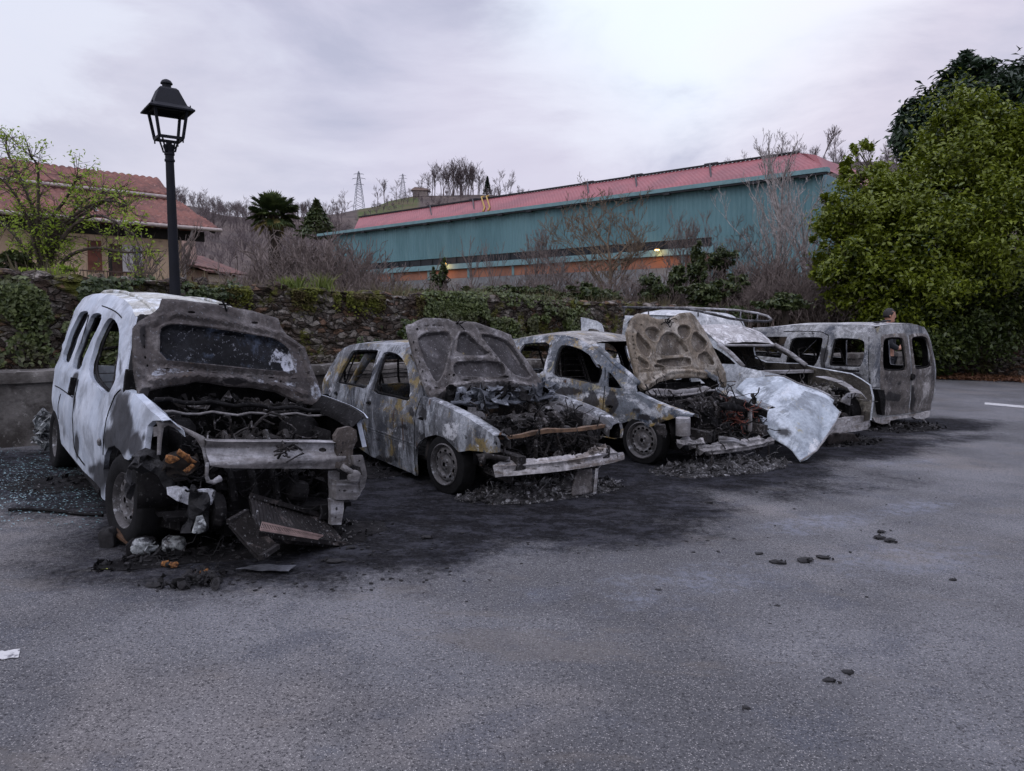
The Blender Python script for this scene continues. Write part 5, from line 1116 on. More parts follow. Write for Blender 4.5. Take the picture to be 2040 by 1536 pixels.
def roof_loft(car, edge, crown, mat, name='roof', n=22, th=.006, dent=0.0, lip=.0, soot=None, seed=0, ash=None):
 """edge: (X,Z) list, rear to front, on the near side sheet; mirrored to the far side"""
 mb = MB(); e2 = []
 for i in range(len(edge)-1):
  k = max(1, int(math.dist(edge[i], edge[i+1])/.07)); e2 += [(edge[i][0]+(edge[i+1][0]-edge[i][0])*j/k, edge[i][1]+(edge[i+1][1]-edge[i][1])*j/k) for j in range(k)]
 e2.append(edge[-1]); vs = []; at = []
 for X, Z in e2:
  y0 = car.sf(X, Z)
  for j in range(n+1):
   t = j/n; y = y0+(car.W-2*y0)*t; s_ = 2*t-1; z = Z+crown*(1-abs(s_)**2.4); x = X+lip*(1-s_*s_)
   z += dent*noise.noise(Vector((x*1.4, y*1.4, seed)))*(1-abs(s_)**4); vs.append(Vector((x, y, z))); at.append(soot(x, y) if soot else 0.0)
 fs = [(i*(n+1)+j, (i+1)*(n+1)+j, (i+1)*(n+1)+j+1, i*(n+1)+j+1) for i in range(len(e2)-1) for j in range(n)]
 solid(mb, vs, fs, th, 0, 1, at if soot else None); return mb.build(name, [mat, M['soot']], car.e, True, angle=50)
def rot_rand(rnd): return Matrix.Rotation(rnd.uniform(0, 6.28), 3, 'X') @ Matrix.Rotation(rnd.uniform(0, 6.28), 3, 'Y') @ Matrix.Rotation(rnd.uniform(0, 6.28), 3, 'Z')
def shard(mb, c, s_, rnd, mi=0):
 Mr = rot_rand(rnd); n = rnd.randint(3, 5); k = 4; P = []
 for i in range(n+1):
  for j in range(k): P.append(Vector(c)+Mr @ Vector(((i/n-.5)*s_*2+rnd.gauss(0, .12)*s_, (j/(k-1)-.5)*s_*1.1+rnd.gauss(0, .12)*s_, rnd.gauss(0, .22)*s_)))
 fs = [(i*k+j, (i+1)*k+j, (i+1)*k+j+1, i*k+j+1) for i in range(n) for j in range(k-1)]; solid(mb, P, fs, s_*.05+.002, mi, mi)
def wirebit(mb, c, s_, rnd, r=.004, mi=0, n=6):
 p = Vector(c); d = Vector((rnd.gauss(0, 1), rnd.gauss(0, 1), rnd.gauss(0, .6))).normalized(); P = [p]
 for _ in range(n): d = (d+Vector((rnd.gauss(0, .5), rnd.gauss(0, .5), rnd.gauss(0, .5)))).normalized(); p = p+d*s_/n; P.append(p)
 mb.tube(P, r, 4, mi)
def engine_bay(car, x0, x1, y0, y1, z0, z1, n, seed, name='engine', mats=None, wires=26, big=True):
 rnd = random.Random(seed); mb = MB(); U = rnd.uniform; cx, cy = (x0+x1)/2, (y0+y1)/2
 mats = mats or [M['soot'], M['engine']]
 if big:      # block, head with runners, gearbox, alternator, hoses
  mb.box((cx, cy, z0+(z1-z0)*.38), ((x1-x0)*.55, (y1-y0)*.55, (z1-z0)*.7), Matrix.Rotation(.12, 3, 'Z'), 0, .85); mb.box((cx, cy, z0+(z1-z0)*.80), ((x1-x0)*.42, (y1-y0)*.46, (z1-z0)*.16), Matrix.Rotation(.1, 3, 'Z'), 1, .9)
  for k in range(4): yk = cy+(y1-y0)*(.16*k-.24); mb.tube([(cx, yk, z1-.06), (cx+.10, yk, z1-.02), (cx+.19, yk, z1-.10), (cx+.21, yk+.02, z1-.24)], .024, 7, 1)
  mb.lathe([(0, 0), (.07, 0), (.075, .02), (.075, .10), (.05, .12), (0, .12)], 14, Matrix.Translation((cx+.18, cy+(y1-y0)*.33, z1-.22)) @ Matrix.Rotation(R(80), 4, 'X'), 1)
  mb.lathe([(0, 0), (.11, 0), (.12, .03), (.11, .07), (0, .08)], 18, Matrix.Translation((cx+.2, cy-(y1-y0)*.30, z0+.2)) @ Matrix.Rotation(R(90), 4, 'X'), 0)
 for _ in range(n):
  c = (U(x0, x1), U(y0, y1), z0+(z1-z0)*U(.05, .95)); s_ = U(.02, .07); q = rnd.random(); mi = 1 if rnd.random() < .45 else 0
  if q < .35: shard(mb, c, s_, rnd, mi)
  elif q < .42: rock(mb, c, (s_*U(.5, 1.2), s_*U(.5, 1.2), s_*U(.4, .9)), rnd, rot_rand(rnd), mi, 7)
  elif q < .6: mb.box(c, (s_*U(.6, 2), s_*U(.5, 1.5), s_*U(.3, 1)), rot_rand(rnd), mi, U(.6, 1))
  elif q < .75: mb.lathe([(0, 0), (s_*.5, 0), (s_*.55, s_*.2), (s_*.5, s_*.9), (0, s_)], 10, Matrix.Translation(c) @ rot_rand(rnd).to_4x4(), mi)
  else: wirebit(mb, c, U(.15, .4), rnd, U(.004, .012), mi)
 for _ in range(wires*3): wirebit(mb, (U(x0, x1), U(y0, y1), U(z0+(z1-z0)*.5, z1)), U(.12, .45), rnd, U(.003, .009), int(rnd.random() < .7))
 return mb.build(name, mats, car.e)
def interior(car, x0, x1, z0, zd, seats=((-1.2, .45), (-1.2, 1.2)), dash=None, back=None):
 W_ = car.W; mb = MB(); mb.grid(20, 10, lambda u, v: (x0+(x1-x0)*u, .1+(W_-.2)*v, z0+.03*noise.noise(Vector((u*9, v*6, 0)))), th=.03); mb.build('floor_pan', M['soot'], car.e)
 for sx, sy in seats:
  mb = MB(); w_ = .25
  for s_ in (-1, 1): mb.tube([(sx-.05, sy+s_*w_, z0+.28), (sx-.2, sy+s_*w_*.95, z0+.6), (sx-.3, sy+s_*w_*.75, z0+.88)], .014, 6); mb.tube([(sx+.42, sy+s_*w_, z0+.05), (sx+.42, sy+s_*w_, z0+.24), (sx-.05, sy+s_*w_, z0+.28)], .014, 6)
  mb.tube([(sx-.3, sy-w_*.75, z0+.88), (sx-.32, sy, z0+.92), (sx-.3, sy+w_*.75, z0+.88)], .014, 6)
  for k in range(7): zz = z0+.34+.08*k; xx = sx-.08-.035*k; mb.tube([(xx, sy-w_*.9, zz), (xx-.03, sy, zz+.01), (xx, sy+w_*.9, zz)], .005, 4)
  for k in range(6): xx = sx+.02+.07*k; mb.tube([(xx, sy-w_, z0+.27), (xx, sy, z0+.235), (xx, sy+w_, z0+.27)], .005, 4)
  mb.build('seat', M['engine'], car.e)
 if dash is not None:
  dx, dz = dash; mb = MB(); rnd = random.Random(int(dx*100)); mb.tube([(dx, .12, dz), (dx-.04, W_/2, dz+.02), (dx, W_-.12, dz)], .035, 8)
  for _ in range(30): shard(mb, (dx+rnd.uniform(-.12, .12), rnd.uniform(.2, W_-.2), dz+rnd.uniform(-.2, .06)), rnd.uniform(.03, .08), rnd)
  mb.tube([(dx, W_-.5, dz-.02), (dx-.35, W_-.5, dz+.05)], .02, 6); mb.build('dashboard', M['soot'], car.e)
  mb = MB(); cc = Vector((dx-.36, W_-.5, dz+.06)); mb.tube([cc+Vector((-.05*math.sin(a)*1, .18*math.cos(a), .17*math.sin(a))) for a in [2*math.pi*i/20 for i in range(21)]], .009, 6); mb.tube([cc+Vector((0, -.18, 0)), cc, cc+Vector((0, .18, 0))], .01, 5); mb.build('steering_wheel', M['soot'], car.e)
def pressed(car, S, outline, recs, depth, mat, name, sp=.026, rim=.02, holes=(), th=.012, back=True, bow=None, seed=0, matin=None, soot=None, ash=None, ribs=()):
 """pressed inner panel of a bonnet: recesses sunk by depth with rounded walls; an outer skin behind it"""
 d0 = S.disp; recs2 = [chaikin(r, 1) for r in recs]
 def disp(u, v):
  h = d0(u, v)
  for r, r2 in zip(recs, recs2):
   q = pdist(u, v, r2)
   if inpoly(u, v, r2): h -= depth*sstep(0, rim, q)
   elif q < .035: h += .009*math.exp(-((q-.010)/.010)**2)
  e_ = pdist(u, v, outline); h += .012*(sstep(0, .012, e_)-1)-.008*sstep(.05, .07, e_)*(1-sstep(.09, .11, e_))
  for rb, wd, hh in ribs:
   q = pdist(u, v, rb, False); h += hh*(1-sstep(wd*.4, wd, q))
  return h+.004*noise.noise(Vector((u*6, v*6, seed)))
 S2 = Surf(S.o, S.a, S.b, disp, S.M, n=tuple(S.n)); lines = []
 for r2 in recs2:
  lines.append(r2); cx = sum(p[0] for p in r2)/len(r2); cy = sum(p[1] for p in r2)/len(r2); ins = []
  for p in r2:
   dx, dy = cx-p[0], cy-p[1]; l = math.hypot(dx, dy)+1e-6; ins.append((p[0]+dx/l*rim*1.1, p[1]+dy/l*rim*1.1))
  lines.append(ins); lines.append([(cx+(p[0]-cx)*(1+.012/(math.hypot(p[0]-cx, p[1]-cy)+.01)), cy+(p[1]-cy)*(1+.012/(math.hypot(p[0]-cx, p[1]-cy)+.01))) for p in r2])
 def inset(u, v): return max([sstep(.0, rim*.8, pdist(u, v, r2)) if inpoly(u, v, r2) else 0 for r2 in recs2] or [0])
 mb = MB(); sheet(mb, S2, outline, holes, sp, .003, lines=lines, soot=soot, ash=ash, seed=seed)
 o = mb.build(name, [mat, mat], car.e, True, angle=24)
 if matin:      # recesses, walls included, get a darker colour: shade painted in for contrast
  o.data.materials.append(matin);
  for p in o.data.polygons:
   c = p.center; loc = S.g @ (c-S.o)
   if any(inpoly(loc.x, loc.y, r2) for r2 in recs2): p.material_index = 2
 if back:
  S3 = Surf(S.o-S.n*(depth+.004), S.a, S.b, lambda u, v: d0(u, v), S.M, n=tuple(S.n)); mb = MB(); sheet(mb, S3, outline, (), .06, .004); mb.build('bonnet_skin', [mat, M['c4body']], o, True)
 return o
def oval(S, x, y, rx, ry, z=None, n=8, an=0.0):
 a = z(x, y) if z else (x, y); q = []
 for i in range(n):
  t = 2*math.pi*i/n; dx, dy = rx*math.cos(t), ry*math.sin(t); dx, dy = dx*math.cos(an)-dy*math.sin(an), dx*math.sin(an)+dy*math.cos(an)
  p = z(x+dx, y+dy) if z else (x+dx, y+dy); q.append(S.px(*p))
 return q
def beam(mb, S, top, bot, z, depth, mi=0, sp=.05, holes=(), disp=None):
 """box beam whose front face is traced by top (left to right) and bot (left to right)"""
 out = S.poly(top+bot[::-1], z); sheet(mb, S, out, holes, sp, depth, mi)
# ------------------------------------------------------------------ wreck 1: white high-roof car, nearest on the left
def car1():
 g = G(235, 1085); W1 = 1.56
 car = Car('burnt_van', 'burnt white high-roofed car with its sooty bonnet up, nearest on the left', 'car', g.x, g.y, R(38.8), W1, roll=R(3.3))
 z1 = zoomf(60, 560, 2.4)
 prof = pchip([(0, .06), (.35, .03), (.65, 0), (.95, .05), (1.08, .11), (1.25, .16), (1.55, .26), (1.68, .34), (1.76, .44)])
 fr = lambda x: (.10*((x-.35)/.5)**2 if x > .35 else 0)+(.06*((-3.2-x)/.7)**2 if x < -3.2 else 0)
 tk = lambda u: .75+.25*sstep(-2.6, -.9, u)
 S = car.side(prof, fr, tk)
 out = S.poly([(630, 665), (585, 668), (562, 690), (552, 760), (545, 830), (500, 832), (470, 856), (452, 850), (430, 810), (402, 786), (374, 796), (356, 835), (350, 900), (355, 960), (364, 1010), (362, 1052), (345, 1040), (325, 1000), (240, 890), (150, 778), (142, 740), (133, 680), (122, 632), (110, 612), (103, 560), (108, 500), (118, 410), (140, 305), (180, 200), (230, 112), (262, 76), (300, 62), (340, 58), (400, 66), (450, 88), (488, 128), (505, 170), (496, 230), (476, 300), (462, 400), (448, 516), (500, 540), (550, 588), (600, 638)], z1)
 out = [(max(u, -3.42), v) for u, v in out]
 w1 = chaikin(S.poly([(280, 412), (300, 340), (330, 255), (362, 190), (385, 172), (412, 192), (427, 240), (425, 300), (420, 360), (410, 430), (396, 500), (376, 540), (350, 532), (308, 490), (285, 452)], z1))
 w2 = chaikin(S.poly([(200, 408), (215, 350), (240, 290), (270, 215), (294, 158), (330, 150), (345, 165), (325, 220), (290, 290), (262, 350), (240, 420), (222, 424)], z1))
 w3 = chaikin(S.poly([(153, 366), (175, 300), (205, 215), (235, 150), (265, 140), (282, 150), (255, 215), (220, 300), (195, 370), (182, 392), (162, 384)], z1))
 soot = blobs(S, [(430, 640, 60, 150, .9), (410, 760, 95, 90, 1.0), (500, 780, 60, 75, .85), (470, 690, 40, 90, .8), (330, 930, 60, 110, .75), (225, 780, 16, 95, .75), (212, 560, 12, 90, .6), (215, 470, 16, 46, .95), (430, 380, 16, 150, .5), (300, 900, 40, 40, .7), (160, 720, 14, 60, .5), (352, 470, 40, 70, .45), (545, 740, 14, 60, .6), (140, 560, 8, 50, .5)], z1)
 mb = MB(); sheet(mb, S, out, [w1, w2, w3], .038, .035, 0, 1, soot=soot); mb.build('side_panel', [M['c1paint'], M['soot']], car.e, True, angle=40)
 mb = MB(); sheet(mb, car.far, out, [w1, w2, w3], .08, .035, 0, 1); mb.build('side_panel', [M['c1paint'], M['soot']], car.e, True, angle=40)
 # window frames: dark rubber reveal set inside each opening
 for w_ in (w1, w2, w3):
  cx = sum(p[0] for p in w_)/len(w_); cy = sum(p[1] for p in w_)/len(w_); ins = [(cx+(p[0]-cx)*.88, cy+(p[1]-cy)*.93) for p in w_]; ow = [(cx+(p[0]-cx)*1.03, cy+(p[1]-cy)*1.02) for p in w_]
  mb = MB(); Sx = Surf(S.o, S.a, S.b, lambda u, v: S.disp(u, v)-.045, S.M, n=tuple(S.n)); sheet(mb, Sx, chaikin(ow, 1), [chaikin(ins, 1)], .06, .012); mb.build('window_frame', M['soot'], car.e, True)
 # door gaps as thin dark grooves, handle, rail
 def groove(pts, w_=.012, nm='door_gap', mat=None, h=.004):
  mb = MB(); q = chaikin(S.poly(pts, z1), 1, False); P = [S(u, v)+S.n*.001 for u, v in q]; vs = []
  for i, p in enumerate(P):
   t = (P[min(i+1, len(P)-1)]-P[max(0, i-1)]).normalized(); s_ = t.cross(S.n); vs += [p-s_*w_/2, p-s_*w_/2+S.n*h, p+s_*w_/2+S.n*h, p+s_*w_/2]
  mb.add(vs, [(4*i+j, 4*i+4+j, 4*i+5+j, 4*i+1+j) for i in range(len(P)-1) for j in range(3)]); mb.build(nm, mat or M['soot'], car.e)
 groove([(232, 470), (214, 560), (205, 640), (207, 740), (214, 815), (262, 880)]); groove([(436, 518), (400, 560), (370, 640), (355, 740), (350, 830)]); groove([(440, 175), (418, 150), (380, 130), (345, 118)], .01); groove([(148, 540), (134, 600), (136, 660)], .01); groove([(120, 500), (146, 512), (205, 555)], .008)
 groove([(246, 300), (282, 160)], .03)
 a = S.px(*z1(222, 462)); b_ = S.px(*z1(206, 545)); mb = MB(); mb.bar(S(*a)+S.n*.02, S(*b_)+S.n*.02, .05, .045, up=(0, 1, 0)); mb.build('door_handle', M['soot'], car.e)
 a = S.px(*z1(338, 770)); mb = MB(); rock(mb, S(*a)+S.n*.012, (.03, .015, .03), random.Random(2)); mb.build('indicator_stub', M['c1frame'], car.e)
 # sill
 a = car.near.px(*z1(160, 800)); b_ = car.near.px(*z1(338, 1012)); a = (max(a[0], -3.0), a[1]); mb = MB(); mb.tube([Vector((a[0], .09, a[1])), Vector((b_[0], .07, b_[1]))], .045, 8); mb.build('sill', M['soot'], car.e)
 a = (a[0], a[1])
 # roof
 redge = S.poly([(232, 112), (262, 76), (300, 62), (340, 58), (400, 66), (450, 88), (488, 128), (504, 168)], z1)
 redge = [(redge[0][0]-.12, redge[0][1]-.3)]+redge
 roof_loft(car, redge, .05, M['c1roof'], dent=.03)
 for y in (car.sf(-2, 1.75)+.06, W1-car.sf(-2, 1.75)-.06):
  mb = MB(); p = [(u, y, v+.03) for u, v in redge[2:]]; mb.tube(p, .018, 6); mb.build('roof_rail', M['c1roof'], car.e, True)
 # tailgate frame at the back
 xr = min(p[0] for p in out); mb = MB(); SB = car.S((xr+.03, 0, 0), (0, 1, 0), (0, 0, 1), n=(-1, 0, 0)); sheet(mb, SB, [(.08, .35), (W1-.08, .35), (W1-.1, 1.2), (W1-.3, 1.66), (.3, 1.66), (.1, 1.2)], [[(.25, 1.0), (W1-.25, 1.0), (W1-.38, 1.5), (.38, 1.5)]], .1, .03); mb.build('tailgate', [M['c1paint'], M['soot']], car.e, True)
 # windscreen frame behind the bonnet
 pil = S.poly([(505, 170), (478, 300), (462, 400), (450, 515)], z1)
 for side in (0, 1):
  mb = MB(); P = [Vector((u+.0, (car.sf(u, v)+.05) if side == 0 else W1-car.sf(u, v)-.05, v)) for u, v in pil]; mb.tube(P, .035, 8); mb.build('windscreen_pillar', M['soot'], car.e, True)
 # bonnet lining
 Hn = Vector((.9, 0, .45)).normalized(); bx = -.05
 disp = lambda u, v: .05*(1-((u-W1/2)/(W1/2))**2)*0+.03*math.sin(v*2)
 SH = car.S((bx, 0, 1.0), (0, 1, 0), (-.45, 0, .9), disp, n=tuple(Hn))
 ho = SH.poly([(632, 80), (700, 82), (900, 108), (1060, 138), (1190, 175), (1200, 212), (1230, 255), (1318, 312), (1345, 400), (1378, 480), (1402, 560), (1412, 600), (1300, 580), (1180, 522), (1060, 500), (960, 496), (860, 478), (800, 472), (740, 488), (660, 496), (575, 516), (560, 560), (545, 585), (520, 540), (500, 430), (492, 330), (495, 215), (520, 190), (600, 140), (622, 118)], z1)
 rec = SH.poly([(620, 232), (640, 215), (690, 205), (800, 216), (960, 240), (1100, 262), (1172, 275), (1232, 312), (1250, 370), (1268, 436), (1100, 422), (900, 400), (760, 388), (620, 376)], z1)
 hs = [oval(SH, *q, z1) for q in ((772, 148, 20, 8), (1075, 198, 18, 7), (925, 126, 20, 4), (693, 104, 6, 5), (1135, 182, 6, 5), (545, 258, 5, 7), (548, 312, 5, 8), (552, 362, 5, 8), (562, 402, 5, 7), (655, 418, 16, 3), (770, 426, 16, 3), (885, 437, 16, 3), (1050, 452, 16, 3), (1155, 460, 16, 3), (1262, 466, 14, 3), (1290, 330, 5, 7), (1330, 440, 5, 8), (1200, 478, 5, 5), (860, 478, 4, 3), (770, 478, 4, 3))]
 ribs = [(SH.poly([(590, 200), (640, 170), (700, 160), (900, 190), (1100, 232), (1190, 250), (1270, 300)], z1), .03, .022), (SH.poly([(560, 230), (575, 330), (590, 420)], z1), .02, -.014), (SH.poly([(590, 470), (780, 450), (960, 462), (1180, 500), (1320, 540)], z1), .035, .025), (SH.poly([(600, 395), (900, 425), (1260, 455)], z1), .02, -.012), (SH.poly([(1290, 320), (1330, 430), (1370, 540)], z1), .02, .018)]
 sootf = blobs(SH, [(560, 560, 60, 60, .9), (700, 520, 200, 20, .6), (540, 260, 20, 80, .5), (800, 130, 60, 16, .5), (1000, 480, 160, 18, .55)], z1)
 ashf = blobs(SH, [(700, 430, 120, 20, .75), (620, 440, 50, 14, .8), (1150, 480, 200, 30, .5), (1240, 400, 40, 90, .7), (1370, 540, 40, 40, .7), (1180, 350, 60, 60, .55)], z1)
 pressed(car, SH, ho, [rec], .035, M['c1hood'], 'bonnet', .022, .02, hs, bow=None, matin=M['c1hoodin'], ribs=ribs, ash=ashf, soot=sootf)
 mb = MB(); p = SH(*SH.px(*z1(925, 118)))+SH.n*.02; mb.tube([p+Vector((0, -.02, .03)), p, p+Vector((0, .02, -.05))], .008, 5); mb.tube([p+Vector((0, -.04, 0)), p+Vector((0, .04, 0))], .007, 5); mb.build('bonnet_latch', M['soot'], car.e)
 # firewall, cowl, wing rails, strut towers
 mb = MB(); SF = car.S((-.34, 0, 0), (0, 1, 0), (0, 0, 1), lambda u, v: .03*noise.noise(Vector((u*5, v*5, 2)))+.012*math.sin(u*45)*(v > .95), n=(1, 0, 0)); sheet(mb, SF, [(.06, .3), (W1-.06, .3), (W1-.08, 1.16), (.08, 1.16)], (), .05, .03); mb.build('firewall', M['soot'], car.e, True)
 mb = MB()
 for (pa, pb, yy, r) in (((575, 545), (1400, 600), None, .02), ((590, 605), (1400, 620), None, .012)):
  A_ = SH(*SH.px(*z1(*pa))); B_ = SH(*SH.px(*z1(*pb))); P = [A_.lerp(B_, t/14)+Vector((.12, 0, -.02+.012*math.sin(t*1.9))) for t in range(15)]; mb.tube(P, r*.8, 6, int(r < .015))
 mb.build('cowl_strip', [M['soot'], M['c1frame']], car.e, True)
 mb = MB(); rnd = random.Random(3)
 for i in range(34): y = rnd.uniform(.2, W1-.15); shard(mb, (-.12+rnd.uniform(-.06, .1), y, .93+rnd.uniform(-.03, .03)), rnd.uniform(.04, .09), rnd, int(rnd.random() < .4))
 mb.build('scuttle_debris', [M['soot'], M['engine']], car.e)
 topr = S.poly([(450, 520), (500, 542), (550, 590), (600, 640), (630, 668)], z1)
 for side in (0, 1):
  yy = lambda u, v, o=0: (car.sf(u, v)+o) if side == 0 else W1-car.sf(u, v)-o
  mb = MB(); vs = []
  for u, v in resample([*topr, (topr[-1][0]+.001, topr[-1][1])][:-1], .06)[:int(1e9)]:
   pass
  P = []
  for i in range(len(topr)-1):
   for k in range(5): t = k/5; P.append((topr[i][0]*(1-t)+topr[i+1][0]*t, topr[i][1]*(1-t)+topr[i+1][1]*t))
  P.append(topr[-1]);
  for u, v in P: vs += [Vector((u, yy(u, v), v)), Vector((u, yy(u, v, .05), v+.008)), Vector((u, yy(u, v, .09), v-.03)), Vector((u, yy(u, v, .13), v-.06)), Vector((u, yy(u, v, .14), v-.10))]
  fs = [(5*i+j, 5*i+5+j, 5*i+6+j, 5*i+1+j) for i in range(len(P)-1) for j in range(4)]
  if side == 0: fs = [f[::-1] for f in fs]
  solid(mb, vs, [f[::-1] for f in fs], .004); mb.build('wing_rail', M['c1paint'] if side == 0 else M['soot'], car.e, True, angle=40)
  mb = MB(); mb.lathe([(.16, 0), (.15, .22), (.11, .27), (.05, .28), (.05, .31), (0, .31)], 20, Matrix.Translation((-.02, .32 if side == 0 else W1-.32, .58))); mb.build('strut_tower', M['soot'], car.e, True)
 engine_bay(car, -.22, .5, .35, W1-.3, .30, .80, 130, 5)
 # front panel: upper rail, cross member, bracket
 xf = .72; SFp = car.S((xf, 0, 0), (0, 1, 0), (0, 0, 1), lambda u, v: -.10*((u-W1/2)/(W1/2))**2, n=(1, 0, 0))
 T = [(842, 762), (900, 768), (1100, 768), (1300, 768), (1500, 772)]; B = [(858, 882), (930, 893), (1100, 896), (1300, 896), (1510, 896)]
 hs = [oval(SFp, 1272, 806, 20, 10, z1), oval(SFp, 1408, 810, 19, 10, z1), oval(SFp, 960, 800, 3, 3, z1), oval(SFp, 1200, 772, 6, 3, z1), oval(SFp, 1050, 800, 3, 3, z1)]
 dsp0 = SFp.disp; z_a = SFp.px(*z1(1100, 768))[1]; z_b = SFp.px(*z1(1100, 896))[1]
 SX = Surf(SFp.o, SFp.a, SFp.b, lambda u, v: dsp0(u, v)-.03*sstep(z_a-.005, z_a-.03, v)*(1-sstep(z_b+.10, z_b+.055, v))+.02*math.exp(-((v-z_b-.04)/.02)**2)+.008*noise.noise(Vector((u*4, v*9, 5))), SFp.M, n=(1, 0, 0))
 mb = MB(); sheet(mb, SX, SFp.poly(T+B[::-1], z1), hs, .022, .006); mb.build('front_crossmember', M['c1frame'], car.e, True, angle=50)
 mb = MB(); Pt = SFp.poly(T, z1); vs = []
 for u, v in chaikin(Pt, 2, False): vs += [SFp(u, v), SFp(u, v)+Vector((-.07, 0, .006)), SFp(u, v)+Vector((-.075, 0, -.03))]
 n_ = len(vs)//3; solid(mb, vs, [(3*i+j, 3*i+3+j, 3*i+4+j, 3*i+1+j) for i in range(n_-1) for j in range(2)], .004); mb.build('lock_platform', M['c1frame'], car.e, True)
 mb = MB(); rnd = random.Random(9); c0 = SFp(*SFp.px(*z1(1205, 800)))+Vector((.03, 0, 0))
 for _ in range(16): wirebit(mb, c0, rnd.uniform(.06, .13), rnd, .006)
 a = SFp(*SFp.px(*z1(1290, 815))); b2 = SFp(*SFp.px(*z1(1212, 860))); mb.tube([a+Vector((.05, 0, 0)), b2+Vector((.05, 0, 0))], .005, 5); mb.build('bonnet_lock', M['engine'], car.e)
 # headlamp surround on the near corner
 SC_ = car.S((xf-.06, 0, 0), (0, 1, 0), (0, 0, 1), lambda u, v: -.25*max(0, .42-u), n=(1, 0, 0))
 mb = MB(); sheet(mb, SC_, SC_.poly([(628, 662), (690, 680), (760, 712), (830, 745), (850, 762), (842, 800), (858, 882), (835, 872), (820, 800), (790, 752), (730, 716), (660, 690), (640, 700), (630, 760), (625, 830), (606, 832), (608, 750), (612, 700), (600, 672)], z1), (), .03, .03); mb.build('lamp_surround', M['c1frame'], car.e, True)
 mb = MB(); sheet(mb, SC_, SC_.poly([(588, 700), (612, 696), (614, 740), (590, 745)], z1), (), .03, .02); mb.build('lamp_bracket', M['c1frame'], car.e)
 def lump(pts, zf, mat, nm, dx=.0, th=.08, sp=.03, lab=None, amp=.04):
  mb = MB(); S2 = car.S((xf-.02+dx, 0, 0), (0, 1, 0), (0, 0, 1), lambda u, v: amp*noise.noise(Vector((u*14, v*14, 1)))+.5*amp*noise.noise(Vector((u*40, v*40, 1))), n=(1, 0, 0)); sheet(mb, S2, S2.poly(pts, zf), (), sp, th); o_ = mb.build(nm, mat, car.e, True, angle=50)
  if lab: o_['label'] = lab
 lump([(632, 862), (660, 825), (700, 812), (745, 830), (790, 850), (815, 870), (790, 905), (752, 930), (722, 925), (690, 895), (650, 885)], z1, plain('charred_lamp_shell', (.03, .022, .016), .85, .5, 14, .6, 40, col2=(.01, .009, .009)), 'headlamp_shell', -.02)
 mb = MB(); SL_ = car.S((xf+.03, 0, 0), (0, 1, 0), (0, 0, 1), lambda u, v: .03*noise.noise(Vector((u*20, v*20, 1))), n=(1, 0, 0))
 for pp in ([(645, 862), (665, 835), (700, 838), (715, 850), (690, 868), (665, 874)], [(715, 812), (750, 828), (770, 855), (800, 862), (790, 872), (755, 868), (735, 850), (700, 826)], [(745, 905), (770, 870), (788, 880), (770, 900), (755, 918)]): sheet(mb, SL_, SL_.poly(pp, z1), (), .02, .03)
 mb.build('lamp_foam', M['foam'], car.e, True)
 # plastic remains, pipe, lower white bracket, hanging post
 blackp = plain('melted_black_plastic', (.02, .02, .022), .55, .5, 8, .9, 18, bd=.03)
 lump([(478, 880), (500, 842), (560, 830), (640, 868), (672, 900), (680, 960), (660, 1010), (640, 985), (610, 930), (560, 900), (520, 875), (490, 900), (470, 1000), (458, 1035), (452, 980), (462, 920)], z1, blackp, 'wheel_arch_liner', -.10, .05, amp=.08)
 mb = MB(); q = [SL_(*SL_.px(*z1(*p)))-Vector((.02, 0, 0)) for p in ((852, 870), (848, 930), (855, 960), (880, 965), (915, 945))]; mb.tube(q, [.012, .012, .014, .016, .022], 8); mb.build('coolant_pipe', M['c1frame'], car.e, True)
 mb = MB(); rnd = random.Random(31)
 for a_, b_ in (((690, 950), (840, 968)), ((700, 940), (860, 955)), ((760, 1010), (840, 1030))):
  A_ = SL_(*SL_.px(*z1(*a_))); B_ = SL_(*SL_.px(*z1(*b_))); mb.tube([A_.lerp(B_, t/8)+Vector((-.08, 0, .03*noise.noise(Vector((t*.7, a_[0], 0))))) for t in range(9)], .007, 5)
 mb.build('wiring_loom', M['soot'], car.e)
 lump([(652, 985), (700, 978), (760, 1000), (885, 1000), (884, 1045), (868, 1070), (840, 1068), (760, 1072), (700, 1050), (655, 1020)], z1, burnt('sooty_white_bracket', (.62, .64, .68), [((.015, .015, .016), 5, .50, .56, (1, 1, .4), 8)], bump=.3, seed=41), 'bumper_bracket', -.06, .05, amp=.02)
 lump([(765, 1010), (850, 1010), (858, 1100), (842, 1200), (800, 1212), (768, 1205), (755, 1100)], z1, blackp, 'bumper_stay', -.04, .07, amp=.05)
 lump([(800, 1130), (828, 1125), (842, 1160), (838, 1195), (805, 1208), (780, 1205), (790, 1170)], z1, M['silver'], 'torn_flap', .0, .02, amp=.02)
 # right-hand corner of the front: rusty white bracket column
 SR_ = car.S((xf-.02, 0, 0), (0, 1, 0), (0, 0, 1), lambda u, v: -.12*max(0, u-1.2), n=(1, 0, 0))
 def rb(pts, hs=(), nm='corner_bracket', th=.04, dx=0, mat=None):
  S2 = car.S((xf-.02+dx, 0, 0), (0, 1, 0), (0, 0, 1), lambda u, v: -.12*max(0, u-1.2)+.006*noise.noise(Vector((u*20, v*20, 3))), n=(1, 0, 0)); mb = MB(); sheet(mb, S2, S2.poly(pts, z1), [oval(S2, *h, z1) for h in hs], .025, th); mb.build(nm, mat or M['c1frame'], car.e, True, angle=40)
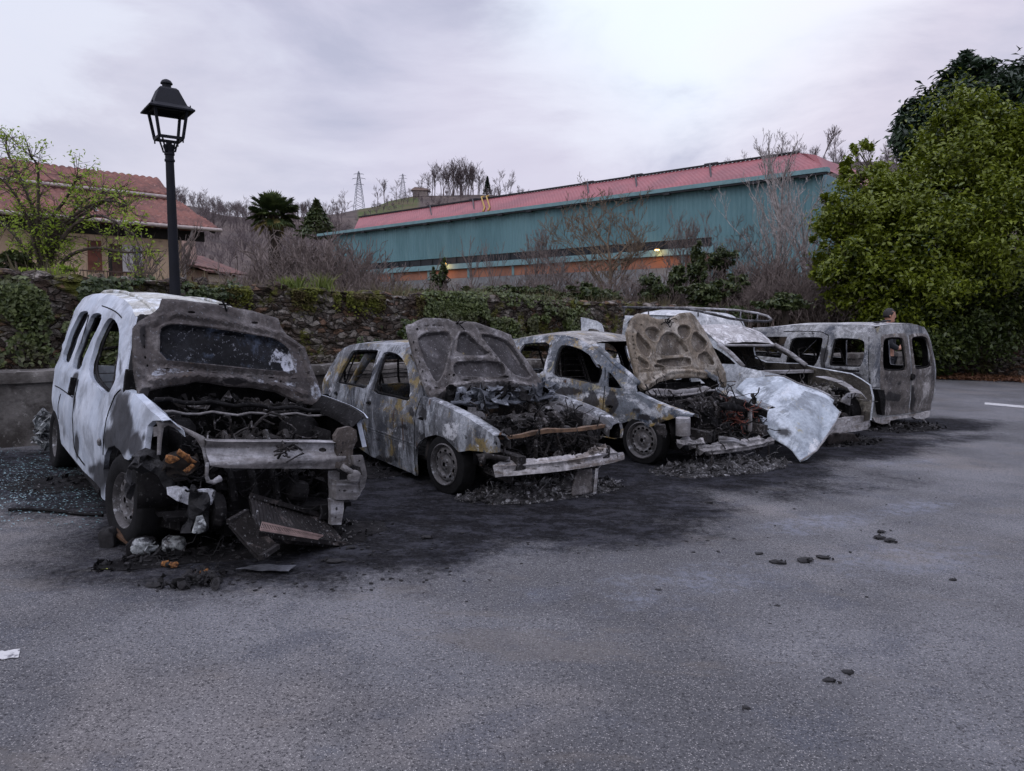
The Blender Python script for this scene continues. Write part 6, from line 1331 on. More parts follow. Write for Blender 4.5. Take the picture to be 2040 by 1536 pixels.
 rb([(1460, 740), (1480, 705), (1530, 695), (1560, 712), (1565, 760), (1545, 800), (1540, 880), (1500, 905), (1460, 890), (1470, 800)], [(1488, 820, 5, 6), (1487, 870, 5, 6), (1480, 840, 4, 4)], mat=burnt('browned_corner_bracket', (.10, .085, .075), [((.22, .21, .205), 5, .5, .64, one, 8), ((.02, .018, .018), 5, .54, .64, one, 8)], bump=.3, seed=45, spec=.2))
 rb([(1440, 895), (1480, 895), (1478, 1000), (1472, 1060), (1440, 1060)], [(1460, 960, 4, 7)], dx=-.05)
 rb([(1462, 955), (1560, 960), (1580, 985), (1580, 1020), (1560, 1045), (1460, 1045)], [(1505, 1003, 9, 7), (1480, 1000, 3, 4), (1540, 1005, 3, 4)], th=.06, dx=.02)
 rb([(1438, 1050), (1500, 1050), (1500, 1090), (1488, 1165), (1440, 1165)], [(1466, 1090, 6, 10), (1462, 1130, 4, 5)], dx=.0)
 rb([(1545, 835), (1590, 832), (1600, 870), (1612, 930), (1600, 985), (1582, 1010), (1575, 960), (1590, 930), (1580, 890), (1550, 880)], [(1575, 860, 5, 5)], dx=.04, th=.03)
 mb = MB(); P = [SL_(*SL_.px(*z1(*p)))+Vector((.0, 0, 0)) for p in ((1490, 885), (1520, 905), (1555, 925), (1575, 940))]; mb.tube(P, .022, 8); mb.lathe([(0, 0), (.05, 0), (.052, .02), (.03, .03), (0, .03)], 14, Matrix.Translation(SL_(*SL_.px(*z1(1545, 935)))) @ Matrix.Rotation(R(90), 4, 'Y')); mb.build('headlamp_mount', M['c1frame'], car.e, True)
 # subframe and dark underparts so the belly reads as black machinery
 mb = MB(); mb.bar((.45, .25, .25), (.45, W1-.25, .22), .12, .10); mb.bar((.1, .2, .2), (.62, .35, .25), .1, .1); mb.bar((.1, W1-.2, .2), (.62, W1-.35, .25), .1, .1); mb.grid(8, 10, lambda u, v: (-.3+1.0*u-.6*u*u*.2, .15+(W1-.3)*v, .30+.05*noise.noise(Vector((u*5, v*7, 4)))), th=.03)
 mb.build('subframe', M['soot'], car.e); engine_bay(car, .15, .62, .3, W1-.35, .12, .62, 90, 8, 'gearbox', [M['soot'], M['soot']], 20, True)
 # radiator and condenser fallen out at the front
 interior(car, -3.6, -.3, .32, .95, ((-1.25, .45), (-1.25, 1.15), (-2.2, .45), (-2.2, 1.15)), (-.75, .95))
 rim_wheel(car, .0, .02, .19, .315, .2, 1, R(9), tyre='full', z=.30); rim_wheel(car, .0, W1-.04, .19, .30, .2, -1, R(9), z=.28)
 a = car.near.px(112, 918); xr2 = a[0]; rim_wheel(car, xr2+.05, .02, .19, .30, .18, 1, 0, tyre='full', z=.29); rim_wheel(car, xr2+.05, W1-.04, .19, .29, .18, -1, z=.28)
 # inner wheel-house walls
 for side, yy in ((0, .26), (1, W1-.26)):
  mb = MB(); mb.grid(12, 4, lambda u, v: (.02+.38*math.cos(math.pi*(1-u)), (yy-.24+.24*v) if side == 0 else (yy+.24-.24*v), .33+.36*math.sin(math.pi*u)), th=.008); mb.grid(6, 6, lambda u, v: (-.36+.76*u, yy, .2+.6*v), th=.01); mb.build('wheel_house', M['soot'], car.e, True)
 return car
CAR1 = car1()
# ------------------------------------------------------------------ wreck 2: five-door hatchback
def fenders(car, S, topr, mat, inner, depth=.15):
 for side in (0, 1):
  yy = lambda u, v, o=0: (car.sf(u, v)+o) if side == 0 else car.W-car.sf(u, v)-o
  P = []
  for i in range(len(topr)-1):
   k = max(1, int(math.dist(topr[i], topr[i+1])/.04))
   for j in range(k): t = j/k; P.append((topr[i][0]*(1-t)+topr[i+1][0]*t, topr[i][1]*(1-t)+topr[i+1][1]*t))
  P.append(topr[-1]); vs = []; v2 = []
  for u, v in P:
   vs += [Vector((u, yy(u, v), v)), Vector((u, yy(u, v, depth*.35), v+.012)), Vector((u, yy(u, v, depth*.7), v-.005)), Vector((u, yy(u, v, depth*.8), v-.035))]
   v2 += [Vector((u, yy(u, v, depth*.8), v-.035)), Vector((u, yy(u, v, depth*.95), v-.045)), Vector((u, yy(u, v, depth), v-.28 if u < topr[-1][0]-.15 else v-.12))]
  n = len(P); f1 = [(4*i+j, 4*i+4+j, 4*i+5+j, 4*i+1+j) for i in range(n-1) for j in range(3)]; f2 = [(3*i+j, 3*i+3+j, 3*i+4+j, 3*i+1+j) for i in range(n-1) for j in range(2)]
  if side: f1 = [f[::-1] for f in f1]; f2 = [f[::-1] for f in f2]
  mb = MB(); solid(mb, vs, f1, .004); mb.build('wing', mat, car.e, True, angle=40)
  mb = MB(); solid(mb, v2, f2, .004); mb.build('inner_wing', inner, car.e, True, angle=40)
  mb = MB(); mb.lathe([(.15, 0), (.14, .20), (.10, .25), (.04, .26), (.04, .29), (0, .29)], 20, Matrix.Translation((-.02, .30 if side == 0 else car.W-.30, topr[0][1]-.36))); mb.build('strut_tower', inner, car.e, True)
def wheelhouse(car, x=0.0, z=.33, r=.36, w_=.24):
 for side, yy in ((0, w_+.02), (1, car.W-w_-.02)):
  mb = MB(); mb.grid(12, 4, lambda u, v: (x+.02+r*math.cos(math.pi*(1-u)), (yy-w_+.03+w_*v*.85) if side == 0 else (yy+w_-.03-w_*v*.85), z+r*math.sin(math.pi*u)), th=.008); mb.grid(6, 6, lambda u, v: (x-r+2*r*u, yy, z-.15+(r+.15)*v), th=.01); mb.build('wheel_house', M['soot'], car.e, True)
def groove(car, S, pts, z, w_=.010, nm='door_gap', h=.002, mat=None):
 q = chaikin(S.poly(pts, z), 1, False); P = [S(u, v) for u, v in q]; vs = []; mb = MB()
 for i, p in enumerate(P):
  t = (P[min(i+1, len(P)-1)]-P[max(0, i-1)]).normalized(); s_ = t.cross(S.n); vs += [p-s_*w_/2, p-s_*w_/2+S.n*h, p+s_*w_/2+S.n*h, p+s_*w_/2]
 mb.add(vs, [(4*i+j, 4*i+4+j, 4*i+5+j, 4*i+1+j) for i in range(len(P)-1) for j in range(3)]); mb.build(nm, mat or M['soot'], car.e)
def win_frames(car, S, ws, k=.90, off=.03):
 for w_ in ws:
  cx = sum(p[0] for p in w_)/len(w_); cy = sum(p[1] for p in w_)/len(w_); ins = [(cx+(p[0]-cx)*k, cy+(p[1]-cy)*k) for p in w_]; ow = [(cx+(p[0]-cx)*1.02, cy+(p[1]-cy)*1.02) for p in w_]
  mb = MB(); Sx = Surf(S.o, S.a, S.b, lambda u, v: S.disp(u, v)-off, S.M, n=tuple(S.n)); sheet(mb, Sx, ow, [ins], .06, .010); mb.build('window_frame', M['soot'], car.e, True)
def rear_frame(car, x, zs, mat):
 """hatch opening: zs = bottom, belt, top"""
 W_ = car.W; b_, m_, t_ = zs; SB = car.S((x, 0, 0), (0, 1, 0), (.42, 0, 1), n=(-1, 0, .3)); mb = MB(); k = 1.085
 sheet(mb, SB, [(.1, b_), (W_-.1, b_), (W_-.12, m_), (W_-.26, t_), (.26, t_), (.12, m_)], [[(.2, m_), (W_-.2, m_), (W_-.34, t_-.07), (.34, t_-.07)]], .1, .03); mb.build('tailgate', [mat, M['soot']], car.e, True)
def car2():
 g = G(885, 985); W2 = 1.58; car = Car('burnt_hatchback', 'burnt grey and ochre five-door hatchback with three-cell bonnet lining, second from the left', 'car', g.x, g.y, R(38.2), W2)
 z2 = zoomf(620, 600, 3.1875); bm = M['c2body']
 prof = pchip([(0, .05), (.3, .02), (.6, 0), (.80, .03), (.92, .08), (1.1, .15), (1.3, .25), (1.42, .38)])
 fr = lambda x: (.10*((x-.35)/.5)**2 if x > .35 else 0)+(.05*((-2.6-x)/.7)**2 if x < -2.6 else 0)
 S = car.side(prof, fr)
 sill = S.px(*z2(640, 1092)); fa = S.px(*z2(665, 1112))
 out = S.poly([(1187, 960), (1187, 900), (1168, 858), (1100, 808), (1000, 742), (900, 690), (800, 642), (712, 606), (690, 500), (655, 400), (610, 310), (585, 288), (560, 278), (420, 272), (300, 271), (245, 279), (205, 300), (165, 345), (120, 415), (85, 480), (70, 530), (72, 600), (84, 670)], z2)
 re_ = S.px(*z2(84, 670)); out += [(re_[0]+.05, .38), (re_[0]+.12, .25)] + [(-2.5-.37, .25)] + [(-2.5+.36*math.cos(a), .30+.36*math.sin(a)) for a in [math.pi*(1-i/10) for i in range(1, 10)]]+[(-2.5+.37, .22)] + [S.px(*z2(380, 985))] + [(sill[0], sill[1])]
 out += S.poly([(664, 1110), (658, 1010), (663, 935), (690, 890), (735, 860), (790, 848), (845, 866), (895, 915), (935, 958), (1000, 948), (1060, 952), (1120, 965)], z2)
 # keep the rear outline ordered
 w1 = chaikin(S.poly([(385, 582), (395, 520), (420, 440), (448, 352), (465, 320), (525, 324), (572, 352), (600, 400), (616, 470), (630, 560), (628, 638), (560, 622), (470, 600)], z2))
 w2 = chaikin(S.poly([(158, 512), (175, 470), (212, 398), (252, 322), (278, 308), (420, 306), (426, 322), (402, 400), (372, 500), (348, 562), (270, 540), (165, 520)], z2))
 soot = blobs(S, [(700, 700, 60, 60, .6), (990, 870, 60, 40, .5), (640, 700, 30, 100, .55), (560, 800, 120, 30, .45), (370, 650, 22, 22, .8), (470, 880, 120, 25, .5), (420, 1010, 200, 30, .6), (700, 860, 40, 60, .6), (1150, 930, 40, 40, .6), (620, 450, 14, 150, .4)], z2)
 ashf = blobs(S, [(880, 820, 60, 60, .95), (640, 690, 30, 40, .8), (430, 830, 120, 40, .5), (560, 930, 80, 50, .45), (130, 560, 40, 60, .4)], z2)
 mb = MB(); sheet(mb, S, out, [w1, w2, oval(S, 1168, 905, 13, 16, z2), oval(S, 695, 748, 20, 13, z2), oval(S, 362, 648, 20, 12, z2), oval(S, 155, 590, 14, 18, z2)], .04, .03, 0, 1, soot=soot, ash=ashf); mb.build('side_panel', [bm, M['soot']], car.e, True, angle=40)
 mb = MB(); sheet(mb, car.far, out, [w1, w2], .08, .03, 0, 1); mb.build('side_panel', [bm, M['soot']], car.e, True, angle=40)
 win_frames(car, S, (w1, w2)); groove(car, S, [(700, 612), (672, 680), (655, 800), (655, 1000), (668, 1110)], z2); groove(car, S, [(440, 318), (400, 420), (352, 560), (328, 700), (330, 800), (372, 975)], z2); groove(car, S, [(340, 795), (500, 850), (652, 905)], z2, .012, 'rubbing_strip', .006, bm); groove(car, S, [(345, 812), (500, 868), (652, 922)], z2, .008, 'rubbing_strip', .004, bm)
 groove(car, S, [(215, 520), (255, 400), (300, 308)], z2, .022, 'window_bar', -.01);
 redge = S.poly([(205, 300), (245, 279), (300, 271), (420, 272), (560, 278), (590, 292), (625, 340)], z2); redge = [(redge[0][0]-.12, redge[0][1]-.10)]+redge
 roof_loft(car, redge, .04, bm, dent=.03); rear_frame(car, re_[0]+.02, (.35, .85, 1.25), bm)
 for sd in (0, 1):
  mb = MB(); P = [Vector((u+.02, (car.sf(u, v)+.04) if sd == 0 else W2-car.sf(u, v)-.04, v)) for u, v in S.poly([(620, 330), (655, 410), (690, 510), (712, 610)], z2)]; mb.tube(P, .028, 8); mb.build('windscreen_pillar', bm, car.e, True)
 # bonnet
 Hn = Vector((.9, 0, .42)).normalized(); hb = S.px(*z2(775, 625)); bx = -.38
 SH = car.S((bx, 0, .88), (0, 1, 0), (-.42, 0, .9), lambda u, v: .05*(1-((u-W2/2)/(W2/2))**2)+.05*math.sin(v*2.2), n=tuple(Hn))
 ho = SH.poly([(610, 146), (640, 140), (680, 118), (720, 103), (800, 104), (880, 110), (905, 126), (960, 122), (1050, 130), (1130, 160), (1200, 182), (1272, 212), (1310, 290), (1355, 350), (1400, 410), (1480, 520), (1545, 606), (1450, 572), (1380, 552), (1300, 543), (1200, 540), (1100, 545), (1000, 556), (900, 585), (840, 610), (790, 632), (772, 624), (735, 560), (712, 500), (690, 450), (662, 360), (640, 280), (622, 215)], z2)
 recs = [SH.poly(q, z2) for q in ([(675, 240), (700, 214), (745, 200), (860, 193), (886, 212), (888, 265), (862, 370), (842, 450), (808, 512), (785, 508), (745, 430), (700, 330)], [(932, 235), (945, 202), (970, 196), (1000, 210), (1080, 290), (1150, 347), (918, 345)],
  [(1070, 215), (1115, 208), (1200, 228), (1262, 262), (1310, 330), (1360, 410), (1405, 492), (1300, 478), (1245, 425), (1180, 345), (1120, 280)], [(905, 400), (940, 383), (1050, 378), (1165, 380), (1220, 405), (1238, 448), (1212, 478), (1080, 482), (925, 474), (902, 440)])]
 hs = [oval(SH, *q, z2) for q in ((675, 175, 10, 7), (735, 155, 16, 4), (780, 150, 10, 4), (820, 152, 12, 4), (1080, 175, 16, 4), (1160, 190, 10, 4), (650, 260, 5, 9), (665, 310, 5, 9), (688, 385, 5, 9), (708, 445, 5, 9), (730, 505, 5, 8), (755, 560, 5, 8), (878, 465, 6, 6), (905, 470, 7, 9), (985, 500, 22, 6), (1235, 480, 22, 6), (795, 548, 12, 5), (1000, 528, 16, 4), (1110, 520, 16, 4), (1250, 518, 16, 4), (1330, 300, 5, 8), (1370, 365, 5, 8), (1415, 435, 5, 8), (1380, 540, 16, 4))]
 ribs = [(SH.poly([(915, 360), (1000, 362), (1160, 362)], z2), .016, .014), (SH.poly([(800, 590), (900, 540), (1050, 515), (1200, 510), (1400, 545), (1500, 580)], z2), .03, .03), (SH.poly([(900, 230), (880, 350), (850, 470)], z2), .016, .012), (SH.poly([(1030, 220), (1120, 310), (1200, 400)], z2), .016, .012)]
 pressed(car, SH, ho, recs, .032, M['c2hood'], 'bonnet', .022, .018, hs, ribs=ribs, matin=burnt('burnt_shaded_cells', (.045, .041, .043), [((.10, .095, .10), 5, .5, .66, one, 8), ((.05, .045, .045), 4, .54, .66, one, 8), ((.15, .12, .06), 5, .6, .7, one, 8)], bump=.4, seed=61))  # cell colour darker than the frame, standing in for recess shade
 mb = MB(); p = SH(*SH.px(*z2(930, 148)))+SH.n*.015; rnd = random.Random(1)
 for _ in range(8): wirebit(mb, p, .1, rnd, .005)
 mb.build('bonnet_latch', M['soot'], car.e)
 topr = S.poly([(712, 606), (800, 642), (900, 690), (1000, 742), (1100, 808), (1168, 858)], z2); fenders(car, S, topr, bm, burnt('ash_inner_wing', (.05, .048, .05), [((.24, .24, .25), 4, .5, .64, one, 8)], seed=62), .17)
 mb = MB(); SF = car.S((-.40, 0, 0), (0, 1, 0), (0, 0, 1), lambda u, v: .02*noise.noise(Vector((u*5, v*5, 2))), n=(1, 0, 0)); sheet(mb, SF, [(.06, .25), (W2-.06, .25), (W2-.1, .80), (.1, .80)], (), .05, .03); mb.build('firewall', burnt('rusty_firewall', (.03, .026, .025), [((.13, .085, .05), 3, .52, .64, one, 8), ((.2, .19, .18), 6, .6, .7, one, 8)], seed=63), car.e, True)
 mb = MB(); SQ = car.S((-.2, 0, 0), (0, 1, 0), (0, 0, 1), n=(1, 0, 0)); rnd = random.Random(8)
 for i in range(60):
  y = rnd.uniform(.2, W2-.12); shard(mb, (-.22+rnd.uniform(-.1, .1), y, .83+rnd.uniform(-.03, .03)), rnd.uniform(.05, .12), rnd, int(rnd.random() < .6))
 mb.tube([(-.14+.02*math.sin(i), .15+(W2-.3)*i/14, .80-.03*math.sin(i*math.pi/14)+.01*math.sin(i*2.1)) for i in range(15)], .018, 6, 1)
 mb.build('scuttle', [M['soot'], burnt('pale_scuttle_metal', (.10, .11, .13), [((.34, .37, .42), 4, .5, .62, one, 8)], seed=64)], car.e)
 engine_bay(car, -.3, .55, .28, W2-.2, .28, .72, 170, 15);
 # upper radiator rail, bumper beam and what hangs below
 SFp = car.S((.66, 0, 0), (0, 1, 0), (0, 0, 1), lambda u, v: -.10*((u-W2/2)/(W2/2))**2+.012*noise.noise(Vector((u*8, v*8, 3))), n=(1, 0, 0))
 mb = MB(); beam(mb, SFp, [(1172, 866), (1250, 858), (1330, 848), (1420, 826), (1500, 812), (1600, 812), (1700, 806), (1800, 792), (1885, 780)], [(1176, 880), (1250, 876), (1340, 868), (1420, 850), (1500, 838), (1600, 832), (1700, 826), (1800, 815), (1888, 796)], z2, .05); mb.build('radiator_rail', M['copper'], car.e, True, angle=50)
 rnd = random.Random(44); mb = MB()
 for a, b_ in (((1380, 860), (1385, 900)), ((1560, 830), (1600, 920)), ((1590, 920), (1640, 1010)), ((1530, 900), (1500, 1000)), ((1250, 870), (1240, 1000)), ((1760, 830), (1800, 930)), ((1440, 850), (1450, 1000)), ((1700, 830), (1690, 900))):
  A_ = SFp(*SFp.px(*z2(*a))); B_ = SFp(*SFp.px(*z2(*b_))); mb = MB(); mb.bar(A_-Vector((.03, 0, 0)), B_-Vector((.05, 0, 0)), .028, .012); mb.build('radiator_stay', M['engine'], car.e)
 vb = car.S((.80, 0, 0), (0, 1, 0), (0, 0, 1), n=(1, 0, 0)).px(*z2(1600, 1040))[1]
 SBm = car.S((.80, 0, 0), (0, 1, 0), (0, 0, 1), lambda u, v: -.14*((u-W2/2)/(W2/2))**2+.006*noise.noise(Vector((u*9, v*22, 3)))-.022*math.exp(-((v-vb)/.016)**2), n=(1, 0, 0)); mb = MB()
 beam(mb, SBm, [(1208, 1045), (1300, 1042), (1400, 1036), (1500, 1028), (1600, 1016), (1700, 1000), (1800, 982), (1900, 964), (1980, 958)], [(1220, 1112), (1300, 1108), (1400, 1098), (1500, 1090), (1600, 1078), (1700, 1064), (1800, 1048), (1900, 1030), (1988, 1004)], z2, .07, sp=.022, holes=[oval(SBm, *q, z2) for q in ((1945, 985, 6, 8), (1300, 1075, 16, 3), (1420, 1066, 18, 3), (1560, 1052, 18, 3), (1700, 1030, 18, 3))]); mb.build('bumper_beam', M['c2bump'], car.e, True, angle=50)
 mb = MB(); v_ = []
 A_ = SBm(*SBm.px(*z2(1830, 970)));
 for _ in range(9): shard(mb, A_+Vector((-.03, rnd.uniform(-.08, .08), rnd.uniform(0, .05))), .04, rnd)
 mb.build('bumper_bracket', M['c2bump'], car.e)
 for sd, yy in ((0, .28), (1, W2-.3)): mb = MB(); mb.bar((.2, yy, .40), (.74, yy, .38), .09, .11); mb.bar((.25, yy, .25), (.6, yy, .22), .06, .06); mb.build('chassis_leg', M['engine'], car.e)
 # radiator remnant hanging below the beam: finned panel
 mb = MB(); SRd = car.S((.72, 0, 0), (0, 1, 0), (0, 0, 1), lambda u, v: .05*math.sin(u*7)+.006*math.sin(v*260), n=(1, 0, 0)); sheet(mb, SRd, SRd.poly([(1700, 1075), (1785, 1062), (1790, 1215), (1740, 1222), (1660, 1240), (1655, 1200), (1672, 1130)], z2), (), .02, .02); mb.build('radiator_core', M['c2hood'], car.e, True)
 mb = MB();
 for dx in (0, .03): A_ = SRd(*SRd.px(*z2(1800+dx*300, 1060)))+Vector((.02, 0, 0)); B_ = SRd(*SRd.px(*z2(1785+dx*300, 1218)))+Vector((.02, 0, 0)); mb.tube([A_, B_], .008, 6)
 mb.build('radiator_pipe', M['c1frame'], car.e)
 mb = MB(); mb.bar((.35, .3, .2), (.35, W2-.3, .2), .1, .08); mb.build('subframe', M['soot'], car.e); engine_bay(car, .25, .6, .35, W2-.35, .12, .55, 120, 19, 'gearbox', None, 20, False)
 S9 = SFp; mb = MB(); sheet(mb, SBm, SBm.poly([(930, 960), (1060, 956), (1188, 966), (1188, 1005), (1150, 1000), (1130, 990), (1060, 985), (1045, 1030), (1030, 1020), (1020, 985), (960, 975)], z2) if False else SFp.poly([(1010, 962), (1060, 958), (1150, 966), (1210, 975), (1212, 1010), (1150, 1004), (1125, 992), (1065, 990), (1055, 1035), (1035, 1032), (1022, 990)], z2), (), .03, .03); mb.build('wing_stay', M['engine'], car.e, True)
 interior(car, -2.9, -.4, .25, .8, ((-1.35, .42), (-1.35, 1.12), (-2.2, .42), (-2.2, 1.12)), (-.75, .80)); wheelhouse(car); wheelhouse(car, -2.5)
 rim_wheel(car, -.03, -.0, .185, .285, .19, 1, R(5), z=.265, nh=10); rim_wheel(car, 0, W2-.02, .185, .26, .17, -1, z=.25); rim_wheel(car, -2.5, .03, .185, .25, .17, 1, z=.24); rim_wheel(car, -2.5, W2-.03, .185, .25, .17, -1, z=.24)
 # far wing mirror stub / exhaust
 return car
CAR2 = car2()
def car3():
 g = G(1275, 925); W3 = 1.60; car = Car('burnt_hatchback', 'burnt family car with ochre-streaked wing and tan webbed bonnet lining, third from the left', 'car', g.x, g.y, R(38.2), W3)
 z3 = zoomf(1000, 600, 3.1875); bm = M['c3body']
 prof = pchip([(0, .05), (.3, .02), (.6, 0), (.85, .03), (.98, .08), (1.15, .15), (1.35, .26), (1.48, .40)])
 fr = lambda x: (.10*((x-.35)/.5)**2 if x > .35 else 0)+(.05*((-2.6-x)/.7)**2 if x < -2.6 else 0)
 S = car.side(prof, fr)
 for nm, q in dict(tip=(1205, 722), pil=(845, 520), rt=(400, 215), rr=(95, 238), bel=(250, 475), archf=(930, 800)).items(): pass
 out = S.poly([(1205, 724), (1205, 732), (1150, 736), (1090, 742), (1030, 762), (975, 785), (930, 802), (895, 778), (850, 764), (800, 762), (762, 775)], z3)
 out += [(-.40, .42), (-.42, .22), (-2.1, .20), (-2.22, .25)]+[(-2.58+.36*math.cos(a), .30+.36*math.sin(a)) for a in [math.pi*i/10 for i in range(1, 10)]]+[(-2.96, .25), (-3.25, .30), (-3.32, .60), (-3.25, .92), (-3.15, 1.02), (-2.95, 1.25)]
 out += S.poly([(100, 237), (170, 226), (250, 217), (340, 213), (400, 216), (480, 235), (560, 275), (640, 340), (700, 400), (770, 455), (845, 522), (850, 582), (950, 632), (1050, 672), (1130, 698)], z3)
 w1 = chaikin(S.poly([(325, 475), (328, 420), (345, 340), (368, 288), (390, 276), (450, 284), (520, 312), (590, 370), (640, 425), (630, 480), (612, 532), (500, 506), (400, 486)], z3))
 w2 = S.poly([(672, 450), (690, 458), (730, 505), (762, 552), (720, 552), (668, 544)], z3)
 w3_ = chaikin(S.poly([(308, 262), (296, 320), (275, 390), (252, 462), (200, 452), (120, 440), (95, 420), (118, 275), (200, 262)], z3))
 soot = blobs(S, [(430, 570, 150, 40, .75), (700, 640, 60, 70, .8), (850, 700, 60, 40, .5), (1000, 760, 70, 20, .7), (640, 500, 30, 50, .5), (780, 480, 60, 30, .55), (560, 640, 80, 60, .9), (900, 740, 80, 30, .6)], z3)
 ashf = blobs(S, [(540, 600, 50, 30, .95), (600, 620, 40, 40, .8), (330, 500, 70, 18, .85), (400, 225, 160, 14, .6), (280, 380, 14, 90, .7), (730, 650, 30, 12, .6)], z3)
 # rear window must lie inside the outline
 mb = MB(); sheet(mb, S, out, [w1, w2, w3_, oval(S, 685, 672, 22, 12, z3)], .042, .03, 0, 1, soot=soot, ash=ashf); mb.build('side_panel', [bm, M['soot']], car.e, True, angle=40)
 mb = MB(); sheet(mb, car.far, out, [w1, w2, w3_], .08, .03, 0, 1); mb.build('side_panel', [bm, M['soot']], car.e, True, angle=40)
 win_frames(car, S, (w1, w3_), .93); groove(car, S, [(655, 420), (655, 520), (645, 640), (640, 720)], z3, .012); groove(car, S, [(318, 262), (282, 360), (255, 470), (262, 560)], z3, .010)
 redge = S.poly([(100, 237), (170, 226), (250, 217), (340, 213), (400, 216), (480, 235), (560, 275)], z3); redge = [(-3.05, 1.18)]+redge
 roof_loft(car, redge, .05, burnt('ashy_roof', (.22, .21, .20), [((.36, .35, .33), 4, .48, .6, one, 8), ((.24, .18, .08), 4, .56, .66, one, 8), ((.07, .065, .06), 6, .58, .68, one, 8)], seed=73), dent=.03); rear_frame(car, -3.3, (.35, .9, 1.28), bm)
 for sd in (0, 1):
  mb = MB(); P = [Vector((u+.02, (car.sf(u, v)+.04) if sd == 0 else W3-car.sf(u, v)-.04, v)) for u, v in S.poly([(560, 275), (640, 340), (700, 400), (770, 455), (840, 522)], z3)]; mb.tube(P, .035, 8); mb.build('windscreen_pillar', bm, car.e, True)
 Hn = Vector((.9, 0, .36)).normalized()
 SH = car.S((-.30, 0, .95), (0, 1, 0), (-.36, 0, .9), lambda u, v: .05*(1-((u-W3/2)/(W3/2))**2)+.04*math.sin(v*2.2), n=tuple(Hn))
 ho = SH.poly([(798, 196), (815, 145), (835, 105), (862, 76), (905, 76), (935, 82), (950, 98), (1000, 112), (1060, 108), (1105, 92), (1130, 74), (1200, 68), (1232, 95), (1262, 140), (1310, 215), (1345, 290), (1385, 370), (1420, 440), (1432, 500), (1430, 548), (1385, 535), (1340, 495), (1250, 482), (1180, 482), (1100, 487), (1000, 512), (960, 540), (925, 565), (896, 566), (870, 510), (850, 440), (830, 360), (812, 285)], z3)
 recs = [SH.poly(q, z3) for q in ([(908, 185), (930, 168), (965, 166), (995, 185), (1002, 215), (985, 255), (960, 258), (935, 238), (912, 210)], [(1112, 168), (1140, 152), (1180, 155), (1200, 180), (1188, 222), (1160, 250), (1135, 235), (1115, 200)],
  [(1030, 200), (1075, 196), (1110, 215), (1150, 265), (1195, 335), (1000, 352), (975, 320), (985, 270)], [(855, 185), (890, 232), (948, 290), (945, 330), (925, 362), (880, 330), (850, 270)], [(862, 345), (895, 368), (930, 392), (932, 425), (905, 428), (878, 405)],
  [(985, 372), (1090, 362), (1192, 356), (1205, 395), (1190, 415), (1100, 418), (1050, 415), (980, 395)], [(1222, 185), (1270, 225), (1308, 268), (1290, 300), (1245, 340), (1205, 290), (1200, 240)], [(1232, 352), (1290, 312), (1335, 365), (1352, 405), (1320, 408), (1270, 385)], [(970, 400), (1030, 418), (1000, 425), (965, 420)])]
 hs = [oval(SH, *q, z3) for q in ((905, 90, 10, 5), (1160, 92, 14, 5), (835, 195, 6, 5), (833, 222, 6, 6), (834, 248, 6, 6), (836, 275, 7, 6), (840, 300, 7, 6), (848, 330, 7, 5), (856, 362, 6, 5), (885, 150, 6, 5), (1075, 185, 5, 4), (945, 540, 8, 5), (1010, 180, 4, 5), (960, 490, 5, 8))]
 ribs = [(SH.poly([(900, 560), (960, 500), (1060, 450), (1180, 440), (1300, 460), (1400, 520)], z3), .03, .03), (SH.poly([(880, 450), (1000, 440), (1200, 430), (1380, 440)], z3), .012, -.012)]
 pressed(car, SH, ho, recs, .036, M['c3hood'], 'bonnet', .022, .018, hs, ribs=ribs, matin=burnt('shaded_tan_bonnet_cells', (.11, .088, .066), [((.22, .195, .16), 4, .48, .62, one, 8), ((.05, .04, .035), 5, .54, .68, one, 8)], bump=.4, seed=72))  # darker tan for the cells, with the shade of the pressing in the colour
 mb = MB(); p = SH(*SH.px(*z3(1050, 135)))+SH.n*.012; rnd = random.Random(1)
 for _ in range(12): wirebit(mb, p+Vector((0, rnd.uniform(-.06, .06), 0)), .12, rnd, .006)
 mb.build('bonnet_latch', M['soot'], car.e)
 topr = S.poly([(850, 582), (950, 632), (1050, 672), (1130, 698), (1204, 724)], z3); fenders(car, S, topr, bm, M['soot'], .16)
 mb = MB(); SF = car.S((-.38, 0, 0), (0, 1, 0), (0, 0, 1), lambda u, v: .02*noise.noise(Vector((u*5, v*5, 2))), n=(1, 0, 0)); sheet(mb, SF, [(.06, .25), (W3-.06, .25), (W3-.1, .84), (.1, .84)], (), .05, .03); mb.build('firewall', M['soot'], car.e, True)
 mb = MB(); q = SH.poly([(930, 560), (1000, 545), (1100, 560), (1200, 555), (1300, 530), (1320, 560), (1200, 585), (1100, 592), (1000, 590), (935, 590)], z3); P3 = [SH(u, v)+Vector((.14, 0, -.0)) for u, v in q]
 SCc = car.S((-.14, 0, 0), (0, 1, 0), (0, 0, 1), lambda u, v: .02*noise.noise(Vector((u*9, v*9, 2))), n=(1, 0, 0)); sheet(mb, SCc, SCc.poly([(925, 572), (1000, 560), (1100, 565), (1200, 560), (1300, 540), (1330, 552), (1320, 575), (1200, 592), (1100, 598), (1000, 600), (928, 600)], z3), (), .03, .05)
 mb.tube([SCc(*SCc.px(*z3(*p)))+Vector((.03, 0, 0)) for p in ((925, 590), (1000, 598), (1100, 600), (1200, 588), (1300, 566), (1400, 560), (1450, 570))], .014, 6); mb.build('scuttle', M['c1frame'], car.e, True)
 engine_bay(car, -.3, .52, .25, W3-.2, .28, .74, 190, 25)
 rnd = random.Random(4); mb = MB()
 for _ in range(46): y = rnd.gauss(W3*.72, .17); wirebit(mb, (rnd.uniform(.25, .6), min(W3-.15, y), rnd.uniform(.42, .66)), rnd.uniform(.1, .3), rnd, rnd.uniform(.0025, .005))
 mb.build('wiring', M['wire'], car.e)
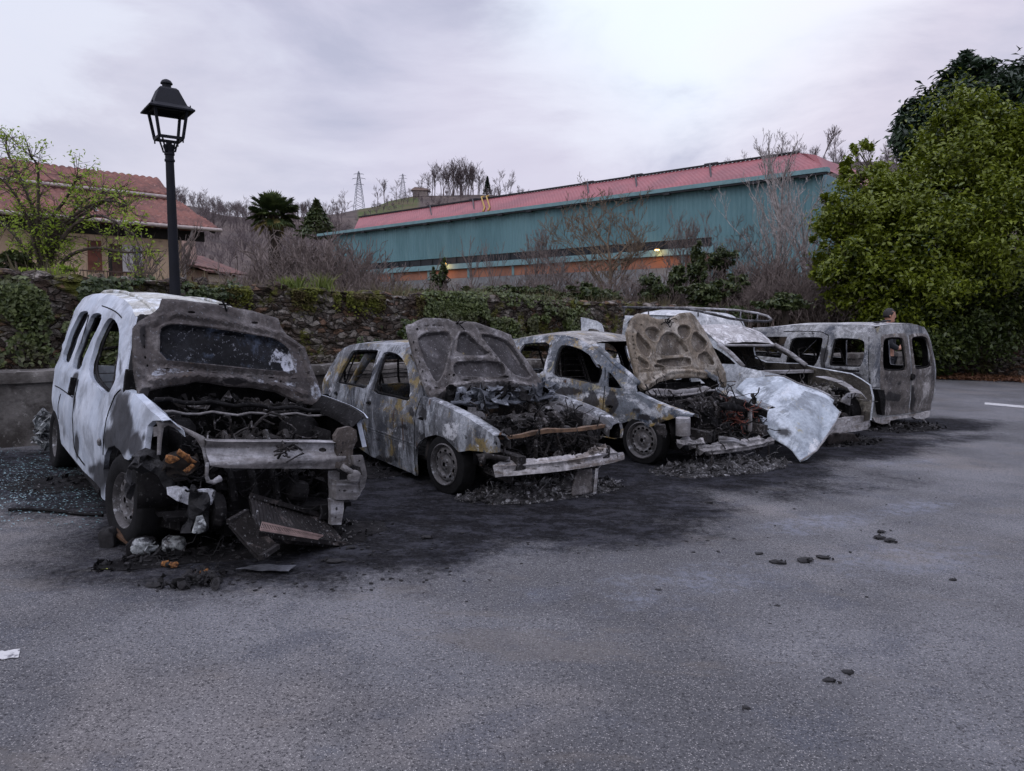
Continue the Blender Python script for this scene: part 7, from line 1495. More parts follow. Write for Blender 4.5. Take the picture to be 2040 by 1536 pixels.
 mb = MB(); Sq = car.S((.55, 0, 0), (0, 1, 0), (0, 0, 1), n=(1, 0, 0)); a, b_ = Sq.px(*z3(1575, 690)), Sq.px(*z3(1575, 830)); mb.bar(Sq(*a), Sq(*b_), .04, .03, up=(0, 1, 0)); mb.build('slam_strut', M['c1frame'], car.e)
 mb = MB(); P = [Sq(*Sq.px(*z3(*p))) for p in ((1600, 690), (1655, 682), (1640, 700))]; sheet(mb, Sq, Sq.poly([(1380, 655), (1450, 640), (1560, 680), (1655, 680), (1600, 705), (1520, 700), (1420, 690)], z3), (), .04, .04); mb.build('lamp_shelf', M['soot'], car.e, True)
 SBm = car.S((.74, 0, 0), (0, 1, 0), (0, 0, 1), lambda u, v: -.10*((u-W3/2)/(W3/2))**2+.006*noise.noise(Vector((u*9, v*22, 3)))+.012*math.sin((v)*60)-.012*math.sin(v*150), n=(1, 0, 0)); mb = MB()
 beam(mb, SBm, [(1108, 878), (1180, 882), (1240, 888), (1290, 905), (1330, 915), (1450, 908), (1540, 893), (1620, 878), (1722, 874)], [(1112, 902), (1180, 915), (1235, 935), (1290, 960), (1330, 972), (1450, 962), (1540, 948), (1620, 930), (1724, 908)], z3, .07, sp=.022, holes=[oval(SBm, 1400, 936, 16, 13, z3), oval(SBm, 1685, 895, 5, 5, z3)]); mb.build('bumper_beam', burnt('pale_bumper_beam', (.27, .26, .26), [((.42, .41, .41), 4, .48, .62, one, 8), ((.10, .085, .08), 6, .58, .68, one, 8)], seed=71), car.e, True, angle=50)
 mb = MB()
 for k in range(5): a = SBm(*SBm.px(*z3(1392, 862+k*9)))+Vector((-.03, 0, 0)); b_ = SBm(*SBm.px(*z3(1545, 905+k*3)))+Vector((.02, 0, .01)); m_ = a.lerp(b_, .5)+Vector((0, 0, .02)); mb.tube([a, m_, b_], .008, 5)
 mb.build('condenser_tubes', M['c1frame'], car.e)
 mb = MB(); sheet(mb, SBm, SBm.poly([(980, 790), (1040, 790), (1050, 830), (1040, 870), (990, 850), (975, 820)], z3), (), .03, .03); mb.build('wing_stay', M['engine'], car.e, True)
 mb = MB(); Sd = car.S((.62, 0, 0), (0, 1, 0), (0, 0, 1), n=(1, 0, 0)); c = Sd(*Sd.px(*z3(1150, 740))); b2 = Sd(*Sd.px(*z3(1150, 850))); mb.tube([c, b2], .075, 12); mb.build('washer_tank', M['c1frame'], car.e, True, angle=40)
 for q in ((1240, 890, 1232, 985), (1690, 900, 1695, 985), (1335, 960, 1330, 1040)):
  mb = MB(); mb.tube([SBm(*SBm.px(*z3(q[0], q[1]))), SBm(*SBm.px(*z3(q[2], q[3])))], .012, 6); mb.build('hanging_strap', M['engine'], car.e)
 for sd, yy in ((0, .28), (1, W3-.3)): mb = MB(); mb.bar((.2, yy, .40), (.70, yy, .38), .09, .11); mb.build('chassis_leg', M['engine'], car.e)
 engine_bay(car, .25, .62, .3, W3-.3, .12, .5, 110, 29, 'gearbox', None, 20, False)
 interior(car, -3.0, -.4, .25, .85, ((-1.35, .42), (-1.35, 1.14), (-2.2, .42), (-2.2, 1.14)), (-.7, .88)); wheelhouse(car); wheelhouse(car, -2.58)
 rim_wheel(car, .0, -.0, .20, .285, .19, 1, R(6), z=.27, nh=14); rim_wheel(car, 0, W3-.02, .20, .26, .17, -1, z=.25); rim_wheel(car, -2.58, .03, .20, .25, .17, 1, z=.24); rim_wheel(car, -2.58, W3-.03, .20, .25, .17, -1, z=.24)
 return car
CAR3 = car3()
# ------------------------------------------------------------------ wreck 4: small white panel van with its bonnet hanging
def car4():
 W4 = 1.58; car = Car('burnt_panel_van', 'burnt pale panel van with a roof rack, its white bonnet hanging to the ground', 'van', 3.35, 9.85, R(30), W4)
 z4 = zoomf(1360, 580, 3.7778); z3 = zoomf(1000, 600, 3.1875); bm = M['c4body']
 prof = pchip([(0, .05), (.3, .02), (.6, 0), (.85, .03), (.98, .08), (1.2, .16), (1.45, .26), (1.75, .30)])
 fr = lambda x: (.10*((x-.3)/.4)**2 if x > .3 else 0)
 S = car.side(prof, fr)
 hl = S.S if False else None
 Sp = car.S((-.68, 0, .95), (0, 1, 0), (-.62, 0, .5), n=(.5, 0, .62))          # windscreen plane
 hA, hB = Sp.px(*z4(318, 402)), Sp.px(*z4(725, 378)); cA, cB = Sp.px(*z4(500, 640)), Sp.px(*z4(995, 655))
 PH = [Sp(*hA), Sp(*hB)]; PC = [Sp(*cA), Sp(*cB)]
 zr = PH[0].z; xh = PH[0].x; xc = min(-.45, PC[0].x)
 out = [(.55, .30), (.55, .62), (.50, .78), (.2, .92), (xc+.15, .97), (xc, .99), (xh-.02, zr+.02), (xh-.3, zr+.16), (xh-.52, 1.50), (xh-.60, 1.66), (-2.9, 1.68), (-3.2, 1.62), (-3.28, 1.4), (-3.30, .6), (-3.25, .28)]
 out += [(-2.25-.37, .25)]+[(-2.25+.36*math.cos(a), .30+.36*math.sin(a)) for a in [math.pi*(1-i/10) for i in range(1, 10)]]+[(-2.25+.37, .22), (-.42, .22)]+[(.36*math.cos(a), .30+.36*math.sin(a)) for a in [math.pi*(1-i/10) for i in range(1, 10)]]+[(.37, .25)]
 w1 = chaikin([(xc-.12, 1.0), (xc-.06, 1.02), (xh-.08, zr-.03), (xh-.35, zr+.0), (xh-.42, zr-.04), (xh-.42, .98)])
 for sf, nm in ((S, 0), (car.far, 1)):
  mb = MB(); sheet(mb, sf, out, [w1], .06, .03, 0, 1); mb.build('side_panel', [bm, M['soot'] if nm == 0 else burnt('browned_inner_wing', (.10, .09, .075), [((.26, .24, .20), 3, .48, .62, one, 8), ((.025, .022, .02), 4, .53, .64, one, 8)], seed=86)], car.e, True, angle=40)
 # cab roof seen from above, its front edge traced
 mb = MB(); n = 20; vs = []
 for i in range(13):
  t = i/12; X = xh+.02-.56*t; zz = zr+.25*math.sin(t*1.5)
  for j in range(n+1):
   s_ = 2*j/n-1; y0 = .20; vs.append(Vector((X+.05*(1-s_*s_), y0+(W4-2*y0)*j/n, zz+.045*(1-abs(s_)**2.2)+.012*noise.noise(Vector((X*5, j*.4, 0))))))
 solid(mb, vs, [(i*(n+1)+j, i*(n+1)+j+1, (i+1)*(n+1)+j+1, (i+1)*(n+1)+j) for i in range(12) for j in range(n)], .006, 0, 1); mb.build('cab_roof', [burnt('flaky_white_roof', (.42, .41, .41), [((.62, .62, .63), 7, .48, .58, one, 9), ((.12, .105, .10), 12, .57, .66, one, 9), ((.36, .31, .20), 5, .6, .7, one, 8)], bump=.6, seed=81), M['soot']], car.e, True, angle=50)
 mb = MB(); mb.tube([Vector((xh+.02+.05*(1-(2*j/12-1)**2), .20+(W4-.40)*j/12, zr-.01)) for j in range(13)], .022, 6); mb.build('windscreen_header', M['c1frame'], car.e, True)
 for y0, y1 in ((.14, .20), (W4-.12, W4-.20)): mb = MB(); mb.tube([(xc+.02, y0, .98), ((xc+xh)/2+.02, (y0+y1)/2, (zr+.98)/2+.02), (xh+.01, y1, zr)], .035, 8); mb.build('windscreen_pillar', M['c1frame'], car.e, True)
 # raised box behind the cab
 mb = MB(); X0 = xh-.52; n = 20; vs = []
 for i, (dx, z_) in enumerate(((0, zr+.15), (-.02, 1.50), (-.08, 1.62), (-.20, 1.69), (-.5, 1.71), (-1.2, 1.72), (-3.26-X0+.25, 1.70), (-3.26-X0+.08, 1.66), (-3.26-X0, 1.55))):
  for j in range(n+1):
   s_ = 2*j/n-1; w0 = .27 if z_ > 1.55 else .22; vs.append(Vector((X0+dx, w0+(W4-2*w0)*j/n, z_+.05*(1-abs(s_)**2.5)+(.0 if z_ < 1.55 else -.04*abs(s_)**6)+.01*noise.noise(Vector((dx*3, j*.4, 0))))))
 solid(mb, vs, [(i*(n+1)+j, i*(n+1)+j+1, (i+1)*(n+1)+j+1, (i+1)*(n+1)+j) for i in range(8) for j in range(n)], .006, 0, 1); mb.build('box_roof', [burnt('pale_box_roof', (.44, .46, .48), [((.60, .61, .62), 4, .48, .6, one, 8), ((.2, .2, .21), 6, .58, .7, one, 8)], bump=.3, seed=82), M['soot']], car.e, True, angle=50)
 # rear: door frame, swung-open barn door
 mb = MB(); SB = car.S((-3.28, 0, 0), (0, 1, 0), (0, 0, 1), n=(-1, 0, 0)); sheet(mb, SB, [(.05, .3), (W4-.05, .3), (W4-.2, 1.66), (.2, 1.66)], [[(.2, .42), (W4-.2, .42), (W4-.32, 1.55), (.32, 1.55)]], .12, .03); mb.build('rear_frame', [bm, M['soot']], car.e, True)
 wh = burnt('faded_white_door', (.45, .48, .52), [((.62, .65, .68), 3, .48, .6, one, 8), ((.2, .2, .22), 5, .6, .7, one, 8)], bump=.2, seed=83)
 SD = car.S((-3.32, .05, 0), (-.80, -.60, 0), (0, 0, 1), lambda u, v: .03*math.sin(v*2), n=(.6, -.8, 0)); do = SD.poly([(500, 102), (540, 108), (600, 125), (632, 145), (645, 180), (652, 260), (650, 400), (505, 400), (507, 250)], z3); wi = chaikin(SD.poly([(540, 175), (590, 176), (625, 190), (635, 250), (535, 250)], z3)); mb = MB(); sheet(mb, SD, do, [wi], .06, .03); mb.build('rear_door', [wh, M['soot']], car.e, True, angle=40)
 # white rear flank seen through the neighbour's windows
 # bonnet: warped sheet hanging over the near corner down to the ground
 A_ = car.M.inverted() @ W(*z4(480, 700), 9.45);
 def wl(u, v, d): return car.M.inverted() @ W(*z4(u, v), d)
 tip = car.M.inverted() @ (G(1597, 921)+Vector((0, 0, .02))); p0 = wl(480, 670, 9.55); p1 = wl(1120, 800, 9.35); t0 = tip
 ea = (p1-p0).normalized(); nn = (p1-p0).cross(t0-p0).normalized()
 if (nn.dot(car.M.inverted() @ CAM-p0)) < 0: nn = -nn
 eb = nn.cross(ea).normalized(); eb = -eb if eb.dot(t0-p0) > 0 else eb
 Lw = (p1-p0).length
 def dh(u, v):
  q = -v; return .13*math.sin(min(1, max(0, (u+.2)/(Lw+.3)))*math.pi)+.06*math.sin(q*3.0)-.10*sstep(.5, 1.2, q)*0+.035*noise.noise(Vector((u*2, v*2, 3)))-.05*math.exp(-((u-Lw*.86)/.05)**2)*sstep(.1, .5, q)-.022*abs(((u*.9+q*.55)/.62) % 1-.5)-.014*abs(((u*1.1-q*.8)/.45+.3) % 1-.5)*sstep(.2, .8, q)
 SH = car.S(tuple(p0), tuple(ea), tuple(eb), dh, n=tuple(nn))
 ho = SH.poly([(400, 735), (440, 690), (478, 655), (520, 652), (562, 655), (600, 640), (660, 634), (760, 640), (860, 690), (940, 712), (1010, 738), (1100, 782), (1142, 815), (1130, 850), (1150, 870), (1188, 912), (1150, 990), (1108, 1062), (1060, 1140), (1005, 1205), (940, 1262), (886, 1284), (862, 1250), (830, 1205), (780, 1165), (735, 1140), (675, 1108), (640, 1060), (600, 990), (575, 935), (550, 900), (520, 850), (470, 790), (430, 760)], z4)
 mb = MB(); sheet(mb, SH, ho, [], .03, .012, soot=blobs(SH, [(770, 1060, 90, 60, .6), (640, 760, 30, 90, .45), (900, 900, 40, 150, .4)], z4), ash=blobs(SH, [(1000, 1150, 60, 110, .6), (760, 760, 100, 60, .5)], z4)); mb.build('bonnet', [M['c4hood'], M['soot']], car.e, True)
 mb = MB(); P = [SH(*SH.px(*z4(*p)))+SH.n*.004 for p in ((620, 640), (760, 642), (860, 692), (1010, 740), (1100, 784), (1140, 816))]; mb.tube(P, .012, 6); P = [SH(*SH.px(*z4(*p)))+SH.n*.004 for p in ((1186, 912), (1108, 1062), (1005, 1203), (888, 1280))]; mb.tube(P, .012, 6); mb.build('bonnet_hem', M['c1frame'], car.e, True)
 # front end
 xf = .50; SFp = car.S((xf, 0, 0), (0, 1, 0), (0, 0, 1), lambda u, v: -.08*((u-W4/2)/(W4/2))**2+.005*noise.noise(Vector((u*9, v*12, 3))), n=(1, 0, 0))
 mb = MB(); beam(mb, SFp, [(1060, 975), (1120, 968), (1250, 950), (1395, 936)], [(1060, 1085), (1112, 1080), (1250, 1062), (1396, 1040)], z4, .06, sp=.022, holes=[oval(SFp, *q, z4) for q in ((1230, 1000, 6, 6), (1150, 1010, 4, 4), (1350, 975, 5, 5), (1330, 1005, 4, 4))]); mb.build('bumper_beam', M['c2bump'], car.e, True, angle=50)
 SG = car.S((xf-.12, 0, 0), (0, 1, 0), (0, 0, 1), lambda u, v: -.06*((u-W4/2)/(W4/2))**2+.01*noise.noise(Vector((u*9, v*9, 3))), n=(1, 0, 0))
 # far wing with headlamp hole
 mb = MB(); sheet(mb, SG, SG.poly([(1200, 835), (1215, 800), (1250, 770), (1300, 762), (1350, 772), (1385, 820), (1405, 900), (1415, 1010), (1400, 1030), (1395, 935), (1340, 935), (1330, 880), (1280, 868), (1230, 850)], z4), [chaikin(SG.poly([(1262, 850), (1268, 812), (1295, 790), (1325, 795), (1352, 822), (1360, 870), (1335, 868), (1300, 858)], z4))], .03, .03); mb.build('lamp_surround', [M['c1frame'], M['soot']], car.e, True, angle=50)
 ST = car.S((0, 0, .80), (1, 0, 0), (0, 1, 0), lambda u, v: .10*(1-sstep(-.6, .5, u))-.04*sstep(.2, .6, u), n=(0, 0, 1)); mb = MB(); sheet(mb, ST, ST.poly([(1000, 640), (1080, 640), (1180, 665), (1270, 710), (1340, 755), (1385, 810), (1350, 772), (1300, 762), (1250, 770), (1215, 800), (1180, 835), (1225, 790), (1265, 760), (1240, 725), (1160, 685), (1060, 655)], z4), (), .03, .008); mb.build('wing', [M['c1frame'], M['soot']], car.e, True)
 mb = MB(); SGd = car.S((xf-.25, 0, 0), (0, 1, 0), (0, 0, 1), lambda u, v: .02*noise.noise(Vector((u*12, v*12, 3))), n=(1, 0, 0)); sheet(mb, SGd, SGd.poly([(1130, 850), (1200, 842), (1300, 855), (1340, 890), (1330, 930), (1160, 960)], z4), (), .03, .03); mb.build('lamp_shell', M['soot'], car.e, True)
 mb = MB(); SGr = car.S((xf+.05, 0, 0), (0, 1, 0), (.35, 0, 1), lambda u, v: .03*noise.noise(Vector((u*9, v*9, 3))), n=(1, 0, -.35)); sheet(mb, SGr, SGr.poly([(1080, 1085), (1200, 1070), (1290, 1075), (1330, 1120), (1355, 1150), (1290, 1170), (1180, 1190), (1110, 1180), (1080, 1120)], z4), (), .03, .02); mb.build('hanging_grille', plain('charred_brown_grille', (.035, .028, .026), .85, .6, 12, .8, 30), car.e, True)
 engine_bay(car, -.4, .38, .35, W4-.12, .3, .74, 120, 35, mats=[M['engine'], burnt('ashy_engine_metal', (.10, .095, .09), [((.3, .29, .27), 7, .5, .64, one, 8), ((.03, .03, .03), 6, .55, .66, one, 8)], seed=84)])
 mb = MB(); SF = car.S((-.5, 0, 0), (0, 1, 0), (0, 0, 1), n=(1, 0, 0)); sheet(mb, SF, [(.06, .25), (W4-.06, .25), (W4-.1, .9), (.1, .9)], (), .08, .03); mb.build('firewall', M['soot'], car.e, True); mb = MB(); mb.bar((-.46, .1, .90), (-.46, W4-.1, .90), .12, .04); mb.build('scuttle', M['c1frame'], car.e)
 interior(car, -3.1, -.5, .25, .85, ((-1.35, .42), (-1.35, 1.1)), (-.8, .86)); wheelhouse(car); wheelhouse(car, -2.25)
 mb = MB(); SBh = car.S((-1.75, 0, 0), (0, 1, 0), (0, 0, 1), n=(1, 0, 0)); sheet(mb, SBh, [(.10, .3), (W4*.55, .3), (W4*.55, 1.45), (.25, 1.55), (.12, 1.0)], (), .1, .02); mb.build('bulkhead', M['soot'], car.e, True)
 rim_wheel(car, 0, W4-.02, .17, .27, .17, -1, z=.26); rim_wheel(car, 0, .02, .17, .27, .17, 1, z=.26); rim_wheel(car, -2.25, .03, .17, .25, .17, 1, z=.25); rim_wheel(car, -2.25, W4-.03, .17, .25, .17, -1, z=.25)
 # roof rack, sagging at the front
 Mi = car.M.inverted(); wl3 = lambda u, v, d: Mi @ W(*z3(u, v), d)
 mr = burnt('scorched_rack_tube', (.055, .055, .06), [((.16, .16, .17), 6, .5, .62, one, 7)], bump=.2, seed=85, spec=.3); mr2 = M['c1frame']
 near = [wl3(766, 38, 12.5), wl3(900, 41, 12.0), wl3(1050, 44, 11.5), wl3(1150, 47, 11.2)];
 low = [near[-1], wl3(1250, 62, 11.05), wl3(1350, 86, 11.05), wl3(1450, 110, 11.15), wl3(1560, 124, 11.3), wl3(1690, 128, 11.5), wl3(1712, 118, 11.6)]
 up = [wl3(1712, 118, 11.6), wl3(1690, 96, 11.8), wl3(1620, 76, 11.95), wl3(1500, 58, 12.2), wl3(1400, 52, 12.45), wl3(1190, 42, 12.9), wl3(1000, 40, 13.4)]
 rk = empty('roof_rack', car.wp(-2, .8, 1.72)); rk.matrix_world = car.M; tag(rk, 'long bent tubular roof rack sagging on top of the burnt panel van', 'roof rack')
 mb = MB(); mb.tube(near+low[1:], .020, 7); mb.build('rail', mr, rk, True); mb = MB(); mb.tube(up, .018, 7); mb.build('rail', mr2, rk, True)
 for a, b_ in ((wl3(775, 38, 12.5), wl3(776, 112, 12.5)), (wl3(930, 41, 11.9), wl3(931, 92, 11.9)), (wl3(1245, 62, 11.05), wl3(1246, 98, 11.05)), (wl3(1418, 53, 12.4), wl3(1420, 102, 12.3)), (wl3(1518, 62, 12.15), wl3(1512, 116, 11.3)), (wl3(1625, 78, 11.95), wl3(1620, 126, 11.4)), (wl3(1300, 46, 12.6), wl3(1300, 74, 12.6)), (wl3(1345, 48, 12.6), wl3(1345, 80, 12.6))):
  mb = MB(); mb.tube([a, b_], .011, 6); mb.build('post', mr, rk, True)
 return car
CAR4 = car4()
# ------------------------------------------------------------------ wreck 5: people-carrier van seen from the rear
def car5():
 W5 = 1.72; car = Car('burnt_van', 'burnt van showing its two closed rear doors, at the right end of the row', 'van', 5.42, 11.3, R(31), W5)
 z4 = zoomf(1360, 580, 3.7778); bm = M['c5body']; rm = M['c5rear']; Mi = car.M.inverted()
 # X = 0 is the rear face, the van runs towards -X
 prof = pchip([(0, .05), (.35, .02), (.7, 0), (.95, .01), (1.2, .06), (1.45, .13), (1.58, .20), (1.66, .30)])
 S = car.side(prof, lambda x: .05*((x+.12)/.12)**2 if x > -.12 else 0)
 bot = S.px(*z4(1412, 930)); tp = S.px(*z4(1440, 262)); x0 = S.px(*z4(1478, 700))[0]
 w1 = chaikin(S.poly([(765, 560), (785, 470), (800, 400), (822, 350), (930, 345), (1045, 346), (1056, 362), (1045, 420), (1025, 500), (1000, 555), (960, 582), (860, 580), (790, 578)], z4))
 w2 = chaikin(S.poly([(1095, 555), (1108, 480), (1125, 390), (1142, 352), (1250, 352), (1350, 364), (1372, 390), (1368, 480), (1345, 558), (1325, 572), (1200, 566), (1110, 562)], z4))
 top = S.poly([(1452, 300), (1440, 262), (1300, 252), (1100, 250), (850, 254), (700, 268)], z4)
 xl = min(p[0] for p in w1); Xf = xl-.95
 print('car5', x0, bot, tp, xl, [p for p in top])
 out = [(-.01, .32), (-.01, 1.2)]+[(min(-.02, top[0][0]), 1.45)]+[(min(-.05, u), v) for u, v in top[1:]]+[(Xf+.1, top[-1][1]-.03), (Xf-.35, 1.05), (Xf-.6, .98), (Xf-1.1, .85), (Xf-1.2, .5), (Xf-1.15, .25)]
 out += [(-.6-2.6-.37, .22)]+[(-.6-2.6+.36*math.cos(a), .30+.36*math.sin(a)) for a in [math.pi*(1-i/10) for i in range(1, 10)]]+[(-.6-2.6+.37, .22), (-.6-.38, .22)]+[(-.6+.36*math.cos(a), .28+.36*math.sin(a)) for a in [math.pi*(1-i/10) for i in range(1, 10)]]+[(-.6+.37, .25)]
 w0 = [(xl-.1, 1.0), (xl-.06, top[-1][1]-.16), (xl-.55, top[-1][1]-.18), (xl-.95, 1.02)]
 soot = blobs(S, [(1200, 640, 200, 40, 1.0), (1100, 600, 260, 30, .8), (1300, 700, 90, 80, .9), (1060, 480, 40, 100, .7), (950, 320, 160, 14, .5), (1330, 590, 40, 30, .5)], z4)
 mb = MB(); sheet(mb, S, out, [w1, w2, w0], .045, .035, 0, 1, soot=soot); mb.build('side_panel', [bm, M['soot']], car.e, True, angle=40)
 mb = MB(); sheet(mb, car.far, out, [w1, w2, w0], .08, .035, 0, 1); mb.build('side_panel', [bm, M['soot']], car.e, True, angle=40)
 win_frames(car, S, (w1, w2), .90, .04)
 groove(car, S, [(1072, 590), (1060, 500), (1092, 400), (1098, 310), (900, 300), (760, 305)], z4, .016); groove(car, S, [(1070, 592), (1200, 600), (1330, 602)], z4, .03, 'door_track'); groove(car, S, [(1408, 300), (1404, 500), (1408, 720)], z4, .012); groove(car, S, [(1410, 722), (1480, 726)], z4, .012)
 a = S.px(*z4(1433, 503)); mb = MB(); p = S(*a); mb.box(p+S.n*.008, (.06, .02, .13)); mb.build('door_hinge', bm, car.e)
 redge = [(u, v) for u, v in top[::-1]][:-1]; redge = [(Xf+.05, top[-1][1]-.06)]+redge; redge[-1] = (-.06, redge[-1][1]);
 roof_loft(car, redge, .045, burnt('ashy_van_roof', (.33, .33, .335), [((.50, .505, .51), 3, .46, .6, one, 9), ((.28, .25, .13), 2.6, .56, .66, one, 8), ((.10, .095, .09), 7, .6, .7, one, 8)], bump=.5, seed=91), dent=.02)
 # rear face
 zt = redge[-1][1]
 SR = car.S((0, 0, 0), (0, 1, 0), (0, 0, 1), lambda u, v: .05-.05*abs((u-W5/2)/(W5/2))**3-.16*max(0, (v-.95))**1.3-.03*sstep(.5, .3, v)+.006*noise.noise(Vector((u*6, v*6, 2))), n=(1, 0, 0))
 fo = SR.poly([(1440, 330), (1452, 285), (1490, 262), (1580, 250), (1670, 248), (1760, 252), (1820, 275), (1848, 320), (1872, 390), (1895, 500), (1908, 600), (1905, 700), (1890, 800), (1868, 900), (1840, 905), (1700, 925), (1560, 945), (1440, 958), (1425, 950), (1420, 800), (1418, 600), (1425, 450)], z4)
 d1 = SR.poly([(1488, 345), (1500, 322), (1600, 314), (1672, 312), (1690, 345), (1704, 450), (1716, 600), (1712, 760), (1700, 922), (1600, 935), (1494, 940), (1486, 800), (1482, 600)], z4); d2 = SR.poly([(1700, 330), (1722, 316), (1790, 312), (1828, 318), (1852, 350), (1876, 450), (1892, 560), (1896, 680), (1880, 800), (1862, 898), (1790, 908), (1712, 920), (1716, 780), (1724, 620), (1712, 450)], z4)
 wd1 = chaikin(SR.poly([(1506, 370), (1530, 348), (1640, 344), (1660, 378), (1676, 480), (1682, 590), (1650, 600), (1520, 600), (1502, 580), (1500, 450)], z4)); wd2 = chaikin(SR.poly([(1716, 360), (1735, 340), (1812, 336), (1840, 362), (1862, 460), (1874, 560), (1850, 578), (1760, 590), (1742, 575), (1728, 460)], z4))
 lampR = SR.poly([(1418, 726), (1478, 730), (1486, 800), (1484, 935), (1462, 940), (1440, 800)], z4)
 inner1 = SR.poly([(1494, 345), (1680, 325), (1712, 600), (1698, 915), (1500, 932), (1490, 700)], z4)
 k = lambda poly, f=.97: [(sum(p[0] for p in poly)/len(poly)+(q[0]-sum(p[0] for p in poly)/len(poly))*f, sum(p[1] for p in poly)/len(poly)+(q[1]-sum(p[1] for p in poly)/len(poly))*f) for q in poly]
 mb = MB(); sheet(mb, SR, fo, [k(d1), k(d2)], .045, .04, 0, 1); mb.build('rear_frame', [bm, M['soot']], car.e, True, angle=45)
 for d, wd, sb in ((d1, wd1, [(1560, 800, 90, 40, .9), (1620, 700, 60, 40, .5), (1500, 900, 30, 30, .4), (1700, 850, 12, 80, .6)]), (d2, wd2, [(1720, 800, 30, 110, .8), (1760, 640, 40, 30, .5)])):
  S2 = Surf(SR.o, SR.a, SR.b, lambda u, v, d=d: SR.disp(u, v)+.014*sstep(0, .02, pdist(u, v, d))-.012*sstep(.0, .05, v-.62)*(1-sstep(.16, .22, v-.62))*sstep(.06, .1, pdist(u, v, d)), SR.M, n=(1, 0, 0))
  mb = MB(); sheet(mb, S2, k(d, .985), [wd], .035, .03, 0, 1, lines=[k(d, .95)], soot=blobs(SR, sb, z4)); dr = mb.build('rear_door', [rm, M['soot']], car.e, True, angle=45)
  ins = k(wd, .90); mb = MB(); S3 = Surf(SR.o, SR.a, SR.b, lambda u, v: SR.disp(u, v)-.02, SR.M, n=(1, 0, 0)); sheet(mb, S3, k(wd, 1.03), [ins], .05, .012); mb.build('window_frame', M['soot'], dr, True)
 c = SR(*SR.px(*z4(1722, 645))); mb = MB(); mb.lathe([(0, .02), (.045, .02), (.055, 0), (.055, -.01)], 14, Matrix.Translation(c+Vector((.02, 0, 0))) @ Matrix.Rotation(R(90), 4, 'Y')); mb.build('door_handle', M['soot'], car.e)
 mb = MB(); Sb = car.S((.03, 0, 0), (0, 1, 0), (0, 0, 1), lambda u, v: .01*noise.noise(Vector((u*12, v*12, 2))), n=(1, 0, 0)); sheet(mb, Sb, Sb.poly([(1432, 952), (1500, 955), (1600, 942), (1750, 925), (1862, 902), (1856, 945), (1810, 965), (1760, 962), (1730, 948), (1620, 962), (1565, 975), (1555, 995), (1500, 1002), (1450, 985)], z4), (), .03, .05); mb.build('bumper_support', M['c2bump'], car.e, True, angle=45)
 for q in ((1805, 962, 1830, 992), (1545, 990, 1560, 1015)): mb = MB(); mb.tube([Sb(*Sb.px(*z4(q[0], q[1]))), Sb(*Sb.px(*z4(q[2], q[3])))], .014, 6); mb.build('exhaust_hook', M['c1frame'], car.e)
 mb = MB(); sheet(mb, SR, k(lampR, .9), [], .04, -.10); mb.build('lamp_recess', M['soot'], car.e)
 mb = MB(); Sq = car.S((-.02, 0, 0), (0, 1, 0), (0, 0, 1), n=(1, 0, 0)); sheet(mb, Sq, Sq.poly([(1412, 726), (1445, 728), (1450, 940), (1415, 955)], z4), [oval(Sq, 1428, 760, 5, 10, z4), oval(Sq, 1430, 800, 5, 8, z4), oval(Sq, 1432, 880, 7, 8, z4)], .04, .02); mb.build('lamp_bracket', M['c1frame'], car.e)
 rnd = random.Random(6); mb = MB()
 for px, py in ((1515, 262), (1575, 250), (1600, 248), (1560, 256)): rock(mb, SR(*SR.px(*z4(px, py)))+Vector((-.12, 0, .05)), (.04, .06, .015), rnd)
 mb.build('charred_lump', M['char'], car.e)
 interior(car, Xf-.2, -.1, .28, .95, ((-1.2, .45), (-1.2, 1.2), (-2.2, .45), (-2.2, 1.2)), (Xf-.25, .95)); wheelhouse(car, -.6); wheelhouse(car, -3.2)
 mb = MB(); SBh = car.S((-1.55, 0, 0), (0, 1, 0), (0, 0, 1), n=(1, 0, 0)); mb.bar((-1.55, W5*.62, .35), (-1.62, W5*.62, 1.5), .06, .30, up=(0, 1, 0)); mb.build('inner_pillar', M['soot'], car.e)
 for xw in (-.6, -3.2): rim_wheel(car, xw, .04, .17, .24, .17, 1, z=.23); rim_wheel(car, xw, W5-.04, .17, .24, .17, -1, z=.23)
 # bonnet stub and windscreen pillars far forward
 for y0, y1 in ((.12, .22), (W5-.12, W5-.22)): mb = MB(); mb.tube([(Xf-.5, y0, 1.0), (Xf+.08, y1, top[-1][1]-.05)], .035, 8); mb.build('windscreen_pillar', bm, car.e, True)
 mb = MB(); mb.grid(8, 10, lambda u, v: (Xf-.5-.65*u, .12+(W5-.24)*v, 1.0-.15*u*u+.04*math.sin(v*math.pi)), th=.01, flip=False); mb.build('bonnet', bm, car.e, True)
 return car
CAR5 = car5()
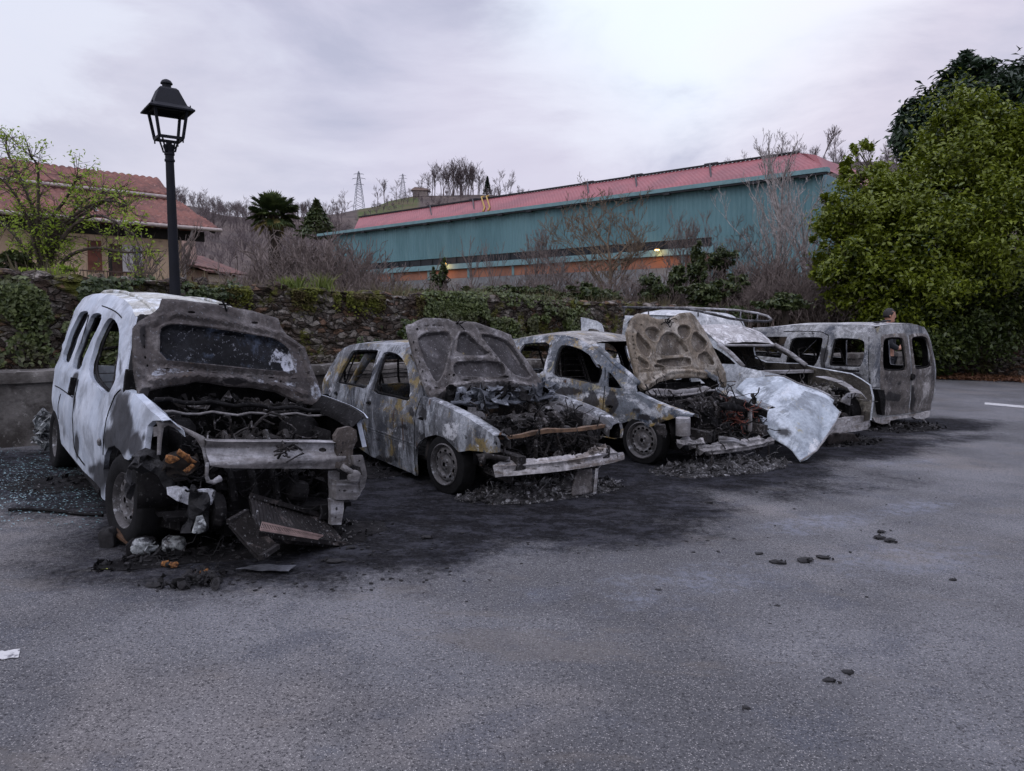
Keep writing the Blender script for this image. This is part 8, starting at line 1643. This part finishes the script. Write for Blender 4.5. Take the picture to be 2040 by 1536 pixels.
# ------------------------------------------------------------------ bystander behind the last van
def person():
 c = W(1768, 632, 14.0); base = Vector((c.x, c.y, gz(c.x, c.y))); top = W(1768, 617, 14.0).z-base.z; k = top/1.78
 e_ = empty('person', base); tag(e_, 'dark-haired man in dark clothes looking right behind the last van', 'person')
 def skin(name, J, E_, mat, par, lv=2):
  me = bpy.data.meshes.new(name); me.from_pydata([j[0] for j in J], E_, []); me.materials.append(mat); o = bpy.data.objects.new(name, me); COL.objects.link(o); o.parent = par
  m = o.modifiers.new('skin', 'SKIN');
  for i, j in enumerate(J): d = me.skin_vertices[0].data[i]; d.radius = (j[1], j[2] if len(j) > 2 else j[1]); d.use_root = (i == 0)
  m.use_smooth_shade = True; s_ = o.modifiers.new('sub', 'SUBSURF'); s_.levels = lv; s_.render_levels = lv; return o
 skinm = plain('skin', (.42, .22, .15), .55, .15, 20, .1, 60); cl = plain('dark_jacket', (.02, .022, .028), .85, .3, 10, .5, 30); tr = plain('dark_trousers', (.03, .032, .04), .85, .3, 10, .3, 30); hm = plain('black_hair', (.012, .010, .010), .6, .4, 40, .6, 90)
 # faces +X (to the right of the photo); body one surface
 J = [((0, 0, .98), .15, .12), ((0, 0, 1.15), .14, .11), ((0, 0, 1.35), .17, .12), ((0, 0, 1.47), .10, .08), ((.01, 0, 1.55), .058), ((.02, 0, 1.60), .056),
         ((0, -.20, 1.43), .065), ((-.02, -.26, 1.18), .048), ((.16, -.20, 1.10), .038), ((.25, -.14, 1.20), .03), ((.02, .20, 1.43), .065), ((.0, .27, 1.16), .05), ((.10, .26, .93), .038), ((.13, .25, .86), .032),
         ((0, -.10, .88), .10), ((.02, -.11, .50), .065), ((0, -.11, .10), .042), ((.14, -.12, .04), .035), ((0, .10, .88), .10), ((.0, .11, .50), .065), ((-.04, .11, .10), .042), ((.10, .12, .04), .035)]
 E_ = [(0, 1), (1, 2), (2, 3), (3, 4), (4, 5), (2, 6), (6, 7), (7, 8), (8, 9), (2, 10), (10, 11), (11, 12), (12, 13), (0, 14), (14, 15), (15, 16), (16, 17), (0, 18), (18, 19), (19, 20), (20, 21)]
 body = skin('body', J, E_, skinm, e_)
 JJ = [((0, 0, .95), .17, .14), ((0, 0, 1.15), .165, .13), ((0, 0, 1.35), .185, .135), ((0, 0, 1.46), .12, .10), ((.0, 0, 1.51), .072), ((0, -.20, 1.43), .08), ((-.02, -.26, 1.18), .062), ((.15, -.20, 1.10), .05), ((.02, .20, 1.43), .08), ((.0, .27, 1.16), .062), ((.09, .26, .94), .05)]
 skin('jacket', JJ, [(0, 1), (1, 2), (2, 3), (3, 4), (2, 5), (5, 6), (6, 7), (2, 8), (8, 9), (9, 10)], cl, e_)
 skin('trousers', [((0, 0, .96), .15, .125), ((0, -.10, .88), .11), ((.02, -.11, .50), .078), ((0, -.11, .10), .056), ((0, .10, .88), .11), ((.0, .11, .50), .078), ((-.04, .11, .10), .056)], [(0, 1), (1, 2), (2, 3), (0, 4), (4, 5), (5, 6)], tr, e_)
 # head as a shaped surface with brow, nose, lips, chin, joined to the neck top
 mb = MB(); prof = [(-.115, .030, .05), (-.10, .055, .062), (-.075, .068, .066), (-.045, .078, .068), (-.01, .085, .072), (.02, .090, .075), (.05, .090, .077), (.08, .082, .073), (.105, .062, .058), (.122, .03, .03)]
 n = 28; vs = []
 for z, rx, ry in prof:
  for j in range(n):
   a = 2*math.pi*j/n; x = rx*math.cos(a); y = ry*math.sin(a); f = max(0, math.cos(a))**14
   x += f*(.022*math.exp(-((z+.012)/.016)**2)+.010*math.exp(-((z-.012)/.02)**2)+.010*math.exp(-((z+.055)/.012)**2)+.012*math.exp(-((z+.095)/.014)**2)); x += max(0, math.cos(a))**3*.004*math.exp(-((z-.03)/.012)**2)
   x -= .012*math.exp(-((z-.012)/.012)**2)*math.exp(-((abs(a if a < math.pi else 2*math.pi-a)-.45)/.16)**2)
   x += (.014 if z < -.05 else 0)*max(0, math.cos(a)); vs.append(Vector((x, y, z)))
 vs += [Vector((0, 0, .127)), Vector((.0, 0, -.12))]; m = len(prof); fs = [(i*n+j, i*n+(j+1) % n, (i+1)*n+(j+1) % n, (i+1)*n+j) for i in range(m-1) for j in range(n)]+[((m-1)*n+j, (m-1)*n+(j+1) % n, m*n) for j in range(n)]+[((j+1) % n, j, m*n+1) for j in range(n)]
 C0 = Vector((.035, 0, 1.665)); mb.add([v+C0 for v in vs], fs)
 for s_ in (-1, 1): mb.tube([C0+Vector((-.005, s_*.078, .02)), C0+Vector((-.015, s_*.088, .012)), C0+Vector((-.008, s_*.082, -.025))], [.010, .013, .007], 6)
 hd = mb.build('head', skinm, e_, True)
 mb = MB()
 for s_ in (-1, 1): mb.lathe([(0, .010), (.007, .008), (.010, 0), (0, -.01)], 10, Matrix.Translation(C0+Vector((.072, s_*.030, .012))) @ Matrix.Rotation(R(90), 4, 'Y')); mb.bar(C0+Vector((.082, s_*.015, .03)), C0+Vector((.070, s_*.048, .031)), .006, .006)
 mb.build('eyes', hm, hd)
 mb = MB(); vs = []; rn = random.Random(2)
 for i in range(9):
  th = math.pi*.60*i/8
  for j in range(26):
   a = 2*math.pi*j/26; lim = th*(1-.52*max(0, math.cos(a))**.7); r = 1.03+.07*rn.random(); vs.append(C0+Vector((-.008+.098*r*math.sin(lim)*math.cos(a), .083*r*math.sin(lim)*math.sin(a), .018+.118*r*math.cos(lim))))
 solid(mb, vs, [(i*26+j, (i+1)*26+j, (i+1)*26+(j+1) % 26, i*26+(j+1) % 26) for i in range(8) for j in range(26)], .01); mb.build('hair', hm, e_, True)
 # hand with fingers raised at the chest
 for hb, dr_, sd in ((Vector((.25, -.14, 1.20)), Vector((.35, .25, .9)).normalized(), 1), (Vector((.13, .25, .86)), Vector((.2, 0, -1)).normalized(), -1)):
  right = dr_.cross(Vector((1, 0, 0))).normalized(); fw = right.cross(dr_); mb = MB(); P = []
  mb.tube([hb-dr_*.01, hb+dr_*.04, hb+dr_*.085], [.026, .036, .034], 10)
  for k_, (o_, l_) in enumerate(((-.027, .065), (-.009, .078), (.009, .073), (.027, .058))):
   b0 = hb+dr_*.08+right*o_; m1 = b0+dr_*l_*.45-fw*.008; m2 = m1+dr_*l_*.3-fw*.022; mb.tube([b0, m1, m2, m2+dr_*l_*.1-fw*.02], [.009, .0085, .008, .006], 6)
  b0 = hb+dr_*.02+right*.03*sd; mb.tube([b0, b0+right*.03*sd+dr_*.025, b0+right*.035*sd+dr_*.06-fw*.01], [.011, .010, .007], 6); mb.build('hand', skinm, e_, True)
 for s_ in (-1, 1): mb = MB(); mb.tube([(-.06, s_*.115, .05), (.05, s_*.115, .045), (.18, s_*.12, .035)], [.05, .048, .035], 8); mb.build('shoe', cl, e_, True)
 e_.scale = (k,)*3; e_.rotation_euler = (0, 0, R(-12))
person()
# ------------------------------------------------------------------ debris on the asphalt
def pile(c, rx, ry, h, an, n, seed, label, n_w=30, mats=None, smax=.07):
 rnd = random.Random(seed); mb = MB(); c = Vector(c); ca, sa = math.cos(an), math.sin(an)
 def pos(r, t): u, v = r*math.cos(t)*rx, r*math.sin(t)*ry; x = c.x+u*ca-v*sa; y = c.y+u*sa+v*ca; return x, y
 N1, N2 = 18, 46; vs = []
 for i in range(N1+1):
  for j in range(N2):
   r = i/N1; t = 2*math.pi*j/N2; r2 = r*(1+.25*noise.noise(Vector((math.cos(t)*2, math.sin(t)*2, seed)))); x, y = pos(r2, t); hh = h*(1-r**1.6)*(.55+.9*abs(noise.noise(Vector((x*5, y*5, seed)))))+.03*h*noise.noise(Vector((x*25, y*25, 1)))
   vs.append(Vector((x, y, gz(x, y)+.004+max(-.02, hh)-(.02 if i == N1 else 0))))
 mb.add(vs, [(i*N2+j, (i+1)*N2+j, (i+1)*N2+(j+1) % N2, i*N2+(j+1) % N2) for i in range(N1) for j in range(N2)], 0)
 for _ in range(n):
  r = rnd.random()**.6*1.05; t = rnd.random()*6.28; x, y = pos(r, t); s_ = rnd.uniform(.012, smax)*(1.1-.5*r); z = gz(x, y)+h*(1-min(1, r)**1.6)*rnd.uniform(.3, .9)+s_*.25; q = rnd.random(); mi = 1 if rnd.random() < .4 else 0
  if q < .62: shard(mb, (x, y, z), s_, rnd, mi)
  elif q < .85: rock(mb, (x, y, z), (s_*.8, s_*.7, s_*.4), rnd, Matrix.Rotation(rnd.uniform(0, 6), 3, 'Z'), mi, 6)
  else: mb.box((x, y, z), (s_*rnd.uniform(1, 3), s_*.4, s_*.2), Matrix.Rotation(rnd.uniform(0, 6), 3, 'Z') @ Matrix.Rotation(rnd.uniform(-.5, .5), 3, 'Y'), mi)
 for _ in range(n_w): r = rnd.random(); t = rnd.random()*6.28; x, y = pos(r, t); wirebit(mb, (x, y, gz(x, y)+h*.6*(1-r)+.02), rnd.uniform(.1, .3), rnd, .003, 1)
 o = mb.build('debris', mats or [M['ashpile'], M['engine']], loc=tuple(c)); tag(o, label, 'debris', kind='stuff')
grey = burnt('grey_white_ash', (.11, .107, .11), [((.32, .32, .33), 10, .47, .60, one, 9), ((.42, .42, .43), 18, .58, .67, one, 9), ((.03, .03, .03), 8, .56, .66, one, 8)], bump=1, seed=95)
pile(G(1085, 978), .85, .36, .12, .55, 650, 1, 'grey ash and melted metal heap under the front of the second wreck', 50, [M['ashpile'], grey])
pile(G(1440, 932), .95, .34, .10, .5, 650, 2, 'pale ash and debris heap under the front of the third wreck', 50, [M['ashpile'], grey])
pile(G(560, 1075), .8, .35, .04, .55, 200, 3, 'black char spread beneath the nearest car', 20, [M['soot'], M['ashpile']], .05)
pile(G(330, 1115), .42, .16, .05, .5, 120, 4, 'black melted residue in front of the nearest wheel', 10, [M['soot'], M['char']], .05)
pile(G(1680, 880), .8, .35, .04, .5, 120, 5, 'black residue under the pale panel van', 20, [M['soot'], M['ashpile']])
pile(G(1800, 852), .9, .4, .03, .5, 140, 6, 'char and ash under the tail of the last van', 20, [M['soot'], M['ashpile']])
pile(G(780, 930), 1.0, .5, .02, .6, 160, 7, 'thin black char layer between the first two wrecks', 14, [M['soot'], M['ashpile']], .04)
pile(G(150, 960), .6, .4, .02, .5, 90, 8, 'burnt flakes beside the rear wheel of the nearest car', 8, [M['soot'], M['ashpile']], .04)
def item(name, label, cat, c, fn, mats, group=None, smooth=False):
 mb = MB(); fn(mb); o = mb.build(name, mats, loc=tuple(c), smooth=smooth, angle=50 if smooth else None); tag(o, label, cat, group); return o
def crumple(mb, c, d, seed, rz=0, mi=0, amp=.35, nu=14, nv=9):
 c = Vector(c); Rm = Matrix.Rotation(rz, 3, 'Z'); o_ = Vector((seed*3.1, 0, 0)); vs = []
 for i in range(nv+1):
  th = math.pi*i/nv
  for j in range(nu):
   ph = 2*math.pi*j/nu; p = Vector((math.copysign(abs(math.sin(th)*math.cos(ph))**.6, math.cos(ph)), math.copysign(abs(math.sin(th)*math.sin(ph))**.6, math.sin(ph)), math.cos(th)))
   p *= 1+amp*noise.noise(p*1.4+o_)+amp*.4*noise.noise(p*4+o_); vs.append(c+Rm @ Vector((p.x*d[0], p.y*d[1], max(-.9, p.z)*d[2])))
 mb.add(vs, [(i*nu+j, (i+1)*nu+j, (i+1)*nu+(j+1) % nu, i*nu+(j+1) % nu) for i in range(nv) for j in range(nu)], mi)
c = G(285, 1108); item('headlamp_unit', 'melted angular headlamp housing lying before the nearest front wheel', 'headlamp', c, lambda mb: (crumple(mb, c+Vector((0, 0, .055)), (.10, .07, .065), 2, .5, 0, .3), crumple(mb, c+Vector((.02, -.03, .075)), (.075, .05, .05), 12, .6, 1, .35), mb.bar(c+Vector((-.01, -.085, .03)), c+Vector((.01, -.06, .135)), .016, .01, mi=1), shard(mb, c+Vector((.07, -.05, .06)), .05, random.Random(5), 1)), [M['soot'], M['silver']], smooth=True)
c2_ = G(346, 1102); item('headlamp_unit', 'melted rounded silvery headlamp bowl beside the angular housing', 'headlamp', c2_, lambda mb: (crumple(mb, c2_+Vector((0, 0, .055)), (.075, .06, .06), 5, .2, 0, .35), crumple(mb, c2_+Vector((.01, -.03, .07)), (.05, .03, .035), 6, .2, 0, .4)), [M['silver']], smooth=True)
c3_ = G(395, 1160);
def clump(mb):
 rnd = random.Random(3)
 for _ in range(26): rock(mb, c3_+Vector((rnd.gauss(0, .07), rnd.gauss(0, .05), rnd.uniform(.005, .05))), (rnd.uniform(.02, .05), rnd.uniform(.02, .04), rnd.uniform(.01, .03)), rnd, rot_rand(rnd), 0)
 for _ in range(7): rock(mb, c3_+Vector((rnd.gauss(.0, .035), rnd.gauss(.02, .03), rnd.uniform(.04, .06))), (.016, .014, .010), rnd, rot_rand(rnd), 1)
 for _ in range(22): shard(mb, c3_+Vector((rnd.gauss(0, .09), rnd.gauss(0, .06), rnd.uniform(.01, .05))), .03, rnd, 0)
 for _ in range(10): wirebit(mb, c3_+Vector((rnd.gauss(0, .07), rnd.gauss(0, .05), .03)), .12, rnd, .003, 0)
item('foam_clump', 'charred clump with scorched orange foam on the asphalt in front', 'debris', c3_, clump, [M['char'], M['foam']])
c4_ = G(335, 1128); item('foam_clump', 'small orange foam scrap under the silvery headlamp bowl', 'debris', c4_, lambda mb: [rock(mb, c4_+Vector((.03*k-.04, -.01*k, .02)), (.03, .025, .018), random.Random(k), None, k % 2) for k in range(4)], [M['char'], M['foam']])
c5_ = G(240, 1090); item('rubber_strip', 'brown burnt rubber strip trailing from the nearest front tyre', 'debris', c5_, lambda mb: (mb.bar(c5_+Vector((-.08, .06, .10)), c5_+Vector((.09, -.02, .03)), .05, .02), crumple(mb, c5_+Vector((-.08, .0, .05)), (.05, .05, .09), 8, 0, 1, .4)), [plain('brown_rubber', (.10, .055, .03), .8, .5, 20, .6), M['char']], smooth=True)
pl = plain('scorched_grey_plate', (.11, .115, .13), .6, .6, 14, .6, 40)
P = [G(x, y)+Vector((0, 0, .010)) for x, y in ((470, 1139), (575, 1145), (590, 1133), (500, 1131))]
def plate(mb):
 vs = [];
 for i in range(13):
  for j in range(4):
   a = P[0].lerp(P[1], i/12); b_ = P[3].lerp(P[2], i/12); q = a.lerp(b_, j/3); vs.append(q+Vector((0, 0, .012*noise.noise(q*14)+.012)))
 solid(mb, vs, [(i*4+j, (i+1)*4+j, (i+1)*4+j+1, i*4+j+1) for i in range(12) for j in range(3)], .004)
item('number_plate', 'blank burnt grey number plate lying flat in front of the nearest car', 'number plate', P[0], plate, [pl])
def radiator(name, label, pts, dep, th, seed, mats, tilt=None, fins=0, finpts=None):
 z1 = zoomf(60, 560, 2.4); Q = [W(*z1(*p), d) for p, d in zip(pts, dep)]; e_ = empty(name, Q[0]); tag(e_, label, 'radiator'); o0 = Q[0]; Q = [q-o0 for q in Q]; mb = MB(); nu, nv = 46, 16; vs = []
 n_ = (Q[1]-Q[0]).cross(Q[3]-Q[0]).normalized(); n_ = -n_ if n_.y > 0 else n_
 for i in range(nu+1):
  for j in range(nv+1):
   a = Q[0].lerp(Q[1], i/nu); b_ = Q[3].lerp(Q[2], i/nu); q = a.lerp(b_, j/nv); vs.append(q+n_*(.010*noise.noise(q*9)+(.006 if (i % 2) else 0)*fins+.03*noise.noise(q*2.5+Vector((seed, 0, 0)))))
 fs = [(i*(nv+1)+j, (i+1)*(nv+1)+j, (i+1)*(nv+1)+j+1, i*(nv+1)+j+1) for i in range(nu) for j in range(nv)];
 if (vs[fs[0][1]]-vs[fs[0][0]]).cross(vs[fs[0][-1]]-vs[fs[0][0]]).dot(n_) < 0: fs = [f[::-1] for f in fs]
 solid(mb, vs, fs, th); mb.build('core', mats[0], e_)
 [(lambda m_: (m_.bar(a_+n_*.012, b_+n_*.012, .03, .03), m_.build('header_tank', mats[1], e_)))(MB()) for a_, b_ in ((Q[0], Q[1]), (Q[3], Q[2]))]
 if finpts:
  F4 = [W(*z1(*p), d)-o0 for p, d in finpts]; mb = MB()
  for k in range(40): a = F4[0].lerp(F4[1], k/39); b_ = F4[3].lerp(F4[2], k/39); mb.bar(a+n_*.03, b_+n_*.03, .003, .006)
  mb.bar(F4[0]+n_*.03, F4[1]+n_*.03, .01, .01); mb.bar(F4[3]+n_*.034, F4[2]+n_*.034, .014, .014); mb.build('bare_fins', plain('pinkish_metal_fins', (.28, .20, .18), .6, .4, 12, .2), e_)
radb = burnt('charred_radiator', (.018, .016, .016), [((.10, .085, .08), 7, .54, .66, one, 9), ((.25, .23, .23), 18, .62, .70, one, 8)], bump=.8, seed=97, spec=.2)
radiator('radiator', 'large charred radiator slumped under the nearest car with bare pinkish fins', [(1050, 1030), (1410, 1130), (1520, 1265), (1080, 1215)], [4.75, 5.25, 5.05, 4.45], .035, 1, [radb, radb], fins=1, finpts=[((1095, 1170), 4.45), ((1385, 1232), 4.75), ((1360, 1248), 4.72), ((1085, 1205), 4.42)])
radiator('radiator', 'smaller ribbed radiator leaning edge-on left of the large one', [(945, 1160), (1035, 1110), (1180, 1275), (1100, 1330)], [4.45, 4.62, 4.45, 4.25], .03, 2, [radb, radb], fins=2)
c6 = G(88, 882)
item('bumper_scrap', 'crumpled silvery bumper scrap beside the rear wheel of the nearest car', 'debris', W(90, 880, 7.9), lambda mb: [shard(mb, W(88+random.Random(k).uniform(-8, 10), 832+k*4.5, 7.9), .10, random.Random(k+4)) for k in range(12)], [M['silver']])
item('brick_rubble', 'reddish rubble lumps on the ground by the parapet at the left', 'debris', c6, lambda mb: [rock(mb, c6+Vector((random.Random(k).uniform(-.15, .2), random.Random(k+9).uniform(-.1, .1), .03)), (.06, .05, .035), random.Random(k)) for k in range(7)], [plain('dull_red_rubble', (.12, .06, .05), .9, .5, 12, .6)])
Pc = [G(x, y)+Vector((0, 0, .015)) for x, y in ((18, 1019), (60, 1018), (110, 1022), (160, 1028), (205, 1030))]
item('burnt_cable', 'long thin burnt strip lying left of the nearest front wheel', 'cable', Pc[0], lambda mb: mb.tube(Pc, .014, 6), [M['soot']])
lf = G(211, 1136); item('fallen_leaf', 'single yellow-green leaf on the asphalt at the lower left', 'leaf', lf, lambda mb: mb.add([lf+Vector((-.035, 0, .006)), lf+Vector((0, -.008, .012)), lf+Vector((.035, 0, .006)), lf+Vector((0, .008, .010))], [(0, 1, 2, 3)]), [plain('yellow_green_leaf', (.22, .24, .04), .7, .2, 10, 0)])
CH = [(1512, 1104, .035, 'small round'), (1549, 1122, .06, 'long flat'), (1604, 1118, .07, 'largest, pointed'), (1640, 1112, .05, 'flat right-hand'), (1752, 1072, .055, 'left of the pair at the far right,'), (1772, 1078, .055, 'right of the pair at the far right,'), (1756, 1060, .04, 'thin upper'), (1412, 1002, .045, 'pale-topped upper'), (1311, 1176, .035, 'crumbly middle'), (1898, 1156, .03, 'lone far-right'), (1548, 1208, .035, 'scattered lower'), (1652, 1356, .05, 'near lower'), (1690, 1340, .05, 'near upper'), (1533, 1243, .02, 'tiny round'), (1486, 1411, .03, 'nearest tiny'), (1462, 1074, .018, 'pebble-sized'), (850, 1072, .05, 'black, beside the dark stain,'), (700, 1092, .04, 'black, right of the nearest car,'), (305, 1168, .06, 'flat, left of the foam clump,'), (665, 1120, .06, 'slanting, right of the number plate,')]
for i, (px, py, s_, d) in enumerate(CH):
 s_ *= .5 if py > 1170 else .75; cc = G(px, py); rnd = random.Random(i); item('char_flake', d+' char flake on the grey asphalt', 'char flake', cc, lambda mb: (rock(mb, cc+Vector((0, 0, s_*.22)), (s_*1.2, s_*.75, s_*.25), rnd, Matrix.Rotation(rnd.uniform(-.6, .6), 3, 'Z'), 0, 9), [shard(mb, cc+Vector((rnd.gauss(0, s_*.8), rnd.gauss(0, s_*.5), s_*.2)), s_*.35, rnd, 0) for _ in range(4)]), [M['char']], 'char flakes scattered on the asphalt')
def grit():
 rs = random.Random(5); mb = MB()
 for _ in range(420):
  px = rs.uniform(300, 1900); py = rs.gauss(1010, 70)
  if px < 900: py = rs.uniform(1080, 1190)
  p = G(px, py)
  if fld(SCORCH, p.x, p.y) < rs.uniform(-.1, .5) or py < 860: continue
  s_ = rs.uniform(.004, .013); rock(mb, p+Vector((0, 0, s_*.3)), (s_*1.5, s_, s_*.4), rs, Matrix.Rotation(rs.uniform(0, 3), 3, 'Z'), 0, 5)
 tag(mb.build('char_grit', M['char']), 'fine black char crumbs strewn over the scorched asphalt', 'debris', kind='stuff')
grit()
def glass():
 rs = random.Random(15); mb = MB()
 for _ in range(2600):
  px = rs.uniform(-30, 205); py = rs.triangular(885, 1065, 935); p = G(px, py); s_ = rs.uniform(.004, .012); a = rs.uniform(0, 6.28); t = rs.uniform(-.4, .4); z = .006+rs.random()*.006
  mb.add([p+Vector((s_*math.cos(a+k*2.1), s_*math.sin(a+k*2.1), z+s_*t*math.cos(a+k*2.1))) for k in range(3)], [(0, 1, 2)])
 b = NB('crumbled_safety_glass'); tag(mb.build('broken_glass', b.done((.22, .34, .36), .15, 0, .8)), 'blue-green crumbs of shattered glass on the ground beside the nearest car', 'broken glass', kind='stuff')
glass()
